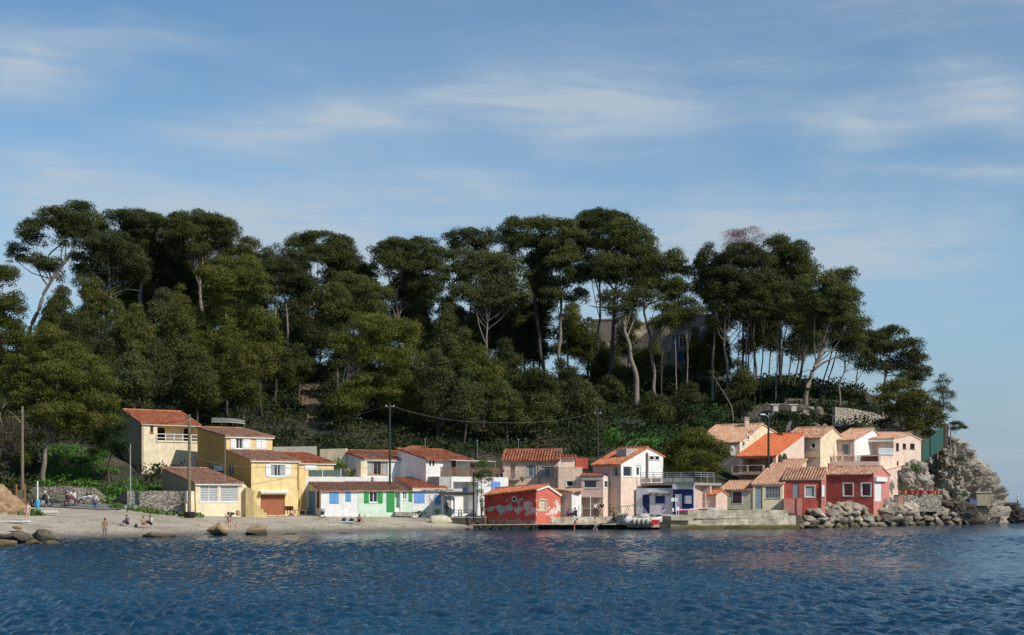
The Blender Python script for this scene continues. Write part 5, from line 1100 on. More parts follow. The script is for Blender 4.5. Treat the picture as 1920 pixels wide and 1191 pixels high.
T('umbrella_pine', 'domed pine with three bright upright limbs, third big crown on the skyline from the left', 230, [(381, 600), (378, 570), (374, 530), (366, 500), (360, 482)], [(344, 422, 36, 18), (380, 420, 38, 18), (412, 428, 30, 20), (330, 445, 28, 24), (395, 448, 36, 22), (360, 448, 34, 22), (427, 440, 20, 18)], F_PINE, tr=.36, extra=[[(374, 525), (380, 500), (378, 478), (379, 462)], [(374, 528), (371, 500), (368, 485), (358, 480)], [(410, 495), (408, 480), (401, 466)], [(410, 492), (414, 478), (418, 462)]])
T('umbrella_pine', 'round pine filling the crown mass left of the great leaning pine', 220, [(1500, 720), (1508, 660), (1512, 620)], [(1500, 590, 36, 20), (1530, 610, 30, 16), (1480, 605, 28, 16), (1455, 590, 30, 18)], F_PINE, tr=.2, bark=BARKD)
T('umbrella_pine', 'bluish pine low in the crown mass between villa and stone terrace', 220, [(1400, 740), (1404, 680), (1402, 630)], [(1385, 600, 32, 20), (1420, 605, 32, 18), (1350, 610, 24, 16), (1440, 620, 24, 14)], F_PINEB, tr=.2, bark=BARKD)
T('umbrella_pine', 'small pine tucked to the right of the third domed crown', 235, [(456, 560), (458, 500)], [(462, 466, 22, 16), (448, 480, 20, 14), (475, 484, 18, 12)], F_PINE, tr=.22)
T('umbrella_pine', 'sunlit round pine in front of the skyline, above the roof of the yellow house', 205, [(424, 650), (422, 600), (418, 560), (416, 530)], [(440, 505, 46, 20), (402, 520, 30, 20), (472, 525, 32, 22), (430, 545, 36, 22), (485, 550, 24, 18), (410, 550, 28, 18)], F_OLIVE, tr=.24)
T('umbrella_pine', 'slim pine with airy top between the first two dips of the skyline', 232, [(515, 620), (516, 520)], [(514, 480, 20, 18), (505, 500, 24, 20), (520, 505, 24, 20)], F_PINEB, tr=.2, leaf=.4)
T('umbrella_pine', 'dark round pine left of the wide central skyline dome', 222, [(540, 640), (538, 600), (536, 560)], [(535, 520, 42, 30), (515, 550, 34, 26), (560, 545, 32, 28), (545, 490, 30, 18)], F_DARK, tr=.26)
T('umbrella_pine', 'wide double domed pine on the skyline above the terrace cottages', 236, [(588, 640), (590, 560), (592, 520)], [(560, 462, 28, 18), (598, 456, 42, 18), (632, 468, 34, 20), (600, 490, 46, 22), (645, 495, 38, 22), (660, 520, 34, 24)], F_PINE, tr=.34, extra=[[(590, 540), (583, 515), (581, 497)], [(600, 545), (608, 535), (618, 528)]])
T('umbrella_pine', 'shaggy slope pine right of the dark hollow, half way up the wood', 216, [(632, 680), (634, 620), (630, 590)], [(660, 545, 44, 30), (700, 560, 40, 28), (635, 590, 36, 28), (690, 590, 38, 26), (625, 560, 34, 26)], F_PINE, tr=.3, extra=[[(636, 620), (632, 600), (628, 580)]])
T('umbrella_pine', 'dark skyline pine above the blue shuttered cottage', 232, [(748, 640), (745, 600), (742, 560), (738, 545)], [(718, 478, 28, 18), (750, 466, 34, 18), (788, 470, 34, 20), (816, 482, 22, 18), (800, 512, 36, 26), (760, 510, 36, 26), (790, 545, 34, 20), (725, 500, 28, 20)], F_DARK, tr=.34, extra=[[(745, 600), (738, 582), (733, 570), (740, 560)], [(747, 598), (752, 580), (750, 565)]])
T('bushy_pine', 'huge shaggy light green pine standing out at mid slope above the veranda house', 196, [(650, 800), (652, 760), (648, 735), (652, 700), (655, 680)], [(690, 615, 46, 22), (735, 640, 46, 28), (652, 650, 34, 22), (770, 680, 38, 28), (710, 680, 50, 32), (780, 730, 36, 30), (740, 735, 46, 30), (690, 730, 36, 28), (755, 775, 40, 26), (800, 770, 28, 26), (715, 620, 30, 16), (755, 615, 26, 14)], F_OLIVE, tr=.3, leaf=.46, extra=[[(650, 735), (644, 715), (648, 690), (655, 675)], [(648, 745), (655, 720), (657, 700)]])
T('umbrella_pine', 'flat dark pine crown rising highest left of the tall central group', 240, [(880, 640), (882, 500)], [(862, 448, 28, 14), (898, 444, 30, 14), (915, 460, 24, 14), (875, 466, 30, 14)], F_DARK, tr=.26)
T('umbrella_pine', 'spreading pine with two thin pale trunks in front of the flat dark crown', 218, [(913, 690), (912, 650), (914, 610), (912, 580)], [(868, 490, 34, 20), (905, 495, 38, 22), (945, 505, 38, 24), (850, 520, 30, 26), (890, 525, 36, 22), (930, 545, 38, 22), (965, 540, 28, 20), (900, 560, 30, 18)], F_PINEB, tr=.24, extra=[[(913, 650), (897, 606), (894, 570), (886, 545), (878, 528)], [(915, 605), (918, 585), (922, 565)]])
T('umbrella_pine', 'large crowned pine with a dark straight trunk left of the gap of sky', 228, [(1022, 700), (1015, 660), (1006, 610), (1003, 560), (1002, 545)], [(968, 432, 32, 20), (1005, 432, 36, 20), (985, 462, 36, 22), (1020, 465, 34, 22), (1000, 500, 30, 18), (960, 460, 28, 20)], F_PINE, tr=.38, bark=BARKD, extra=[[(1002, 555), (1015, 540), (1030, 525), (1036, 500), (1035, 480)]])
T('umbrella_pine', 'tall pine with a forked straight trunk beside the gap of sky', 226, [(1049, 710), (1049, 660), (1050, 600), (1052, 560), (1050, 545)], [(1050, 432, 34, 20), (1075, 455, 30, 24), (1045, 470, 34, 22), (1060, 500, 36, 22), (1080, 525, 26, 20), (1040, 540, 28, 18), (1085, 560, 20, 14)], F_PINE, tr=.36, bark=BARK, extra=[[(1052, 560), (1040, 545), (1036, 520), (1035, 490)], [(1052, 560), (1062, 540), (1070, 520)]])
T('umbrella_pine', 'tallest pine of the wood with a slim pale trunk crossing the gap of sky', 232, [(1121, 690), (1120, 660), (1123, 600), (1125, 560), (1126, 530)], [(1125, 412, 40, 16), (1160, 418, 32, 15), (1100, 435, 34, 24), (1135, 440, 36, 22), (1110, 470, 34, 24), (1100, 500, 26, 18)], F_DARK, tr=.3, extra=[[(1125, 560), (1118, 530), (1112, 515)]])
T('umbrella_pine', 'massive pine with a thick dark trunk right of the slim pale one', 224, [(1145, 700), (1147, 650), (1150, 600), (1151, 560), (1152, 540)], [(1165, 440, 40, 24), (1195, 455, 34, 28), (1160, 475, 40, 26), (1200, 490, 34, 26), (1140, 500, 36, 20), (1215, 480, 24, 24), (1180, 520, 40, 22), (1210, 535, 32, 20)], F_PINE, tr=.42, bark=BARKD, extra=[[(1152, 560), (1168, 540), (1175, 520)], [(1151, 580), (1135, 577), (1118, 576), (1105, 573)], [(1152, 545), (1140, 530), (1125, 520)]])
T('umbrella_pine', 'stout leaning pine with a thick bright bare trunk in front of the villa', 212, [(1196, 770), (1193, 735), (1188, 690), (1178, 640), (1170, 612), (1174, 590)], [(1165, 585, 26, 12), (1185, 575, 22, 10), (1200, 560, 30, 14), (1150, 560, 24, 12)], F_PINEB, tr=.46, extra=[[(1170, 615), (1162, 600), (1155, 585)]])
T('umbrella_pine', 'pine with a long bright curved trunk and round crown right of the villa gap', 218, [(1228, 745), (1226, 714), (1222, 670), (1217, 630), (1210, 590), (1208, 570)], [(1255, 498, 32, 24), (1275, 518, 22, 22), (1238, 525, 32, 24), (1262, 545, 28, 16), (1220, 545, 30, 18)], F_PINE, tr=.36, extra=[[(1209, 580), (1225, 560), (1240, 545)]])
T('spiky_pine', 'bluish pine with spiky upright tips left of the reddish bare top', 216, [(1336, 700), (1338, 620), (1336, 560)], [(1326, 490, 18, 26), (1308, 515, 18, 26), (1340, 525, 30, 30), (1318, 550, 28, 22), (1352, 555, 30, 26)], F_PINEB, tr=.26, up=1.6, pr=.8, flat=1.2)
T('dead_topped_tree', 'leafless reddish brown treetop sticking out above the right hand pines', 235, [(1393, 640), (1393, 520), (1392, 470)], [(1372, 448, 24, 14), (1405, 442, 26, 13), (1428, 452, 18, 10), (1390, 465, 34, 14)], F_DEAD, tr=.2, dens=3.2, leaf=.3, cat='tree', bark=mk('red_bark', (.22, .12, .09)))
T('umbrella_pine', 'broad bluish pine with a straight pale trunk right of the villa', 214, [(1367, 760), (1366, 732), (1362, 680), (1358, 630), (1362, 590), (1365, 560)], [(1375, 500, 34, 26), (1415, 505, 40, 28), (1370, 535, 40, 28), (1435, 540, 38, 28), (1400, 560, 42, 24), (1345, 570, 26, 20), (1395, 475, 34, 16)], F_PINEB, tr=.3, extra=[[(1362, 590), (1364, 565), (1363, 545)]])
T('umbrella_pine', 'dense green pine forming the right shoulder of the big crown group', 228, [(1462, 720), (1464, 640), (1470, 560)], [(1465, 460, 28, 14), (1500, 480, 32, 22), (1468, 495, 40, 24), (1515, 508, 26, 22), (1490, 525, 42, 26), (1450, 520, 34, 24), (1470, 560, 40, 22)], F_PINE, tr=.3, bark=BARKD)
T('umbrella_pine', 'great leaning pine with a thick pale forked trunk on the right of the wood', 208, [(1506, 830), (1509, 779), (1513, 735), (1524, 695), (1537, 665), (1548, 645)], [(1530, 545, 40, 26), (1572, 535, 32, 24), (1592, 570, 30, 26), (1555, 585, 44, 26), (1590, 610, 34, 18), (1540, 610, 34, 20), (1587, 518, 18, 12), (1610, 640, 30, 14), (1570, 560, 38, 24)], F_PINE, tr=.46, extra=[[(1548, 645), (1546, 620), (1535, 595), (1528, 580)], [(1524, 695), (1545, 680), (1562, 672), (1580, 665)], [(1545, 650), (1556, 625), (1560, 600)]])
T('umbrella_pine', 'small pine with a crooked white trunk on the terrace wall', 210, [(1576, 765), (1575, 745), (1573, 722), (1582, 700), (1584, 685), (1583, 668)], [(1600, 665, 30, 12), (1575, 655, 24, 12), (1625, 680, 22, 10)], F_DARK, tr=.2, extra=[[(1583, 698), (1592, 690)]])
T('umbrella_pine', 'wind swept pine with layered crown on the right edge of the wood', 212, [(1656, 735), (1660, 709), (1662, 690), (1660, 675)], [(1632, 640, 34, 18), (1672, 632, 32, 16), (1700, 655, 28, 16), (1660, 660, 38, 16), (1722, 680, 20, 14), (1690, 690, 30, 12), (1735, 700, 12, 8), (1640, 690, 26, 12), (1712, 706, 22, 9)], F_DARK, tr=.28, extra=[[(1660, 700), (1668, 690), (1680, 680)], [(1660, 690), (1652, 675), (1648, 660)]])
T('bushy_pine', 'dark bushy pine behind the pink end house by the rock', 196, [(1690, 815), (1689, 790), (1688, 770)], [(1690, 735, 42, 18), (1715, 755, 36, 18), (1668, 755, 26, 16), (1735, 780, 26, 14), (1695, 775, 36, 16), (1725, 800, 30, 12), (1760, 790, 16, 10)], F_OLIVE, tr=.3, bark=BARKD, extra=[[(1689, 800), (1700, 785), (1712, 775)]])
T('spiky_pine', 'thin bluish pine leaning out beside the green net on the cliff', 203, [(1758, 825), (1763, 790), (1768, 760), (1768, 730)], [(1768, 718, 13, 16), (1762, 740, 20, 14), (1778, 745, 12, 12), (1765, 765, 20, 12), (1782, 770, 9, 8), (1750, 770, 18, 12)], F_PINEB, tr=.16, leaf=.36, dens=4.5, up=1.2, pr=.7)
T('dwarf_pine', 'little wind pruned pine on the tip of the cliff right of the net', 203, [(1782, 818), (1786, 806), (1792, 802)], [(1795, 798, 14, 6), (1803, 804, 10, 6), (1788, 806, 8, 5)], F_DARK, tr=.1, leaf=.3, pr=.5, dens=9)
# --- near the left edge
T('bushy_pine', 'tall dark pine cut by the left edge of the picture', 165, [(-10, 880), (-5, 760), (5, 620)], [(5, 535, 32, 34), (20, 590, 30, 36), (5, 640, 45, 38), (30, 650, 26, 28), (0, 700, 50, 36), (-20, 600, 40, 50)], F_OLIVE, tr=.35, bark=BARKD, leaf=.42, pr=.8, dens=7)
T('bushy_pine', 'great spreading pine over the parked motorcycles with a curved pale trunk', 160, [(80, 890), (85, 868), (86, 840), (92, 822), (105, 805), (112, 780)], [(88, 645, 34, 26), (125, 670, 34, 26), (65, 690, 44, 34), (155, 690, 32, 26), (110, 715, 50, 34), (180, 715, 34, 28), (70, 745, 46, 26), (150, 745, 48, 28), (195, 760, 26, 22), (110, 780, 50, 20), (40, 770, 40, 24), (160, 785, 40, 18), (190, 790, 32, 14), (30, 800, 34, 16), (15, 835, 32, 16), (55, 825, 26, 14), (45, 860, 26, 14), (165, 808, 30, 10), (130, 800, 30, 10), (20, 720, 36, 30)], F_OLIVE, tr=.34, leaf=.42, pr=.8, dens=7, extra=[[(84, 872), (72, 850), (69, 830), (72, 815)]])
T('grey_shrub_tree', 'greyish bare twigged shrub hanging over the orange bank', 148, [(-5, 880), (0, 850), (8, 825)], [(0, 820, 36, 24), (30, 808, 28, 14), (15, 845, 26, 16), (-15, 850, 36, 24)], foliage('brown_twigs', (.05, .04, .025), (.09, .075, .05), (.14, .12, .09)), tr=.14, leaf=.36, dens=4, cat='shrub', extra=[[(5, 800), (0, 775), (12, 755), (2, 760)], [(45, 800), (28, 780), (12, 768)]])
T('broadleaf_tree', 'round dark broadleaf tree in front of the shaded side of the cream house', 163, [(203, 882), (204, 868), (208, 850), (207, 835)], [(212, 790, 30, 18), (225, 808, 18, 14), (205, 815, 30, 14), (188, 832, 20, 12), (215, 838, 28, 14), (232, 845, 12, 10), (180, 850, 12, 8)], foliage('dark_leaves', (.015, .03, .010), (.03, .055, .018), (.055, .09, .03)), tr=.14, bark=BARKD, leaf=.34, pr=.65, dens=8, cat='tree')
# --- the pine among the houses and garden trees
T('bushy_pine', 'dark green pine growing between the gabled house and the pale tiled roof', 172, [(1312, 925), (1316, 900), (1310, 878)], [(1300, 825, 22, 16), (1285, 842, 28, 18), (1325, 842, 32, 20), (1265, 865, 26, 14), (1300, 865, 36, 18), (1340, 868, 30, 18), (1320, 885, 34, 12), (1280, 880, 28, 12), (1350, 855, 18, 14), (1312, 812, 14, 8)], F_OLIVE, tr=.2, bark=BARKD, leaf=.44, pr=.8, dens=8)
T('slender_tree', 'slender light leaved tree growing in front of the balcony terrace', 159, [(910, 968), (904, 940), (902, 905), (899, 880)], [(900, 900, 14, 12), (903, 876, 15, 10), (912, 890, 14, 9), (898, 895, 12, 8), (917, 905, 10, 7), (905, 865, 8, 5), (890, 905, 7, 4), (900, 925, 7, 7)], F_LIGHT, tr=.07, leaf=.26, pr=.45, dens=9, cat='tree', spread=.3)
T('bare_tree', 'small bare branched tree trained over the pergola beside the bushes', 158, [(807, 967), (806, 950), (808, 940), (804, 930)], [(800, 922, 12, 3), (820, 922, 16, 3), (840, 921, 10, 3)], foliage('brown_twigs', (.05, .04, .025), (.09, .075, .05), (.14, .12, .09)), tr=.08, leaf=.22, pr=.3, dens=3, cat='tree', limbs=False, bark=mk('grey_twig_bark', (.22, .20, .18)), extra=[[(806, 945), (799, 930), (795, 922)], [(807, 945), (815, 930), (822, 922), (835, 920)], [(806, 938), (803, 925), (790, 920)]])
# --- second and third ranks on the slope
def pix_ground(px, D): return HOR - (ground(gx(px, D), D) - CAMZ) / D * FP
def cone_spec(px, top, D, wd, rnd):
    base = pix_ground(px, D); H = base - top; bl = []; n = 6
    for i in range(n):
        t = (i + .5) / n; y = top + H * (.06 + (.56 if D < 212 else .66) * t); wv = wd * (.30 + .70 * math.sin(min(1, t * 1.25) * 1.5)) ; bl.append((px + rnd.uniform(-.3, .3) * wd, y, wv * rnd.uniform(.75, 1.05), H * .10 + 4))
        if t > .25: bl.append((px + rnd.choice((-1, 1)) * wv * .7, y + rnd.uniform(-6, 6), wv * .55, H * .08 + 3))
    return [(px, base + 4), (px + rnd.uniform(-4, 4), base - H * .3), (px + rnd.uniform(-4, 4), top + H * .25)], bl
rk = random.Random(42)
where = [  # px, top row, distance, half width, label bit
 (95, 560, 215, 24, 'slim pine below the leaning skyline pine at the far left'), (130, 590, 208, 26, 'dark pine right of the slim one under the leaning skyline pine'), (165, 575, 214, 26, 'upright pine left of the fork limbed pine'),
 (225, 560, 206, 28, 'pointed pine under the fork limbed pine'), (262, 575, 200, 30, 'bushy pine above the ridge of the cream house'), (300, 545, 212, 30, 'tall pointed pine beneath the second skyline crown'), (338, 575, 202, 30, 'full pine above the loggia of the cream house'),
 (388, 585, 206, 32, 'full pine below the domed crown with bright limbs'), (300, 640, 190, 28, 'lower pine just behind the cream house roof'), (370, 655, 188, 30, 'lower pine behind the tall wooden pole'), (425, 600, 196, 30, 'pine rising behind the yellow house upper roof'),
 (250, 650, 186, 26, 'lower pine left of the cream house ridge'), (490, 580, 198, 40, 'wide olive green pine right of the sunlit round one'), (455, 640, 190, 30, 'lower pine in front of the wide olive green one'), (515, 640, 204, 30, 'pine on the left lip of the dark hollow'),
 (555, 585, 226, 30, 'deep shaded pine at the back of the dark hollow'), (600, 560, 230, 32, 'high pine behind the right side of the dark hollow'), (830, 570, 212, 30, 'pine at the foot of the gap left of the spreading pine'), (860, 620, 200, 34, 'shaggy pine above the balcony house'),
 (905, 650, 196, 36, 'wide low pine above the long rusty roof'), (820, 660, 192, 30, 'pine beside the huge shaggy pine on its right'), (955, 640, 204, 32, 'pointed pine left of the dark straight trunk'), (1010, 690, 198, 34, 'low pine under the dark straight trunk'),
 (1060, 680, 206, 30, 'low pine under the forked straight trunk'), (950, 720, 190, 30, 'lowest pine above the long rusty roof'), (1100, 600, 238, 26, 'sunlit pine behind the gap of sky'), (1090, 720, 200, 30, 'low broad pine left of the leaning bright trunk'),
 (790, 560, 224, 30, 'dark pine below the skyline pine over the blue shutters'), (710, 560, 226, 30, 'back pine between two skyline domes'), (470, 560, 222, 26, 'back pine right of the sunlit round pine'), (880, 590, 222, 28, 'back pine beneath the spreading pine'),
 (60, 640, 200, 34, 'dark back pine behind the great spreading pine'), (140, 640, 196, 34, 'dark back pine left of the cream house'), (195, 640, 198, 30, 'dark back pine over the cream annex'), (585, 690, 224, 26, 'low dark pine in the depth of the hollow'),
 (1338, 600, 234, 22, 'pine hiding the right end of the villa'), (1345, 620, 230, 22, 'narrow pine between the villa and the straight pale trunk'), (340, 540, 226, 28, 'back pine left of the bright upright limbs'), (430, 560, 224, 26, 'back pine behind the sunlit round pine'), (1000, 590, 236, 26, 'far pine behind the dark straight trunk'), (960, 580, 236, 26, 'far pine left of the dark straight trunk'), (650, 620, 210, 30, 'pine behind the huge shaggy pine on its left'),
 (560, 650, 212, 26, 'pine standing at the left of the clearing'), (190, 410, 240, 44, 'rear pine filling the skyline between the first two big crowns'), (318, 412, 240, 46, 'rear pine filling the skyline between the second and third crowns'), (425, 436, 240, 38, 'rear pine behind the third domed crown'), (490, 490, 236, 34, 'rear pine behind the first dip of the skyline'),
 (560, 480, 238, 36, 'rear pine behind the dark round crown'), (630, 480, 240, 40, 'rear pine under the wide double dome'), (690, 495, 238, 36, 'rear pine at the second dip of the skyline'), (765, 485, 238, 40, 'rear pine under the dark skyline pine of the blue shutters'), (940, 480, 240, 34, 'rear pine between the spreading crown and the large crown'),
 (1010, 470, 240, 30, 'rear pine under the large central crown'), (1180, 560, 238, 20, 'young pine partly hiding the cream link of the villa'), (1342, 590, 224, 22, 'full pine standing before the villa east end'), (1220, 640, 228, 20, 'young pine before the villa foot'), (1130, 650, 230, 22, 'young pine before the west wing of the villa'),
 (700, 690, 200, 30, 'low pine inside the shadow of the huge shaggy pine'), (650, 720, 194, 26, 'low pine left below the huge shaggy pine'), (870, 700, 190, 30, 'low pine directly over the balcony house roof'), (1020, 740, 192, 26, 'low pine above the toilet block'),
 (1420, 520, 232, 34, 'rear pine amid the thin trunks, left part'), (1500, 540, 232, 32, 'rear pine amid the thin trunks, right part'), (1390, 680, 212, 22, 'low pine left of the stone terrace'), (1230, 740, 196, 26, 'low dark pine above the white gabled house'), (1290, 720, 204, 24, 'low dark pine below the villa gap'),
 (252, 415, 240, 42, 'rear pine behind the second skyline crown, right half'), (378, 425, 240, 42, 'rear pine behind the third skyline crown, right half'), (845, 540, 240, 30, 'rear pine left of the flat dark crown'), (905, 560, 240, 32, 'rear pine under the flat dark crown'), (1065, 560, 240, 26, 'rear pine left of the slim pale trunk'), (985, 560, 240, 30, 'second rear pine left of the dark straight trunk'),
 (1150, 650, 232, 18, 'small dark pine against the villa left windows'), (1302, 615, 236, 15, 'slim pine against the right side of the villa shutters'), (1200, 655, 230, 18, 'small dark pine against the villa link wall'),  (1175, 690, 222, 22, 'low dark pine beside the leaning bright trunk'), (1240, 700, 226, 20, 'low dark pine between the two bright trunks'),
 (110, 520, 236, 20, 'thin rear pine beneath the leaning skyline pine'), (170, 520, 238, 26, 'rear pine left under the fork limbed pine'), (360, 520, 240, 28, 'rear pine under the bright upright limbs'),
 (1140, 710, 216, 24, 'low shaded pine below the villa west wing'), (1260, 690, 222, 22, 'low shaded pine below the villa east wing')]
mats_ = [F_PINE, F_OLIVE, F_PINEB, F_DARK]
for i, (px, top, D, wd, lb) in enumerate(where):
    tr_, bl = cone_spec(px, top, D, wd, rk)
    m = F_DARK if 'dark' in lb or 'shaded' in lb else (F_OLIVE if 'olive' in lb or 'sunlit' in lb else mats_[i % 3])  # shaded pines get darker needles, sunlit ones paler: light put into the colour
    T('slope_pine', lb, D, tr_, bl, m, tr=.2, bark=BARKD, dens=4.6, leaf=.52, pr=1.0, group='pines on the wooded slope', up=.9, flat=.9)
# thin trunked pines on the right, crowns merging high above
thin = [(1398, 768, 1404, 560, 'pale'), (1425, 745, 1436, 570, 'dark'), (1442, 735, 1450, 590, 'dark'), (1465, 722, 1480, 575, 'dark'), (1478, 712, 1498, 590, 'dark'), (1486, 735, 1512, 600, 'dark'), (1500, 722, 1522, 600, 'dark'), (1535, 755, 1566, 640, 'dark'), (1545, 748, 1572, 650, 'dark'), (1602, 735, 1614, 670, 'dark'), (1415, 752, 1412, 580, 'dark'), (1380, 740, 1388, 600, 'pale'), (1240, 755, 1245, 620, 'dark'), (1268, 750, 1266, 620, 'pale'), (1288, 745, 1288, 610, 'pale'), (1452, 762, 1462, 600, 'pale')]
ord_ = 'first second third fourth fifth sixth seventh eighth ninth tenth eleventh twelfth thirteenth fourteenth fifteenth sixteenth seventeenth eighteenth nineteenth twentieth'.split()
for i, (x0, y0, x1, y1, c) in enumerate(sorted(thin)):
    T('thin_pine', f'{ord_[i]} thin {c} trunked pine counted from the villa towards the sea', 222 if y0 < 740 else 214, [(x0, y0), ((x0 * 2 + x1) / 3 + rk.uniform(-2, 2), y0 * .6 + y1 * .4), (x1, y1)], [(x1 - 8, y1 - 12, 22, 12), (x1 + 12, y1 - 24, 22, 12), (x1, y1 - 36, 20, 12)], mats_[i % 3], tr=.16, bark=BARK if c == 'pale' else BARKD, group='thin pines on the right of the wood', dens=4.5)
T('fallen_trunk', 'thin bare pale trunk leaning across the bushes left of the stone terrace', 204, [(1373, 768), (1362, 745), (1350, 725), (1338, 705)], [(1335, 700, 4, 3)], F_GREY, tr=.1, cat='trunk', dens=1)
# --- bushes one can tell apart
bush('bush', 'bright green bush behind the pole by the gabled house', 1147, 822, 175, 26, 26, F_LEAF)
bush('bush', 'pale leaved domed bush above the bright green one', 1178, 797, 178, 32, 17, F_GREY)
bush('bush', 'fresh green bush above the pale ribbed roof', 1342, 776, 196, 22, 18, foliage('mid_leaves', (.02, .05, .012), (.04, .09, .025), (.07, .14, .04)))
bush('bush', 'dark green bush left of the fresh green one above the pale ribbed roof', 1290, 768, 198, 24, 14, foliage('dark_leaves', (.015, .03, .010), (.03, .055, .018), (.055, .09, .03)))
bush('bush', 'grassy green hedge on the ledge behind the gabled house', 1210, 828, 177, 38, 8, F_LEAF)
bush('bush', 'scrubby green bush on the slope above the end house', 1655, 795, 199, 26, 12, F_SCRUB); bush('bush', 'grey green bush under the wind swept pine', 1640, 765, 207, 26, 12, F_GREY); bush('bush', 'dark bush on the mound above the green net', 1745, 812, 203, 22, 12, F_SCRUB); bush('bush', 'rounded scrub bush crowning the slope left of the cliff', 1715, 800, 201, 26, 13, F_OLIVE); bush('bush', 'low scrub bush on the skyline beside the wind swept pine', 1700, 765, 212, 22, 10, F_SCRUB); bush('bush', 'small olive bush at the top of the cliff', 1765, 800, 206, 14, 8, F_OLIVE)
bush('bush', 'shady bush over the left end of the dark terrace wall', 1400, 762, 205, 24, 14, F_SCRUB); bush('bush', 'trailing bush in the middle of the dark terrace wall', 1470, 778, 205, 20, 12, F_SCRUB); bush('bush', 'bright bush below the dark terrace wall', 1420, 795, 200, 24, 8, F_GREY)
bush('cactus', 'clump of yellowish prickly pear on the white terrace parapet', 659, 886, 167, 15, 7.5, foliage('cactus', (.10, .12, .03), (.22, .24, .07), (.34, .34, .12)), cat='cactus', leaf=.4)
bush('bush', 'green shrub behind the mesh screened terrace', 637, 870, 170, 13, 13, F_LEAF)
bush('bush', 'low dark shrub against the wall right of the mint cottage', 788, 962, 160.5, 15, 6, F_LEAF, leaf=.25); bush('bush', 'round green shrub at the foot of the bare tree', 820, 959, 160, 10, 5, F_LEAF, leaf=.25)
bush('bush', 'feathery shrub under the pergola', 838, 950, 161, 8, 10, F_GREY, leaf=.22); bush('bush', 'dark climber at the corner of the red boathouse', 903, 945, 163, 7, 22, F_LEAF, leaf=.25)
bush('bush', 'small bush beside the meter box of the louvred annex', 432, 964, 151, 13, 4, foliage('dry_shrub', (.05, .06, .02), (.10, .11, .04), (.17, .17, .08)), leaf=.25)
bush('bush', 'potted plant by the wall of the long roofed house', 979, 898, 169, 7, 5, F_LEAF, leaf=.22); bush('bush', 'flowering pot plant on the balcony terrace corner', 806, 880, 168, 8, 4, F_LEAF, leaf=.22)
bush('bush', 'green shrub wedged between the end house and the cliff', 1718, 877, 187, 14, 12, F_LEAF); bush('bush', 'olive cushion of scrub on the face of the cliff', 1793, 860, 199.5, 17, 6, foliage('cliff_scrub', (.05, .05, .02), (.09, .09, .035), (.14, .13, .06)), leaf=.25)
bush('bush', 'green tuft at the base of the cliff left of the concrete box', 1806, 927, 199, 12, 5, F_LEAF, leaf=.22)
bush('bush', 'dark evergreen bush behind the toilet block roofs', 1098, 842, 182, 18, 9, F_SCRUB); bush('bush', 'magenta flowers on the balcony of the long roofed house', 944, 881, 168, 6, 3, foliage('magenta_petals', (.3, .02, .12), (.45, .03, .2), (.5, .08, .28)), cat='flowers', leaf=.18, lobes=3)
# --- undergrowth and grass
def scatter(name, label, cat, n, sampler, rad, dens, leaf, mat, flat=.6, rk=random.Random(5)):
    puffs = []
    while len(puffs) < n:
        s = sampler()
        if s is None: continue
        px, D = s; X = gx(px, D); r = rad * rk.uniform(.5, 1.3); puffs.append(((X, D, ground(X, D) + r * flat * .35), (r, r, r * flat)))
    C_, A_ = puff_points(puffs, dens, .8, .1); k = len(C_); me = tuft_mesh(name, C_, A_, leaf * (.6 + .8 * rs.rand(k)), leaf * .32 * (.6 + .8 * rs.rand(k)), mat)
    o = bpy.data.objects.new(name, me); COL.objects.link(o); return tag(o, label, cat, kind='stuff')
ru = random.Random(9)
def hillside_pt():
    px = ru.uniform(-120, 1620); p = profile(px); D = ru.uniform(p[3][0] + (9 if 230 < px else 6), p[6][0])
    if 150 < px < 1400 and D < p[4][0] - 1: return None
    if 62 < px < 275 and D < 174: return None
    if 1120 < px < 1250 and D < 190: return None
    if 560 < px < 610 and 190 < D < 226 and ru.random() < .8: return None
    if px > 1370 and D < 205 and ru.random() < .5: return None
    return px, D
scatter('undergrowth', 'dark scrub and brambles covering the wooded slope under the pines', 'undergrowth', 3000, hillside_pt, 1.6, 3.8, .42, F_SCRUB)
def bramble_pt():
    px = ru.uniform(70, 305); D = ru.uniform(157, 172 if px < 220 else 166); return px, D
scatter('shrubs', 'lighter green garden shrubs on the slope behind the middle houses', 'shrubs', 150, lambda: (ru.uniform(1160, 1420), ru.uniform(187, 202)), 1.3, 5, .34, foliage('mid_leaves', (.02, .05, .012), (.04, .09, .025), (.07, .14, .04)), .7)
scatter('brambles', 'bright green brambles on the bank above the roadside stone wall', 'brambles', 260, bramble_pt, .9, 7, .34, F_LEAF, .5)
def b2():
    px = ru.uniform(262, 350); return px, ru.uniform(155.5, 158)
scatter('grass', 'green grass strip along the stone walls at the top of the beach', 'grass', 70, lambda: (ru.uniform(212, 372), ru.uniform(148.5, 151)) if ru.random() < .75 else (ru.uniform(20, 75), ru.uniform(138, 142)), .5, 16, .34, foliage('grass_blades', (.05, .10, .015), (.09, .16, .025), (.14, .20, .05)), .5)
scatter('weeds', 'green weeds behind the garden wall by the louvred annex', 'weeds', 70, b2, .7, 8, .34, F_LEAF, .5)
scatter('ledge_grass', 'yellow green grass on the hillside terraces around the stone walls', 'grass', 170, lambda: (ru.uniform(1180, 1300), ru.uniform(184, 188)) if ru.random() < .3 else (ru.uniform(1460, 1720), ru.uniform(197, 222)), .8, 6, .34, foliage('dry_grass', (.05, .06, .015), (.09, .10, .03), (.15, .15, .06)), .4)
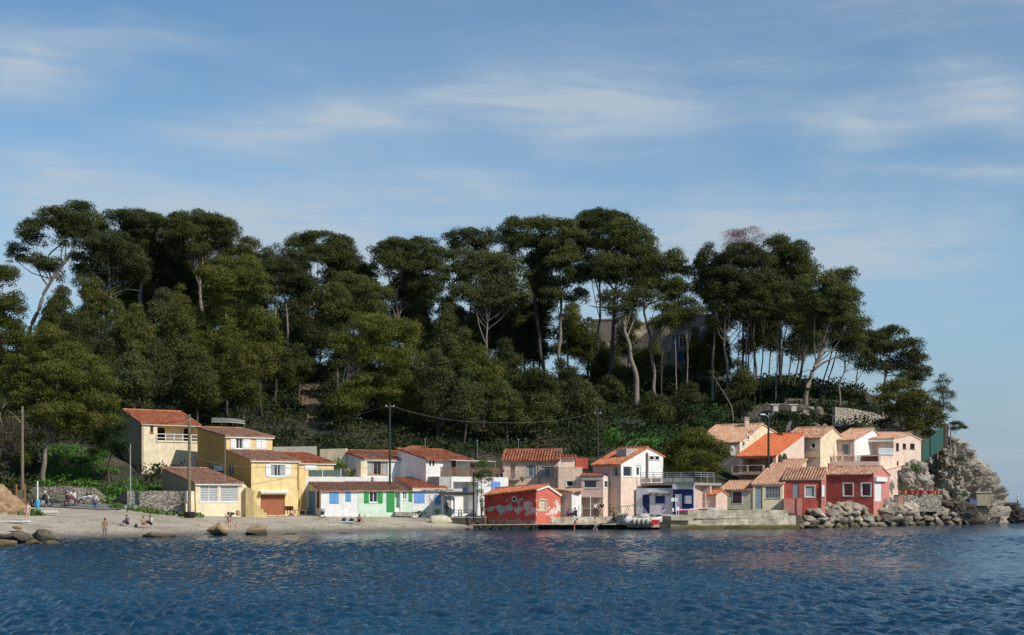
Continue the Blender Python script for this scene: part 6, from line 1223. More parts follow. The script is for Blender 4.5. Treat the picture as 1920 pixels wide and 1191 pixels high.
# ---------------------------------------------------------------- rocks, quay, walls
def rock_proto(seed, n=16, squash=(1, .85, .75), rough_=.10):
    rr = random.Random(seed); bm = bmesh.new()
    for i in range(n):
        d = Vector((rr.gauss(0, 1), rr.gauss(0, 1), rr.gauss(0, 1))).normalized() * rr.uniform(.8, 1.1); bm.verts.new((d.x * squash[0], d.y * squash[1], d.z * squash[2]))
    bmesh.ops.convex_hull(bm, input=bm.verts); 
    for v in [v for v in bm.verts if not v.link_faces]: bm.verts.remove(v)
    bmesh.ops.bevel(bm, geom=bm.edges[:], offset=.05, segments=1, profile=.6, affect='EDGES')
    bmesh.ops.triangulate(bm, faces=bm.faces); bmesh.ops.subdivide_edges(bm, edges=[e for e in bm.edges if e.calc_length() > .25], cuts=2, use_grid_fill=True); bmesh.ops.triangulate(bm, faces=bm.faces)
    for v in bm.verts:
        k = mnoise.fractal(v.co * 1.8 + Vector((seed, 0, 0)), .9, 2.1, 5); v.co += v.co.normalized() * k * rough_
    me = bpy.data.meshes.new('boulder'); bm.to_mesh(me); bm.free(); return me
R_GREY = rockmat('grey_limestone', [(.10, .08, .055), (.27, .23, .175), (.42, .37, .30), (.56, .51, .44)], .9, .7, (.10, .085, .035))
R_OCHRE = rockmat('ochre_rock', [(.12, .08, .04), (.32, .22, .12), (.46, .34, .20), (.58, .45, .30)], .8, .8, (.035, .03, .02))
R_DARK = rockmat('dark_rock', [(.07, .055, .035), (.15, .12, .085), (.23, .19, .14), (.32, .27, .2)], 1, .8, (.03, .03, .02))
R_CLIFF = rockmat('cliff_limestone', [(.15, .125, .09), (.40, .35, .28), (.56, .50, .41), (.68, .63, .55)], .55, 1.0)
R_SHELF = rockmat('brown_shelf_rock', [(.04, .033, .025), (.11, .09, .07), (.18, .15, .12), (.27, .24, .2)], .8, 1.0, (.03, .025, .015))
PRO = [rock_proto(s, 13 + s % 5) for s in range(9)]
def boulder(label, x, y, z, sc, mat, name='boulder', group=None, rr=random, cat='boulder', me=None):
    me = me or PRO[rr.randrange(len(PRO))]; key = me.name + mat.name
    if key not in MATS: m2 = me.copy(); m2.materials.clear(); m2.materials.append(mat); MATS[key] = m2
    o = bpy.data.objects.new(name, MATS[key]); COL.objects.link(o); o.location = (x, y, z); o.rotation_euler = (rr.uniform(-.4, .4), rr.uniform(-.4, .4), rr.uniform(0, 6.28)); o.scale = sc
    return tag(o, label, cat, group)
rb = random.Random(11); nb = 0; tier = ['lowest waterside', 'second lowest', 'middle', 'second highest', 'highest']
for row_, (dz, dd, step) in enumerate(((.15, .2, 17), (.9, 1.3, 17), (1.65, 2.5, 18), (2.35, 3.6, 18), (2.65, 4.8, 22))):
    px = 1500 + row_ * 9; nth = 0
    while px < 1832 - row_ * 5:
        p = profile(px); Ds = p[1][0]; D = Ds + dd - (.8 if px < 1650 else 2.0); s = rb.uniform(.62, 1.2) * (1.2 if px > 1640 else 1) * (.8 if row_ == 0 else 1)
        zz = dz * (1 if px > 1540 else .35 + .65 * (px - 1500) / 40) * (1 if px < 1740 else .72)
        nth += 1; boulder(f'{ord_[nth - 1]} grey boulder from the left in the {tier[row_]} tier of the breakwater', gx(px, D), D, zz, (s * rb.uniform(.85, 1.25), s, s * rb.uniform(.7, .95)), R_GREY, group='breakwater boulders', rr=rb)
        px += step * rb.uniform(.75, 1.25)
def rock_at(label, px, yb, D, w_, h_, mat, seed, cat='rock', name='beach_rock'):
    s = w_ / 2 * D / FP; hh = h_ * D / FP; rr = random.Random(seed); c = G(px, yb, D); o = boulder(label, c.x, c.y, c.z + hh * .30, (s * 1.03, s * .9, hh * .82), mat, name, None, rr, cat, PRO[seed % 9]); o.rotation_euler = (0, 0, seed * .9); return o
rock_at('large tan boulder at the water edge before the louvred annex', 408, 1004, 133.5, 50, 30, R_OCHRE, 1)
rock_at('tan boulder at the water edge in front of the garage door', 485, 1003, 136, 50, 24, R_OCHRE, 4)
rock_at('long low tan rock lying in the shallows below the sitting people', 292, 1010, 126.5, 62, 15, R_OCHRE, 3); rock_at('small low rock touching the long one in the shallows', 322, 1007, 127.5, 26, 9, R_OCHRE, 5)
rock_at('flat rock just breaking the water right of the tan boulders', 545, 1004, 137.5, 42, 7, R_OCHRE, 2); rock_at('thin dark rock barely above the water in front of the white cottage', 650, 1002, 141, 42, 4, R_DARK, 7)
for i, (px, yb, D, w_, h_, m, s, l) in enumerate(((28, 1018, 110, 60, 30, R_DARK, 1, 'largest dark boulder in the pile at the left edge'), (80, 1012, 114, 50, 24, R_DARK, 3, 'dark wedge boulder at the right of the pile by the left edge'), (52, 1016, 112, 28, 22, R_DARK, 6, 'small dark boulder between the two large dark ones'),
        (14, 1031, 101, 60, 24, R_OCHRE, 4, 'ochre boulder low in the water at the left edge'), (96, 1026, 104, 38, 16, R_OCHRE, 8, 'ochre boulder at the right end of the left pile'), (62, 1022, 107, 50, 12, R_OCHRE, 5, 'flat ochre rock between the ochre boulders of the left pile'), (0, 1010, 114, 34, 16, R_DARK, 0, 'dark rounded rock cut by the left picture edge'), (32, 990, 124, 30, 8, R_OCHRE, 2, 'low stone on the beach behind the dark left pile'))):
    rock_at(l, px, yb, D, w_, h_, m, s)
def lump(tab, D, amp, seed, depthf=.8, rows=90, cols=150, ztop=None):
    """rock mass from a side table (row y, left px, right px); displaced by ridged noise"""
    ys = [t[0] for t in tab]; vs = []; fs = []
    for i in range(rows + 1):
        y = ys[0] + (ys[-1] - ys[0]) * i / rows; l_ = np.interp(y, ys, [t[1] for t in tab]); r_ = np.interp(y, ys, [t[2] for t in tab]); k = D / FP; cx = ((l_ + r_) / 2 - 960) * k; R_ = (r_ - l_) / 2 * k; z = CAMZ - (y - HOR) * k
        for j in range(cols):
            a = 2 * math.pi * j / cols; p = Vector((cx + R_ * math.cos(a), D + R_ * depthf * math.sin(a), z)); q = p * .26 + Vector((seed, 0, 0))
            n1 = 1 - abs(mnoise.noise(q)) * 2.2; n2 = 1 - abs(mnoise.noise(q * 2.7)) * 2; n3 = mnoise.noise(q * 7.0); n4 = mnoise.noise(q * 17)
            vd = mnoise.voronoi(p * .42 + Vector((seed, 0, 0)))[0]; v2 = mnoise.voronoi(p * 1.3 + Vector((seed, 3, 0)))[0]; bl = min(1, (vd[1] - vd[0]) * 2.2) - .5 + .45 * (min(1, (v2[1] - v2[0]) * 2.5) - .5)
            d = amp * (bl * 1.1 + n1 * 1.0 + n2 * .6 + n3 * .42 + n4 * .24 - .75); e = min(1, i / 5); vs.append((p.x + math.cos(a) * d * e, p.y + math.sin(a) * d * e, p.z + d * .35 * e))
    n = cols
    for i in range(rows):
        for j in range(n): fs.append((i * n + j, i * n + (j + 1) % n, (i + 1) * n + (j + 1) % n, (i + 1) * n + j))
    fs.append(list(range(n)))
    return vs, fs
mb = MB(); mb.add(*lump([(818, 1774, 1786), (826, 1760, 1797), (838, 1744, 1811), (855, 1730, 1827), (875, 1716, 1844), (895, 1706, 1858), (915, 1698, 1868), (935, 1692, 1874), (955, 1688, 1877), (985, 1684, 1880)], 206, .9, 3, .75, 130, 200))
mb.add(*lump([(860, 1712, 1716), (868, 1702, 1728), (880, 1694, 1738), (900, 1690, 1746), (925, 1686, 1752), (960, 1680, 1760)], 190.5, .5, 8, .45, 60, 90))
o = mb.build('cliff', R_CLIFF, smooth=False, root=True); tag(o, 'craggy pale limestone cliff ending the headland on the right', 'cliff')
mb = MB(); mb.add(*lump([(942, 1828, 1900), (948, 1822, 1912), (958, 1815, 1925), (970, 1812, 1940), (990, 1808, 1950)], 206, .9, 13, .25, 40, 150)); mb.add(*lump([(952, 1880, 1935), (962, 1870, 1960), (985, 1860, 1990)], 208, .6, 17, .3, 24, 90)); 
mb.add(*lump([(940, 1700, 1812), (948, 1680, 1830), (965, 1670, 1840), (985, 1660, 1850)], 196, .7, 19, .18, 30, 140))
o = mb.build('rock_shelf', R_SHELF, root=True); tag(o, 'low brown rock shelf running out to sea below the pale cliff', 'rock shelf')
mb = MB(); mb.add(*lump([(928, 1883, 1887), (936, 1878, 1890), (955, 1874, 1894)], 206, .15, 23, .7, 16, 30)); o = mb.build('rock_spike', R_GREY, root=True); tag(o, 'small pale pointed rock left of the lone man', 'rock')
# earth bank
mb = MB(); mb.add(*lump([(903, -60, -20), (910, -80, 6), (925, -90, 22), (942, -95, 38), (960, -100, 46), (975, -100, 48)], 139, .35, 5, .5, 50, 90)); o = mb.build('earth_bank', rockmat('orange_earth', [(.22, .13, .07), (.33, .21, .12), (.42, .29, .18), (.45, .35, .25)], .7, .6), root=True); tag(o, 'eroded bank of orange earth at the left edge above the beach', 'bank'); 
# stone walls
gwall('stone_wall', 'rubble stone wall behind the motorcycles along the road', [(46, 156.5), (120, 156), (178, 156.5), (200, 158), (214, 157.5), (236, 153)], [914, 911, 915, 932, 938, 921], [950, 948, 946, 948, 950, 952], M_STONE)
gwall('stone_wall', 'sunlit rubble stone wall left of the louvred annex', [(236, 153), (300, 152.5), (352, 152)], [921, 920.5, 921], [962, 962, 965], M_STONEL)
gwall('terrace_stone_wall', 'dark dry stone retaining wall high on the slope behind the lamp post', [(1390, 206), (1440, 206), (1500, 206), (1520, 207)], [766, 756, 757, 762], [800, 800, 800, 798], stonewall('shaded_rubble_stone', [(.07, .065, .05), (.12, .11, .085), (.17, .16, .13)], 2.4, (.03, .03, .022)), .6)  # darker stone, tree shade over the wall put into its colour
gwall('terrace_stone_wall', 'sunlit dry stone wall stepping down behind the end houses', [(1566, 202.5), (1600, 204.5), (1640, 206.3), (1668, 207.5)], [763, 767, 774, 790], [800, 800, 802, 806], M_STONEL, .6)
gwall('terrace_stone_wall', 'upper stone wall under the leaning pine trunks', [(1470, 211), (1530, 212), (1590, 212)], [747, 748, 752], [768, 770, 772], stonewall('shaded_rubble_stone', None), .5)
for x in (1444, 1500):
    pass
for x, l in ((1453, 'white stone bench on the terrace wall, left of two'), (1487, 'white stone bench on the terrace wall, right of two')):
    c = G(x, 759, 205); mb = MB(); mb.box((c.x, c.y, c.z), (1.3, .6, .14)); mb.box((c.x + .1, c.y, c.z - .5), (.7, .4, .9)); o = mb.build('stone_bench', M_OFFW, root=True); tag(o, l, 'bench')
for i, (x, y, w_) in enumerate(((1520, 762, 12), (1535, 768, 16), (1512, 770, 12), (1545, 800, 16), (1530, 795, 14))):
    D = 203; rock_at(f"{['small pale', 'large pale', 'tilted pale', 'low pale', 'rounded pale'][i]} rock tumbled from the broken terrace wall", x, y + 8, D, w_ * 1.5, w_, R_GREY, i + 2)
def path_strip(px0, px1, d0, d1):
    vs = []; fs = []; n = 14; m = 10
    for i in range(n + 1):
        for j in range(m + 1):
            D = d0 + (d1 - d0) * i / n; px = px0 + (px1 - px0) * j / m + (i / n) * -14 + 6 * math.sin(i * .6); X = gx(px, D); vs.append((X, D, ground(X, D) + .12 + .05 * mnoise.noise(Vector((X, D, 0)))))
    for i in range(n):
        for j in range(m): fs.append((i * (m + 1) + j, i * (m + 1) + j + 1, (i + 1) * (m + 1) + j + 1, (i + 1) * (m + 1) + j))
    mb = MB(); mb.add(vs, fs); o = mb.build('dirt_path', rockmat('dirt', [(.14, .09, .05), (.22, .15, .09), (.30, .22, .13), (.36, .28, .18)], .7, .5)); o['kind'] = 'structure'
path_strip(572, 606, 196, 224)
# road, quay
def strip(name, pts_near, pts_far, mat, dz=.03):
    vs = []; fs = []; m = 6
    for (a, b) in zip(pts_near, pts_far):
        for k in range(m + 1):
            px = a[0] + (b[0] - a[0]) * k / m; D = a[1] + (b[1] - a[1]) * k / m; X = gx(px, D); vs.append((X, D, max(ground(X, D), ground(X + .5, D), ground(X, D + .5), ground(X - .5, D)) + dz))
    for i in range(len(pts_near) - 1):
        for k in range(m): fs.append((i * (m + 1) + k, (i + 1) * (m + 1) + k, (i + 1) * (m + 1) + k + 1, i * (m + 1) + k + 1))
    mb = MB(); mb.add(vs, fs); o = mb.build(name, mat); o['kind'] = 'structure'
xs_ = list(range(60, 236, 8)); strip('road', [(x, 146.5 if x < 200 else 147 + (x - 200) * .05) for x in xs_], [(x, 154.5 if x < 200 else 151.8) for x in xs_], mk('pale_asphalt', (.20, .19, .18), .9, .2, .8, .3))
M_QUAY = mk('quay_concrete', (.56, .49, .37), .9, .4, .9, .75, (.16, .13, .075), bump=1.0, bscale=4, streak=.6); M_QUAYD = mk('dark_quay_concrete', (.055, .05, .04), .8, .4, 1, bump=.8, bscale=5)  # second one: near-black concrete for footing, pier and retaining wall
h = empty('quay', (gx(1130, 161), 161, 0), 'long dark concrete quay with a lower ledge where bathers stand', 'quay')
def lace(px0, D0, px1, D1, z0, z1, th, mat, nm, par):
    A, B = Vector((gx(px0, D0), D0)), Vector((gx(px1, D1), D1)); Pq = Plane(A, B); mb = MB(); L = Pq.L; n = max(2, int(L / .5)); m = max(1, int((z1 - z0) / .3)); vs = []; fs = []
    for i in range(n + 1):
        for j in range(m + 2):
            s = L * i / n; z = z0 + (z1 - z0) * min(j, m) / m; q = Vector(Pq.p(s, z, 0 if j <= m else th)); d = mnoise.fractal(q * .9, .9, 2.2, 4) * .10; q += Vector((-Pq.n.x, -Pq.n.y, 0)) * d * 2 * (j <= m); q.z += (mnoise.noise(q * .8) * .05 if j >= m else 0); vs.append(q)
    for i in range(n):
        for j in range(m + 1): fs.append((i * (m + 2) + j, (i + 1) * (m + 2) + j, (i + 1) * (m + 2) + j + 1, i * (m + 2) + j + 1))
    mb.add(vs, fs); mb.slab([Pq.p(0, z1 - .05, .3), Pq.p(L, z1 - .05, .3), Pq.p(L, z1 - .05, th), Pq.p(0, z1 - .05, th)], (0, 0, -(z1 - z0) + .3)); return mb.build(nm, mat, par)
lace(1008, 160.5, 1236, 161, .6, 1.38, 8, M_QUAY, 'upper_deck', h)
mb = MB(); a_, b_ = Vector((gx(1000, 158.2), 158.2, .68)), Vector((gx(1180, 158.6), 158.6, .68)); mb.slab([a_, b_, b_ + Vector((0, 3.4, 0)), a_ + Vector((0, 3.4, 0))], (0, 0, -.14)); mb.build('ledge', M_QUAY, h)
lace(1000, 159.8, 1245, 159.8, -1.2, .58, 1.5, M_QUAYD, 'footing', h)
mb = MB(); c = G(1168, 970, 159.6); mb.box((c.x, c.y + .6, 1.15), (1.2, 1.6, 1.3)); mb.box((c.x + 2.2, c.y + .3, .55), (3.6, 2.2, .6)); mb.build('mooring_block', M_QUAY, h)
h = empty('sea_wall', (gx(1360, 161), 161, 0), 'pale weathered concrete sea wall stained with algae below the pale yellow cottage', 'sea wall')
lace(1258, 160.8, 1492, 163.3, .25, 1.5, 3, M_QUAY, 'wall_face', h); lace(1290, 160.95, 1478, 163.2, 1.2, 2.12, 6, M_QUAY, 'upper_wall', h)
lace(1240, 160.2, 1300, 160.6, 1.0, 1.62, 6, M_QUAY, 'landing', h)
lace(1245, 159.6, 1500, 162.3, -1, .45, 2.5, rockmat('algae_concrete', [(.14, .11, .04), (.28, .23, .12), (.40, .35, .24), (.5, .45, .34)], .8, .8, (.09, .075, .02)), 'algae_footing', h)
lace(1236, 159.2, 1258, 159.4, -1, 1.5, 2, M_QUAYD, 'dark_pier', h)
h = empty('promenade_wall', (gx(870, 161), 161, 0), 'low dark wall holding the pergola terrace above the beach', 'wall')
lace(838, 158.6, 912, 160.2, -.5, 1.35, 6, M_QUAYD, 'retaining_wall', h); mb = MB(); mb.slab([G(838, 969.6, 158.6), G(912, 969.6, 160.2), G(914, 968, 167), G(842, 968, 166)], (0, 0, -.1)); mb.build('paving', M_CONC, h)
# wooden deck
h = empty('wooden_deck', (gx(950, 157), 157, .2), 'pinkish plank deck on stone piers in front of the red boathouse', 'deck')
mb = MB()
for k in range(6): D = 155.6 + k * .36; mb.slab([(gx(881, D), D, .52), (gx(1026 - k * 3, D), D, .60), (gx(1026 - k * 3, D + .32), D + .32, .60), (gx(881, D + .32), D + .32, .52)], (0, 0, .07))
mb.build('planks', mk('pink_planks', (.52, .30, .20), .8, .25, 3, .3), h)
for px in (894, 910, 928, 945, 965, 984, 1003): mb = MB(); mb.box((gx(px, 156.6), 156.6, -.1), (.7, 1.0, 1.2), .1); mb.build('pier', M_STONE, h)
for px, s, q, l in ((1033, .35, 3, 'left'), (1043, .3, 5, 'right')): o = boulder(f'small white stone on the quay ledge by the red boathouse, {l} of two', gx(px, 159), 159, .85, (s, s * .8, s * .7), mk('white_stone', (.6, .58, .54)), 'stone', None, random.Random(q), 'stone')
# ---------------------------------------------------------------- poles and wires
def pole(name, label, px, D, y0, y1, r, mat, cat='utility pole', arm=None, lamp=None, tub=None):
    a, b = G(px, y1, D), G(px, y0, D); h = empty(name, a, label, cat); mb = MB(); mb.tube([a - Vector((0, 0, .5)), a.lerp(b, .5), b], [r * 1.15, r, r * .75], 10); mb.build('post', mat, h)
    if arm:
        mb = MB(); mb.tube([b - Vector((arm, 0, .35)), b - Vector((-arm, 0, .35))], .04, 6); mb.build('crossarm', M_STEEL, h)
        for s in (-1, 1):
            mb = MB(); mb.tube([b + Vector((arm * s * .9, 0, -.33)), b + Vector((arm * s * .9, 0, -.15))], [.05, .03], 6); mb.build('insulator', M_FRAME, h)
    else: mb = MB(); mb.box(b - Vector((0, .12, .6)), (.16, .12, .3)); mb.build('bracket', M_STEEL, h)
    if lamp:
        c = b + Vector((0, -.1, -1.0)); mb = MB(); mb.tube([c, c + Vector((-.25, 0, .25)), c + Vector((-.5, 0, .35))], .035, 6); mb.build('lamp_arm', M_GREYM, h)
        mb = MB(); mb.ball(c + Vector((-.75, 0, .36)), (.38, .15, .11), 10, 6); mb.build('lamp_head', M_FRAME, h)
    if tub:
        mb = MB(); mb.tube([a + Vector((0, 0, -.2)), a + Vector((0, 0, .45))], [.5, .55], 14); 
        for z in (0, .2, .4): mb.torus((0, 0, 0), .01, .005) if False else mb.tube([a + Vector((0, 0, z - .03)), a + Vector((0, 0, z + .03))], .575, 14)
        mb.build('tub', M_BLACK, h)
    return h
pole('utility_pole', 'thick wooden pole standing in a black tub before the louvred annex', 355, 147.5, 777, 968, .16, M_POLE, tub=True)
pole('utility_pole', 'tall wooden pole rising behind the orange bank at the left', 42, 146, 762, 948, .15, M_POLE)
pole('utility_pole', 'thin grey pole by the bicycle and stone wall', 244.5, 150, 833, 952, .07, M_GREYM)
pole('wooden_stake', 'short pale wooden stake left of the thin grey pole', 237.5, 150.5, 902, 942, .08, M_POLE, 'stake')
pole('utility_pole', 'tall green pole standing on the roof line of the mint cottage', 731, 164, 757, 914, .12, M_POLED, arm=.5)
pole('utility_pole', 'tall green pole left of the white gabled house', 1121, 170, 770, 889, .12, M_POLED, arm=.4)
pole('lamp_post', 'dark pole with a white street lamp in front of the vivid orange roof', 1441, 177.5, 768, 884, .14, M_POLED, 'street lamp', lamp=True)
pole('post', 'dark iron post of the pergola next to the slender tree', 888, 158.8, 872, 970, .08, M_BLACK, 'post')
for px, y0, y1, D, l in ((797, 824, 846, 175, 'thin white mast behind the white house ridge'), (972, 824, 846, 178, 'thin white mast behind the long rusty roof'), (895, 826, 846, 178, 'thin grey mast between two rusty roofs'), (422, 820, 916, 155, 'thin grey aerial pipe rising from the lean-to roof')):
    a, b = G(px, y1, D), G(px, y0, D); mb = MB(); mb.tube([a - Vector((0, 0, .8)), b], .028, 6); mb.box(b, (.25, .05, .06)); o = mb.build('mast', M_GREYM, root=True); tag(o, l, 'mast')
def cable(label, pts, D, r=.02):
    q = [G(x, y, d) for (x, y), d in zip(pts, D)]; s = smooth(q, 5); mb = MB(); mb.tube(s, r, 5); o = mb.build('power_cable', flat('cable_grey', (.12, .12, .115)), root=True); return tag(o, label, 'cable')
cable('sagging cable from the green pole leftwards over the yellow wing', [(731, 760), (690, 772), (600, 795), (540, 801), (470, 800)], [164, 166, 170, 172, 172])
cable('sagging cable between the two tall green poles', [(731, 760), (780, 775), (850, 788), (950, 793), (1050, 788), (1121, 772)], [164, 165, 166, 167, 169, 170])
cable('low cable from the thick pole across the yellow house front', [(356, 850), (400, 868), (470, 876), (560, 878), (650, 880), (731, 872)], [147.5, 149, 153, 157.5, 161, 164])
cable('short cable from the thick pole up to the loggia roof', [(355, 782), (330, 792), (267, 796)], [147.5, 158, 169.5], .02)
# ---------------------------------------------------------------- furniture and small things
h = empty('pergola', G(858, 969, 160.5), 'reed roofed pergola over blue tables on the waterside terrace', 'pergola')
mb = MB()
for k in range(40): x = 827 + 62 * k / 39; mb.tube([G(x, 926.5 + (k % 3) * .3, 159.5), G(x + 1, 923.5, 163)], .07, 5)
mb.build('reed_roof', mk('reed', (.10, .09, .07), .9, .4, 6), h)
for x, D in ((829, 159.6), (887, 160), (836, 163), (888, 163)): mb = MB(); mb.tube([G(x, 969, D), G(x, 926, D)], .05, 6); mb.build('post', M_GREYP, h)
mb = MB(); mb.tube([G(829, 927.5, 159.6), G(888, 928, 160)], .06, 6); mb.build('beam', M_GREYP, h)
M_TEAL = flat('teal_paint', (.03, .12, .15))
for px, l in ((850, 'teal picnic table under the pergola, left of two'), (875, 'teal picnic table under the pergola, right of two')):
    c = G(px, 969, 160.8); t = empty('picnic_table', c, l, 'table', 'tables under the pergola'); mb = MB(); mb.box(c + Vector((0, 0, .75)), (1.5, .8, .06)); mb.build('tabletop', M_TEAL, t)
    for s in (-1, 1):
        mb = MB(); mb.box(c + Vector((.6 * s, 0, .37)), (.08, .6, .74)); mb.build('leg', M_TEAL, t); mb = MB(); mb.box(c + Vector((0, .75 * s, .43)), (1.5, .28, .05)); mb.box(c + Vector((.6, .75 * s, .2)), (.06, .2, .42)); mb.box(c + Vector((-.6, .75 * s, .2)), (.06, .2, .42)); mb.build('bench', M_TEAL, t)
c = G(863, 969, 159.8); mb = MB(); mb.tube([c, c + Vector((0, 0, 1.0))], .04, 6); mb.tube([c + Vector((0, 0, .45)), c + Vector((0, 0, 1.0))], .055, 6); o = mb.build('post', M_OFFW, root=True); tag(o, 'short white tipped post in front of the picnic tables', 'post')
mb = MB(); c = G(896, 967, 160.5); mb.tube([c, c + Vector((0, 0, .5)), c + Vector((.05, 0, 1.2)), c + Vector((.1, 0, 1.6))], [.22, .25, .2, .1], 10); o = mb.build('closed_parasol', M_FRAME, root=True); tag(o, 'white wrapped bundle standing beside the pergola post', 'closed parasol')
# upturned dinghy : hull lofted from ribs
def hull(name, label, c, L, B, H, mat, rz=0, flip=False, cat='boat', transom=True, tilt=0, parts=None):
    h = empty(name, c, label, cat, rz=rz); n = 14; m = 9; vs = []; fs = []
    for i in range(n + 1):
        t = i / n; w_ = B / 2 * (math.sin(min(1, (t * .62 + .38)) * math.pi * .5) if False else (1 - max(0, (t - .45) / .55) ** 2.2) ** .8 if t > .45 else .86 + .14 * t / .45); k = H * (1 - .25 * max(0, (t - .6) / .4)); rise = .28 * H * t ** 3
        for j in range(m): a = math.pi * j / (m - 1); vs.append(((t - .5) * L, -math.cos(a) * max(w_, .01) * (1 if abs(math.cos(a)) > .99 else .96), (H + rise) - math.sin(a) ** .7 * (k)))
    for i in range(n):
        for j in range(m - 1): fs.append((i * m + j, (i + 1) * m + j, (i + 1) * m + j + 1, i * m + j + 1))
    fs.append([j for j in range(m)])
    mb = MB(); mb.v = vs; mb.f = fs
    me = bpy.data.meshes.new('hull'); vv = [(x, y, (H * 1.0 - z) if flip else z) for x, y, z in vs]; me.from_pydata(vv, [], fs); me.materials.append(mat); me.shade_smooth(); o = bpy.data.objects.new('hull', me); COL.objects.link(o); o.parent = h; sd = o.modifiers.new('thickness', 'SOLIDIFY'); sd.thickness = .04
    mb = MB(); mb.v = []; zt = lambda t: (0 if flip else H + .28 * H * t ** 3)
    for s in (0, m - 1):
        q = [Vector(vv[i * m + s]) for i in range(n + 1)]; mb.tube(q, .035, 6)
    g = bpy.data.meshes.new('gunwale'); g.from_pydata(mb.v, [], mb.f); g.materials.append(M_FRAME); g_ = bpy.data.objects.new('gunwale', g); COL.objects.link(g_); g_.parent = h
    h.rotation_euler = (tilt, 0, rz); return h
hull('dinghy', 'cream dinghy tipped on its side on the beach below the pergola', G(829, 981, 157.5), 2.5, 1.35, .62, mk('cream_hull', (.56, .50, .36), .6, stain=.5), R(20), cat='dinghy', tilt=R(-62))
hull('upturned_boat', 'long white upturned boat on the slope behind the yellow house', G(428, 792, 189), 4.4, 1.4, .6, mk('pale_hull', (.16, .18, .16), .6), R(10), True, 'boat')
hull('small_boat', 'grey dinghy lying on the sea wall by the little hut', G(1337, 959, 165) + Vector((0, 0, .1)), 2.0, 1.0, .4, M_GREYM, R(5), True, 'dinghy')
h = hull('motorboat', 'white motorboat with green canopy moored at the quay', G(1205, 985, 157.8), 4.3, 1.6, .75, M_OFFW, R(3), cat='boat')
def lp(name, mb, mat, par, smooth_=False):     # part in the thing's own coordinates
    me = bpy.data.meshes.new(name); me.from_pydata([tuple(v) for v in mb.v], [], [list(f) for f in mb.f]); me.materials.append(mat)
    if smooth_: me.shade_smooth()
    bm = bmesh.new(); bm.from_mesh(me); bmesh.ops.recalc_face_normals(bm, faces=bm.faces); bm.to_mesh(me); bm.free()
    o = bpy.data.objects.new(name, me); COL.objects.link(o); o.parent = par; return o
mb = MB(); mb.box((0, 0, .66), (3.9, 1.3, .08)); lp('deck', mb, M_FRAME, h)
mb = MB(); mb.slab([(-2.8, -.8, 2.05), (-1.2, -.8, 2.2), (.0, -.8, 2.1), (.0, .8, 2.1), (-1.2, .8, 2.2), (-2.8, .8, 2.05)], (0, 0, -.05)); lp('canopy', mb, flat('green_canvas', (.02, .22, .13), .9), h)
mb = MB()
for x0, x1 in ((-2.6, -2.2), (-.2, .9), (.0, -.7), (-1.6, -2.0)):
    for s in (-.8, .8): mb = MB(); mb.tube([(x0, s, 2.1), (x1, s, .75)], .03, 5); lp('canopy_strut', mb, M_STEEL, h)
pass
mb = MB(); mb.slab([(1.2, -.6, .8), (1.35, -.6, 1.2), (1.35, .6, 1.2), (1.2, .6, .8)], (.04, 0, 0)); lp('windscreen', mb, mk('perspex', (.35, .42, .44), .15, bump=0), h)
mb = MB(); mb.ball((.1, -.1, .95), (.7, .55, .36), 12, 7); lp('white_cover', mb, M_OFFW, h, True)
mb = MB(); mb.box((-1.6, 0, .85), (.6, 1.1, .4)); lp('engine_box', mb, M_FRAME, h)
for k in range(4): mb = MB(); x = -1.1 + k * .5; mb.tube([(x, -.92, .1), (x, -.95, .72)], .12, 8); lp('fender', mb, mk('old_fender', (.55, .44, .32)), h, True)
mb = MB(); mb.box((1.25, -.9, .35), (.8, .12, .55)); lp('red_float', mb, flat('red_plastic', (.50, .01, .03)), h)
mb = MB(); mb.tube([(-1.6, .5, .2), (-1.6, .5, 1.4)], .1, 8); 
hull('kayak', 'pink kayak lying against the navy front of the boathouse', G(1290, 960.5, 162.6), 2.6, .6, .3, flat('pink_plastic', (.60, .08, .28)), R(8), cat='kayak')
hull('kayak', 'dark magenta kayak beside the pink one', G(1310, 959, 163), 2.0, .55, .3, flat('magenta_plastic', (.25, .01, .08)), R(-5), cat='kayak')
hull('paddleboard', 'blue and white paddleboard lying on the beach at the left edge', G(28, 980, 131), 2.9, .7, .12, flat('board_white', (.55, .62, .72)), R(-3), cat='paddleboard')
# sign posts on the landing
def signpost(label, px, y0, y1, D, boards, lean=0):
    a = G(px, y1, D); b = G(px + lean, y0, D); h = empty('signpost', a, label, 'sign'); mb = MB(); mb.tube([a, b], .035, 6); mb.build('post', M_FRAME, h)
    for (x, y, w_, hh) in boards: c = G(x, y, D - .06); mb = MB(); mb.box(c, (w_, .03, hh)); mb.build('sign_panel', M_FRAME, h)
signpost('white post with two small white panels in front of the navy boathouse front', 1269, 933, 972, 160.8, [(1262, 937, .42, .42), (1267.5, 937, .36, .42)], -3)
signpost('leaning post with a low white panel right of the two panelled post', 1273, 950, 973, 161, [(1271, 954, .34, .42), (1262, 956, .2, .4)], -2)
a = G(1325, 958, 164); h = empty('mast', a, 'white cross shaped mast in front of the little hut', 'mast'); mb = MB(); mb.tube([a, G(1322.5, 926, 164)], .04, 6); mb.build('post', M_FRAME, h); mb = MB(); mb.tube([G(1315, 941, 163.95), G(1331, 941, 163.95)], .025, 6); mb.build('crossbar', M_FRAME, h)
a = G(1107, 969, 161.5); mb = MB(); mb.tube([a, G(1107, 931, 161.5)], .06, 8); mb.ball(G(1107, 931, 161.5), .08, 8, 5); o = mb.build('post', M_OFFW, root=True); tag(o, 'white post standing on the quay beside the man in white', 'post')
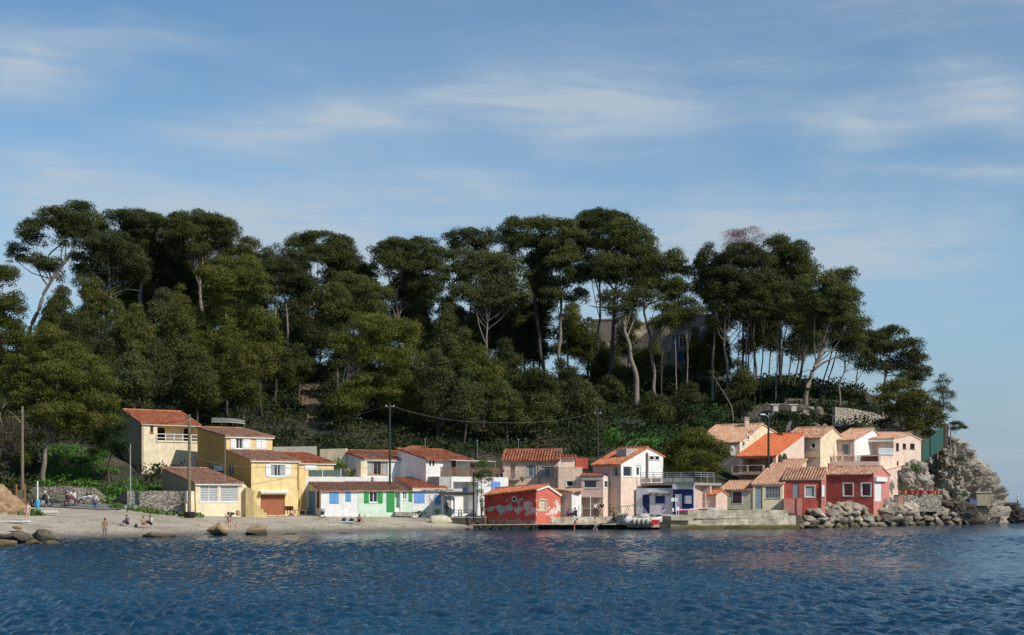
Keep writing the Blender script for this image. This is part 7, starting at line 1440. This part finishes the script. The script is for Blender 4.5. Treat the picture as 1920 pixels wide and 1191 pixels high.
a = G(1246.5, 960, 160.6); mb = MB(); h = empty('flag', a, 'small blue, white and red flag on the front of the lilac boathouse', 'flag'); mb.tube([G(1246, 963, 164), G(1243, 955, 164)], .02, 5); mb.build('pole', M_FRAME, h)
for i, m_ in enumerate((M_NAVY, M_FRAME, flat('red_plastic', (.50, .01, .03)))): mb = MB(); q = G(1243.5 + i * 1.2, 954.8 + i * 2.6, 163.9); mb.box(q, (.22, .02, .2), ry=.5); mb.build('stripe', m_, h)
# notice board, parasol, containers at the left
h = empty('notice_board', G(39, 950, 144), 'brown wooden posts carrying a dark notice board beside the orange bank', 'notice board')
for x in (30.5, 46.5): mb = MB(); mb.tube([G(x, 952, 144), G(x, 908, 144)], .11, 8); mb.build('post', mk('red_brown_wood', (.28, .12, .05)), h)
mb = MB(); mb.box(G(38.5, 926, 144), (.75, .06, .85)); mb.build('board', flat('board_grey', (.13, .13, .09)), h)
h = empty('folded_parasol', G(70.5, 957, 143), 'folded sky blue beach parasol on a thick white pole', 'parasol'); mb = MB(); mb.tube([G(70.5, 957, 143), G(70.5, 902, 143)], .07, 8); mb.build('pole', M_FRAME, h)
mb = MB(); q = [G(70.5, y, 143) for y in (957, 950, 942, 938, 936.5)]; mb.tube(q, [.08, .2, .25, .25, .2], 12); mb.build('canopy', flat('cyan_canvas', (.05, .38, .62), .8), h)
mb = MB(); c = G(95, 963.5, 139); mb.tube([c + Vector((-.9, 0, .12)), c + Vector((.7, 0, .16))], [.2, .17], 12); o = mb.build('concrete_pipe', M_OFFW, root=True); tag(o, 'short pale concrete pipe lying at the top of the beach', 'pipe')
mb = MB(); c = G(381, 960, 150); 
h = empty('water_jar', G(446.5, 967, 151), 'tan jar by the corner of the louvred annex', 'jar'); mb = MB(); c = G(446.5, 967, 151); mb.tube([c, c + Vector((0, 0, .2)), c + Vector((0, 0, .45)), c + Vector((0, 0, .6))], [.18, .26, .24, .14], 12); mb.build('body', mk('tan_clay', (.45, .30, .15)), h)
# pots with plants by the cliff
pl = ['orange flower pot with tall dry grass, first of the pot row', 'red flower pot right of the orange one', 'red flower pot with green shrub, third in the row', 'red pot with reddish shrub in the middle of the row', 'wide red pot right of the reddish shrub', 'orange pot second from the right end', 'small orange pot at the right end of the row']
for i, (px, w_) in enumerate(((1695, 12), (1708, 9), (1718, 9), (1729, 9), (1744, 13), (1752, 7), (1759, 6))):
    c = G(px, 927, 186.6 if px < 1730 else 188); h = empty('flower_pot', c, pl[i], 'flower pot', 'row of red flower pots'); r = w_ / 2 * 190 / FP; mb = MB(); mb.tube([c, c + Vector((0, 0, .42)), c + Vector((0, 0, .5))], [r * .75, r, r * 1.08], 12); mb.build('pot', flat('red_pot', (.48, .05, .03)) if 'red' in pl[i][:4] or 'wide' in pl[i] else flat('orange_pot', (.55, .17, .05)), h)
    C_, A_ = puff_points([((c.x, c.y, c.z + .8), (r * 1.1, r * 1.1, .5 + .3 * (i in (0, 3))))], 14, 1.2, .4); C_ = C_ - np.array(c); k = len(C_)
    me = tuft_mesh('plant', C_, A_, .3 * (.6 + .8 * rs.rand(k)), .07 * (.6 + .8 * rs.rand(k)), [foliage('dry_shrub', (.05, .06, .02), (.10, .11, .04), (.17, .17, .08)), F_LEAF, F_LEAF, foliage('reddish_leaves', (.12, .04, .03), (.2, .07, .05), (.26, .12, .08)), F_DEAD, F_GREY, F_GREY][i]); o = bpy.data.objects.new('plant', me); COL.objects.link(o); o.parent = h
h = empty('pot_ledge', G(1725, 930, 191), 'rough stone ledge carrying the row of red flower pots', 'ledge'); mb = MB(); A, B = G(1685, 928, 186), G(1765, 928, 187.6); mb.slab([A, B, B + Vector((0, 2.5, 0)), A + Vector((0, 2.5, 0))], (0, 0, -2.2)); mb.build('ledge_wall', M_STONE, h)
h = empty('waterside_fence', G(1680, 945, 184), 'grey railing with pink pillars on the waterside patio right of the red house', 'railing')
A, B = G(1662, 943, 181), G(1708, 936, 187); PF = Plane((A.x, A.y), (B.x, B.y)); zb_ = zat(947, 180); railing(h, [PF.p(0, 0), PF.p(PF.L, 0)], zb_, 1.0, M_GREYM, bars=True, rails=(1.0, .66, .33), pitch=.5, r=.03); mb = MB(); mb.box(PF.p(PF.L * .55, zb_ + .3), (.6, .4, 1.6)); mb.build('pillar', M_SALMON, h); mb = MB(); panel(mb, PF, 0, .8, PF.L, zb_ + .02, .05, 5); mb.build('patio', M_PINKB, h)
mb = MB(); panel(mb, Plane(PF.A + PF.n * 5.1, PF.B + PF.n * 5.1), 0, zb_, PF.L, zb_ + 1.4, 0, .2); mb.build('back_wall', M_SALMON, h)
h = empty('net_fence', G(1750, 850, 198), 'dark green netting fence climbing beside the cliff top', 'fence'); a, b, c, d = G(1728, 833, 196), G(1771, 798, 200), G(1771, 838, 200), G(1729, 868, 196); mb = MB(); mb.slab([a, b, c, d], (.05, .08, 0)); mb.build('net', mk('green_net', (.03, .10, .085), .9, .25, 4), h)
for x, y0, y1, D in ((1729, 832, 868, 195.8), (1745, 818, 858, 197.3), (1771, 795, 842, 199.8)): mb = MB(); mb.tube([G(x, y0, D), G(x, y1, D)], .06, 6); mb.build('post', M_BROWN, h)
mb = MB(); mb.slab([G(1772, 795, 200), G(1779, 797, 200), G(1777, 838, 200), G(1764, 838, 200)], (0, .3, 0)); mb.build('timber_end', mk('rusty_timber', (.11, .07, .05), .9, .3), h)
h = empty('concrete_hut', G(1844, 948, 200), 'small square concrete box with a flat lid at the foot of the cliff', 'concrete hut'); mb = MB(); c = G(1844, 948, 200); mb.box(c + Vector((0, .9, .85)), (1.95, 1.9, 1.75)); mb.build('body', mk('tan_concrete', (.34, .30, .20), stain=.4), h); mb = MB(); mb.box(c + Vector((0, .9, 1.86)), (2.2, 2.2, .22)); mb.build('lid', M_CONC, h)
mb = MB(); c = G(1822, 942, 200); mb.box(c, (1.2, .8, .8), .3); mb.box(c + Vector((0, 0, .45)), (1.3, .9, .08), .3); o = mb.build('cooler_box', flat('dark_blue_plastic', (.05, .08, .16)), root=True); tag(o, 'dark blue box in the shade left of the concrete hut', 'box')
# satellite dish, upstairs details
h = empty('satellite_dish', G(1480, 812, 187), 'large pale satellite dish seen edge on beside the bleached tile roof', 'satellite dish'); mb = MB(); vs = []; fs = []
c = G(1481, 800, 187); ax = Vector((-.93, -.16, .33)).normalized(); s1 = ax.cross(Vector((0, 0, 1))).normalized(); s2 = ax.cross(s1)
for i in range(5):
    for k in range(16): a = k / 16 * 6.283; r = .8 * i / 4; vs.append(c + (s1 * math.cos(a) + s2 * math.sin(a)) * r + ax * (r * r * .25))
for i in range(4):
    for k in range(16): fs.append((i * 16 + k, i * 16 + (k + 1) % 16, (i + 1) * 16 + (k + 1) % 16, (i + 1) * 16 + k))
mb.add(vs, fs); mb.build('dish', M_OFFW, h); mb = MB(); mb.tube([c, G(1482, 818, 187)], .05, 6); mb.build('mount', M_STEEL, h)
# deck stuff by the yellow house
h = empty('stacked_chairs', G(542, 964, 157), 'red brown stacked garden chairs beside the brown garage door', 'chairs'); c = G(542, 964, 156.6)
for i in range(3): mb = MB(); q = c + Vector((i * .28 - .3, 0, 0)); mb.box(q + Vector((0, 0, .42)), (.4, .4, .05)); mb.box(q + Vector((0, .2, .65)), (.4, .04, .45)); [mb.tube([q + Vector((sx, sy, 0)), q + Vector((sx, sy, .42))], .02, 5) for sx in (-.17, .17) for sy in (-.17, .17)]; mb.build('chair', flat('dark_red_plastic', (.16, .03, .025)), h)
h = empty('bench', G(563, 964, 158), 'low wooden bench against the foot of the yellow house', 'bench'); c = G(563, 964, 158); mb = MB(); mb.box(c + Vector((0, 0, .45)), (1.5, .4, .07)); mb.build('seat', M_WOOD, h)
for s in (-.6, .6): mb = MB(); mb.box(c + Vector((s, 0, .2)), (.08, .35, .42)); mb.build('leg', M_WOOD, h)
mb = MB(); c = G(570, 969, 156.8); mb.slab([G(540, 969, 155.6), G(604, 969, 157.6), G(604, 967, 160), G(540, 967, 159)], (0, 0, -.5)); o = mb.build('doorstep_slab', M_OFFW, root=True); tag(o, 'pale paved step joining the yellow house and the white cottage', 'step')
# white boat hoist rope rail etc. by toilets
h = empty('planter', G(1098, 968, 163), 'dark stone planter under the wide window house', 'planter'); mb = MB(); c = G(1108, 969, 164); mb.box(c + Vector((0, 0, .45)), (1.9, .5, .9)); mb.build('box', mk('brown_stone', (.14, .10, .07), .9, .4, 4), h); mb = MB(); mb.box(c + Vector((0, 0, .93)), (2.0, .6, .08)); mb.build('coping', M_CONC, h)

# pebbles and wrack on the shingle
pb = MB(); rp_ = random.Random(77)
for i in range(700):
    px = rp_.uniform(-60, 880); p = profile(px); D = p[1][0] + abs(rp_.gauss(0, 1)) * 7 + .2
    if D > p[3][0] - 1: continue
    x = gx(px, D); s = rp_.uniform(.03, .10) * (1.6 if rp_.random() < .06 else 1); pb.ball((x, D, ground(x, D) + s * .15), (s * rp_.uniform(.8, 1.6), s, s * .6), 6, 4)
o = pb.build('pebbles', mk('pebble', (.34, .29, .22), .9, .5, 2, bump=0), None); tag(o, 'loose grey stones scattered over the shingle beach', 'stones', kind='stuff')
# ---------------------------------------------------------------- people
SKIN = flat('skin', (.42, .22, .15)); SKINP = flat('pale_skin', (.60, .38, .28)); SKINT = flat('tanned_skin', (.30, .13, .07)); HAIR = flat('dark_hair', (.02, .014, .01)); HAIRB = flat('light_brown_hair', (.22, .13, .06))
POSES = {
 'stand': dict(pel=(0, 0, .93), che=(0, -.01, 1.34), nek=(0, 0, 1.48), hed=(0, .02, 1.63), sh=.185, el=[(-.24, -.03, 1.13), (.24, -.03, 1.13)], wr=[(-.25, .06, .88), (.25, .06, .88)], kn=[(-.11, .02, .50), (.12, .03, .50)], an=[(-.12, -.03, .08), (.14, -.02, .08)]),
 'walk': dict(pel=(0, 0, .91), che=(0, .03, 1.32), nek=(0, .05, 1.46), hed=(0, .09, 1.61), sh=.185, el=[(-.24, .14, 1.12), (.24, -.16, 1.12)], wr=[(-.22, .34, .98), (.25, -.2, .88)], kn=[(-.1, .2, .50), (.1, -.02, .48)], an=[(-.1, .28, .08), (.1, -.3, .14)]),
 'lean': dict(pel=(0, 0, .9), che=(0, .14, 1.26), nek=(0, .24, 1.37), hed=(0, .34, 1.48), sh=.18, el=[(-.24, .30, 1.06), (.24, .26, 1.06)], wr=[(-.16, .48, .96), (.16, .46, .92)], kn=[(-.12, .06, .5), (.12, .02, .5)], an=[(-.12, -.02, .08), (.14, -.03, .08)]),
 'sit': dict(pel=(0, 0, .14), che=(0, .04, .52), nek=(0, .10, .66), hed=(0, .16, .80), sh=.18, el=[(-.24, .16, .42), (.24, .16, .42)], wr=[(-.14, .38, .44), (.14, .38, .44)], kn=[(-.14, .40, .44), (.14, .40, .42)], an=[(-.12, .56, .07), (.12, .58, .07)]),
 'ride': dict(pel=(0, 0, .88), che=(0, .12, 1.26), nek=(0, .18, 1.39), hed=(0, .22, 1.54), sh=.19, el=[(-.30, .30, 1.12), (.30, .30, 1.12)], wr=[(-.32, .52, 1.06), (.32, .52, 1.06)], kn=[(-.22, .38, .66), (.22, .38, .66)], an=[(-.2, .2, .25), (.2, .2, .25)])}
def skinned(name, joints, edges, radii, mat, parent, extra=None, root_i=0):
    me = bpy.data.meshes.new(name); me.from_pydata(joints, edges, []); o = bpy.data.objects.new(name, me); COL.objects.link(o)
    m = o.modifiers.new('skin', 'SKIN'); m.use_smooth_shade = True
    for i, r in enumerate(radii): me.skin_vertices[0].data[i].radius = r if isinstance(r, tuple) else (r, r)
    me.skin_vertices[0].data[root_i].use_root = True
    s = o.modifiers.new('sub', 'SUBSURF'); s.levels = 1; s.render_levels = 1
    bpy.context.view_layer.update(); ev = bpy.data.meshes.new_from_object(o.evaluated_get(bpy.context.evaluated_depsgraph_get())); bpy.data.objects.remove(o)
    if extra and extra.v:
        bm = bmesh.new(); bm.from_mesh(ev); k = [bm.verts.new(v) for v in extra.v]
        for f in extra.f:
            try: bm.faces.new([k[i] for i in f])
            except ValueError: pass
        bm.to_mesh(ev); bm.free()
    ev.name = name; ev.materials.clear(); ev.materials.append(mat); ev.shade_smooth(); o = bpy.data.objects.new(name, ev); COL.objects.link(o); o.parent = parent; return o
def person(label, px, py, D, face, pose='stand', skin=SKIN, top=None, sleeve=True, bottom=None, long=True, hair=HAIR, hat=None, scale=1.0, group=None, z=None, shoes=None, rod=False):
    c = G(px, py, D)
    if z is not None: c.z = z
    h = empty('person', c, label, 'person', group, R(face)); h.scale = (scale,) * 3; P = POSES[pose]; V = Vector
    sp = V(P['pel']).lerp(V(P['che']), .5); J = [V(P['pel']), sp, V(P['che']), V(P['nek']), V(P['hed']) + V((0, 0, -.05)), V(P['hed']) + V((0, 0, .08))]; E = [(0, 1), (1, 2), (2, 3), (3, 4), (4, 5)]; Rr = [(.15, .11), (.125, .095), (.16, .11), (.055, .055), (.075, .09), (.075, .088)]
    ex = MB()
    for s in (0, 1):
        sg = -1 if s == 0 else 1; sh = V(P['che']) + V((sg * P['sh'], 0, .08)); k = len(J); el, wr = V(P['el'][s]), V(P['wr'][s]); hd = wr + (wr - el).normalized() * .08
        J += [sh, el, wr, hd]; E += [(2, k), (k, k + 1), (k + 1, k + 2), (k + 2, k + 3)]; Rr += [.058, .043, .030, (.042, .02)]
        d = (wr - el).normalized(); sd = d.cross(V((sg, .2, 0))).normalized()
        for f in range(4): b = hd + sd * (.022 * (f - 1.5)) + d * .01; q = b + d * (.05 + .008 * (f in (1, 2))); e = q + d * .022 + V((-sg * .012, .01, 0)); ex.tube([b, q, e], [.009, .008, .006], 5)
        b = wr + d * .03 + sd * .03; ex.tube([b, b + d * .03 + sd * .03, b + d * .055 + sd * .035], [.011, .009, .007], 5)
        hp = V(P['pel']) + V((sg * .085, 0, -.04)); kn, an = V(P['kn'][s]), V(P['an'][s]); k = len(J); J += [hp, kn, an, an + V((sg * .02, .15, -.045))]; E += [(0, k), (k, k + 1), (k + 1, k + 2), (k + 2, k + 3)]; Rr += [.088, .058, .040, (.040, .028)]
    hd = V(P['hed']); ex.tube([hd + V((0, .085, .02)), hd + V((0, .115, -.015))], [.010, .017], 6)
    for sg in (-1, 1): ex.ball(hd + V((sg * .085, 0, 0)), (.012, .022, .03), 6, 5)
    skinned('body', J, E, Rr, skin, h, ex)
    ey = MB(); [ey.ball(hd + V((sg * .03, .085, .02)), (.012, .008, .009), 6, 4) for sg in (-1, 1)]; ey.box(hd + V((0, .086, -.045)), (.045, .012, .008)); lp('eyes_and_mouth', ey, HAIR, h)
    if hair:
        mb = MB(); mb.ball(hd + V((0, -.02, .045)), (.098, .108, .098), 12, 7); lp('hair', mb, hair, h, True)
    if hat:
        mb = MB(); mb.ball(hd + V((0, -.005, .06)), (.125, .135, .125), 12, 7); lp('helmet' if pose == 'ride' or hat is True else 'hat', mb, hat, h, True)
    if top:
        JJ = [J[0] + V((0, 0, .02)), J[1], J[2], J[2].lerp(J[3], .6)]; EE = [(0, 1), (1, 2), (2, 3)]; RR = [(.165, .125), (.145, .115), (.178, .13), (.07, .07)]
        for s in (0, 1): b = 6 + s * 8; k = len(JJ); JJ += [J[b], J[b].lerp(J[b + 1], .95 if sleeve else .4)] + ([J[b + 1].lerp(J[b + 2], .8)] if sleeve == 'long' else []); EE += [(2, k), (k, k + 1)] + ([(k + 1, k + 2)] if sleeve == 'long' else []); RR += [.072, .062] + ([.045] if sleeve == 'long' else [])
        skinned('shirt', JJ, EE, RR, top, h)
    if bottom:
        JJ = [J[0] + V((0, 0, .05)), J[0]]; EE = [(0, 1)]; RR = [(.158, .118), (.165, .125)]
        for s in (0, 1):
            b = 10 + s * 8; k = len(JJ); e = [J[b + 1], J[b + 1].lerp(J[b + 2], .9)] if long else [J[b].lerp(J[b + 1], .85)]
            JJ += [J[b]] + e; EE += [(1, k)] + [(k + i, k + i + 1) for i in range(len(e))]; RR += [.100] + ([.074, .058] if long else [.082])
        skinned('trousers' if long else 'shorts', JJ, EE, RR, bottom, h)
    if rod: mb = MB(); w_ = V(P['wr'][0]); mb.tube([w_ + V((0, -.2, .1)), w_ + V((-.1, 1.1, -.35))], .012, 5); lp('stick', mb, M_WOOD, h)
    return h
BL, WH, NV, GR, RD, PU, YE, KH, JE = (flat('black_cloth', (.012, .012, .015), .9), flat('white_cloth', (.72, .71, .69), .9), flat('navy_cloth', (.02, .03, .07), .9), flat('grey_cloth', (.16, .17, .19), .9), flat('red_cloth', (.50, .02, .02), .9), flat('purple_cloth', (.16, .09, .22), .9), flat('yellow_cloth', (.50, .42, .12), .9), flat('khaki_cloth', (.45, .38, .22), .9), flat('jeans', (.06, .12, .25), .9))
DR, PK = flat('dark_red_cloth', (.22, .015, .03), .9), flat('pink_cloth', (.62, .30, .30), .9)
person('man in grey shorts with bare tanned back standing at the water edge', 196.5, 1010, 121.5, -150, 'stand', SKINT, None, True, GR, False)
person('person in a pale top and shorts standing by the paddleboard', 52, 976.5, 133, 170, 'stand', SKINP, flat('pale_cloth', (.6, .5, .44), .9), True, flat('pale_cloth', (.6, .5, .44), .9), False, HAIR)
person('person in purple sitting alone on the beach, left of the seated three', 239.5, 984, 134.5, 150, 'sit', SKIN, PU, 'long', NV, True)
person('bare shouldered person sitting in the middle of the seated three', 268, 985, 134, -160, 'sit', SKIN, KH, False, KH, False, HAIRB)
person('person in a white top sitting on the right of the seated three', 283.5, 985, 134, 140, 'sit', SKIN, WH, True, BL, True)
person('woman standing behind the large tan boulder', 431.5, 998, 138.5, 60, 'lean', SKINP, DR, False, None, scale=.95)
person('small child in a pale swimsuit at the water edge between the boulders', 443.5, 1001, 137.5, 180, 'stand', SKINP, PK, False, None, scale=.64)
person('person in dark red crouching on the beach before the cottages', 672, 980, 154, -120, 'sit', SKIN, DR, True, BL, False, scale=1.0)
person('child in pink standing beside the crouching person', 684.5, 986, 151.5, 90, 'stand', SKINP, PK, False, PK, False, HAIRB, scale=.68)
person('person in purple sitting on the quay edge', 1066.5, 969.5, 161.3, 170, 'sit', SKIN, PU, True, NV, True, z=1.4)
person('person in navy leaning forward seated on the quay beside the one in purple', 1080.5, 969.5, 161.3, 120, 'sit', SKIN, NV, 'long', NV, True, z=1.4, scale=1.15)
person('man in a white sleeveless shirt standing on the quay', 1115.5, 969.5, 161.8, 10, 'stand', SKINT, WH, False, NV, True, z=1.4)
person('man in a black shirt and khaki trousers standing on the quay', 1128.5, 969.5, 161.6, 175, 'stand', SKIN, BL, True, KH, True, z=1.4)
person('person crouching between the two standing men on the quay', 1122, 969.5, 162.3, 200, 'sit', SKINP, DR, False, None, True, z=1.4, scale=1.2)
person('bather in red shorts bending forward in the water', 1076.5, 1000, 155.5, -90, 'lean', SKIN, None, True, RD, False, HAIRB, z=-.28)
person('pale bather holding a stick in the water', 1117, 1000, 155.8, 80, 'walk', SKINP, None, True, GR, False, HAIR, z=-.30, rod=True)
person('person in a yellow shirt stepping along the quay ledge', 1151.5, 980, 159.2, 120, 'walk', SKIN, YE, True, NV, True, z=.72)
person('person in olive standing on the quay behind the one in yellow', 1145, 969.5, 161.2, 190, 'stand', SKINT, flat('olive_cloth', (.14, .13, .04), .9), True, NV, False, z=1.4, scale=.8)
person('lone man in white shirt and dark trousers standing on the far rocks', 1908, 950, 207, -100, 'stand', SKIN, WH, 'long', NV, True, hat=M_FRAME, z=zat(951, 207))
person('rider in black with a white cap astride the motorcycle behind the parasol', 80.5, 950, 149.5, -60, 'ride', SKIN, BL, 'long', BL, True, None, M_FRAME, z=2.55)
person('person with white helmet in dark red on the middle motorcycle', 130, 952, 148.5, -20, 'ride', SKIN, DR, 'long', GR, True, None, M_FRAME, z=2.45)
person('rider in black with dark helmet standing left of the one in dark red', 124.5, 949, 151, 120, 'stand', SKIN, BL, 'long', flat('light_trousers', (.4, .38, .36), .9), True, None, M_BLACK, z=2.4)
person('person in a white jacket standing behind the middle motorcycle', 138, 944, 154, 180, 'stand', SKIN, WH, 'long', GR, True, HAIR, z=2.65)
person('person in black standing behind the white motorcycle', 166, 943, 154, 180, 'stand', SKIN, BL, 'long', BL, True, None, z=2.6)
person('person in a white shirt and jeans standing beside the white motorcycle', 178.5, 955, 147.5, -30, 'stand', SKIN, WH, True, JE, True, HAIRB, z=2.3)
# ---------------------------------------------------------------- motorcycles, bicycle, pushchair, bags
def wheel(h, y, r, rim=M_STEEL, w_=.05, spokes=8, name='wheel'):
    mb = MB(); mb.torus((0, y, r), r - w_, w_, 'X', 22, 7); t = lp(name, mb, M_BLACK, h, True); mb = MB(); mb.torus((0, y, r), r - w_ * 1.9, w_ * .3, 'X', 22, 5)
    for k in range(spokes): a = k / spokes * 6.283; mb.tube([(0, y, r), (0, y + math.cos(a) * (r - w_ * 2), r + math.sin(a) * (r - w_ * 2))], .007, 4)
    mb.tube([(-.06, y, r), (.06, y, r)], .04, 8); lp('rim', mb, rim, t); return t
def motorcycle(label, px, py, D, face, body, seatm=M_BLACK, fair=False):
    c = G(px, py, D); h = empty('motorcycle', c, label, 'motorcycle', 'motorcycles parked on the road', R(face)); c.z = ground(c.x, c.y) + .06; h.location = c
    wheel(h, -.70, .32, w_=.07); wheel(h, .72, .32, w_=.06)
    mb = MB(); mb.tube([(0, -.70, .32), (0, -.2, .40), (0, .1, .35), (0, .25, .75)], .035, 6); mb.tube([(0, -.75, .78), (0, -.2, .72), (0, .35, .86)], .035, 6); mb.tube([(0, -.2, .40), (0, -.3, .72)], .03, 6); lp('frame', mb, M_STEEL, h)
    mb = MB(); mb.box((0, .05, .45), (.34, .38, .34)); mb.tube([(-.16, .05, .50), (.16, .05, .50)], .14, 10); lp('engine', mb, M_GREYM, h)
    mb = MB(); mb.ball((0, .14, .86), (.17, .30, .15), 12, 7); lp('fuel_tank', mb, body, h, True)
    mb = MB(); mb.ball((0, -.36, .80), (.14, .40, .07), 12, 6); lp('seat', mb, seatm, h, True)
    mb = MB(); [mb.tube([(s, .72, .32), (s, .42, .98)], .025, 6) for s in (-.08, .08)]; mb.tube([(-.36, .30, 1.08), (-.1, .42, 1.0), (.1, .42, 1.0), (.36, .30, 1.08)], .018, 6); lp('fork_and_handlebar', mb, M_STEEL, h)
    mb = MB(); mb.ball((0, .56, .92), (.09, .08, .10), 8, 6); lp('headlight', mb, M_FRAME, h, True)
    mb = MB(); mb.tube([(.14, .1, .38), (.16, -.2, .28), (.17, -.75, .38)], [.03, .035, .055], 8); lp('exhaust', mb, M_STEEL, h)
    for y in (-.70, .72): mb = MB(); mb.v = []; q = [(0, y + math.cos(a) * .38, .32 + math.sin(a) * .38) for a in np.linspace(.5, 2.5, 8)]; mb.tube(q, .05, 6); lp('mudguard', mb, body, h)
    if fair: mb = MB(); mb.slab([(-.2, .55, .85), (.2, .55, .85), (.14, .50, 1.3), (-.14, .50, 1.3)], (0, .03, 0)); lp('windscreen', mb, mk('perspex', (.35, .42, .44), .15, bump=0), h); [lp('pannier', (lambda m: (m.box((s * .3, -.6, .62), (.2, .5, .36)), m)[1])(MB()), body, h) for s in (-1, 1)]
    return h
motorcycle('black touring motorcycle behind the folded parasol', 80, 953, 148.5, -75, flat('black_paint', (.015, .015, .018), .25), fair=True)
motorcycle('dark red motorcycle in the middle with its rider', 133, 955, 147.8, -25, flat('dark_red_paint', (.18, .01, .02), .25))
motorcycle('white motorcycle standing broadside against the stone wall', 165, 950, 150.5, -88, flat('white_gloss', (.7, .7, .7), .25), seatm=M_FRAME)
h = empty('bicycle', G(245, 956, 149.5), 'white wheeled bicycle leaning by the thin grey pole', 'bicycle', rz=R(-85)); h.location.z = ground(h.location.x, h.location.y) + .02
wheel(h, -.52, .34, M_FRAME, .022, 14); wheel(h, .52, .34, M_FRAME, .022, 14)
mb = MB(); S = [(0, -.52, .34), (0, -.12, .30), (0, -.22, .80), (0, .36, .82), (0, .42, .62)]
for a, b in ((0, 1), (0, 2), (1, 2), (2, 3), (1, 4), (3, 4)): mb.tube([S[a], S[b]], .018, 6)
lp('frame', mb, flat('pale_green_paint', (.35, .5, .35)), h); mb = MB(); mb.tube([(0, .34, .92), (0, .52, .34)], .018, 6); mb.tube([(-.26, .25, .98), (0, .34, .96), (.26, .25, .98)], .014, 6); lp('handlebar', mb, M_STEEL, h); mb = MB(); mb.ball((0, -.26, .90), (.07, .14, .04), 8, 5); lp('saddle', mb, M_BLACK, h)
h = empty('pushchair', G(604, 972, 153.5), 'dark pushchair with a pale cover standing before the white cottage', 'pushchair', rz=R(30))
for x in (-.22, .22):
    for y in (-.28, .3): mb = MB(); mb.torus((x, y, .11), .09, .022, 'X', 14, 6); lp('wheel', mb, M_BLACK, h)
mb = MB()
for x in (-.22, .22): mb.tube([(x, .3, .11), (x, -.1, .55), (x, -.42, 1.05)], .015, 5); mb.tube([(x, -.28, .11), (x, .05, .5)], .015, 5)
mb.tube([(-.22, -.42, 1.05), (.22, -.42, 1.05)], .02, 6); lp('frame', mb, M_STEEL, h)
mb = MB(); mb.slab([(-.2, .2, .42), (.2, .2, .42), (.2, -.12, .45), (-.2, -.12, .45)], (0, 0, -.05)); mb.slab([(-.2, -.12, .45), (.2, -.12, .45), (.2, -.32, .95), (-.2, -.32, .95)], (0, .06, 0)); lp('seat', mb, NV, h); mb = MB(); mb.ball((0, -.2, .85), (.24, .26, .2), 10, 6); lp('hood', mb, flat('lilac_cloth', (.4, .38, .5), .9), h)
for px, w_, m, l in ((645, .5, NV, 'dark beach bag left on the sand, left of two'), (659, .55, BL, 'black beach bag on the sand next to the crouching person'), (255, .3, BL, 'dark bag on the sand between the sitting people')):
    D = 154 if px > 400 else 134; x = gx(px, D); mb = MB(); z = ground(x, D); mb.ball((x, D, z + .15), (w_ / 2, .2, .18), 10, 7); k = [(x - .12, D, z + .3), (x - .08, D, z + .45), (x + .08, D, z + .45), (x + .12, D, z + .3)]; mb.tube(k, .015, 5); o = mb.build('beach_bag', m, root=True); tag(o, l, 'bag')
x, D = gx(652, 153), 152.5; mb = MB(); z = ground(x, D); mb.slab([(x - .7, D - .5, z + .06), (x + .7, D - .5, z + .06), (x + .75, D + .5, z + .16), (x - .65, D + .5, z + .16)], (0, 0, .02)); o = mb.build('towel', flat('blue_white_towel', (.45, .52, .62), .9), root=True); tag(o, 'pale blue towel spread on the beach below the two bags', 'towel')
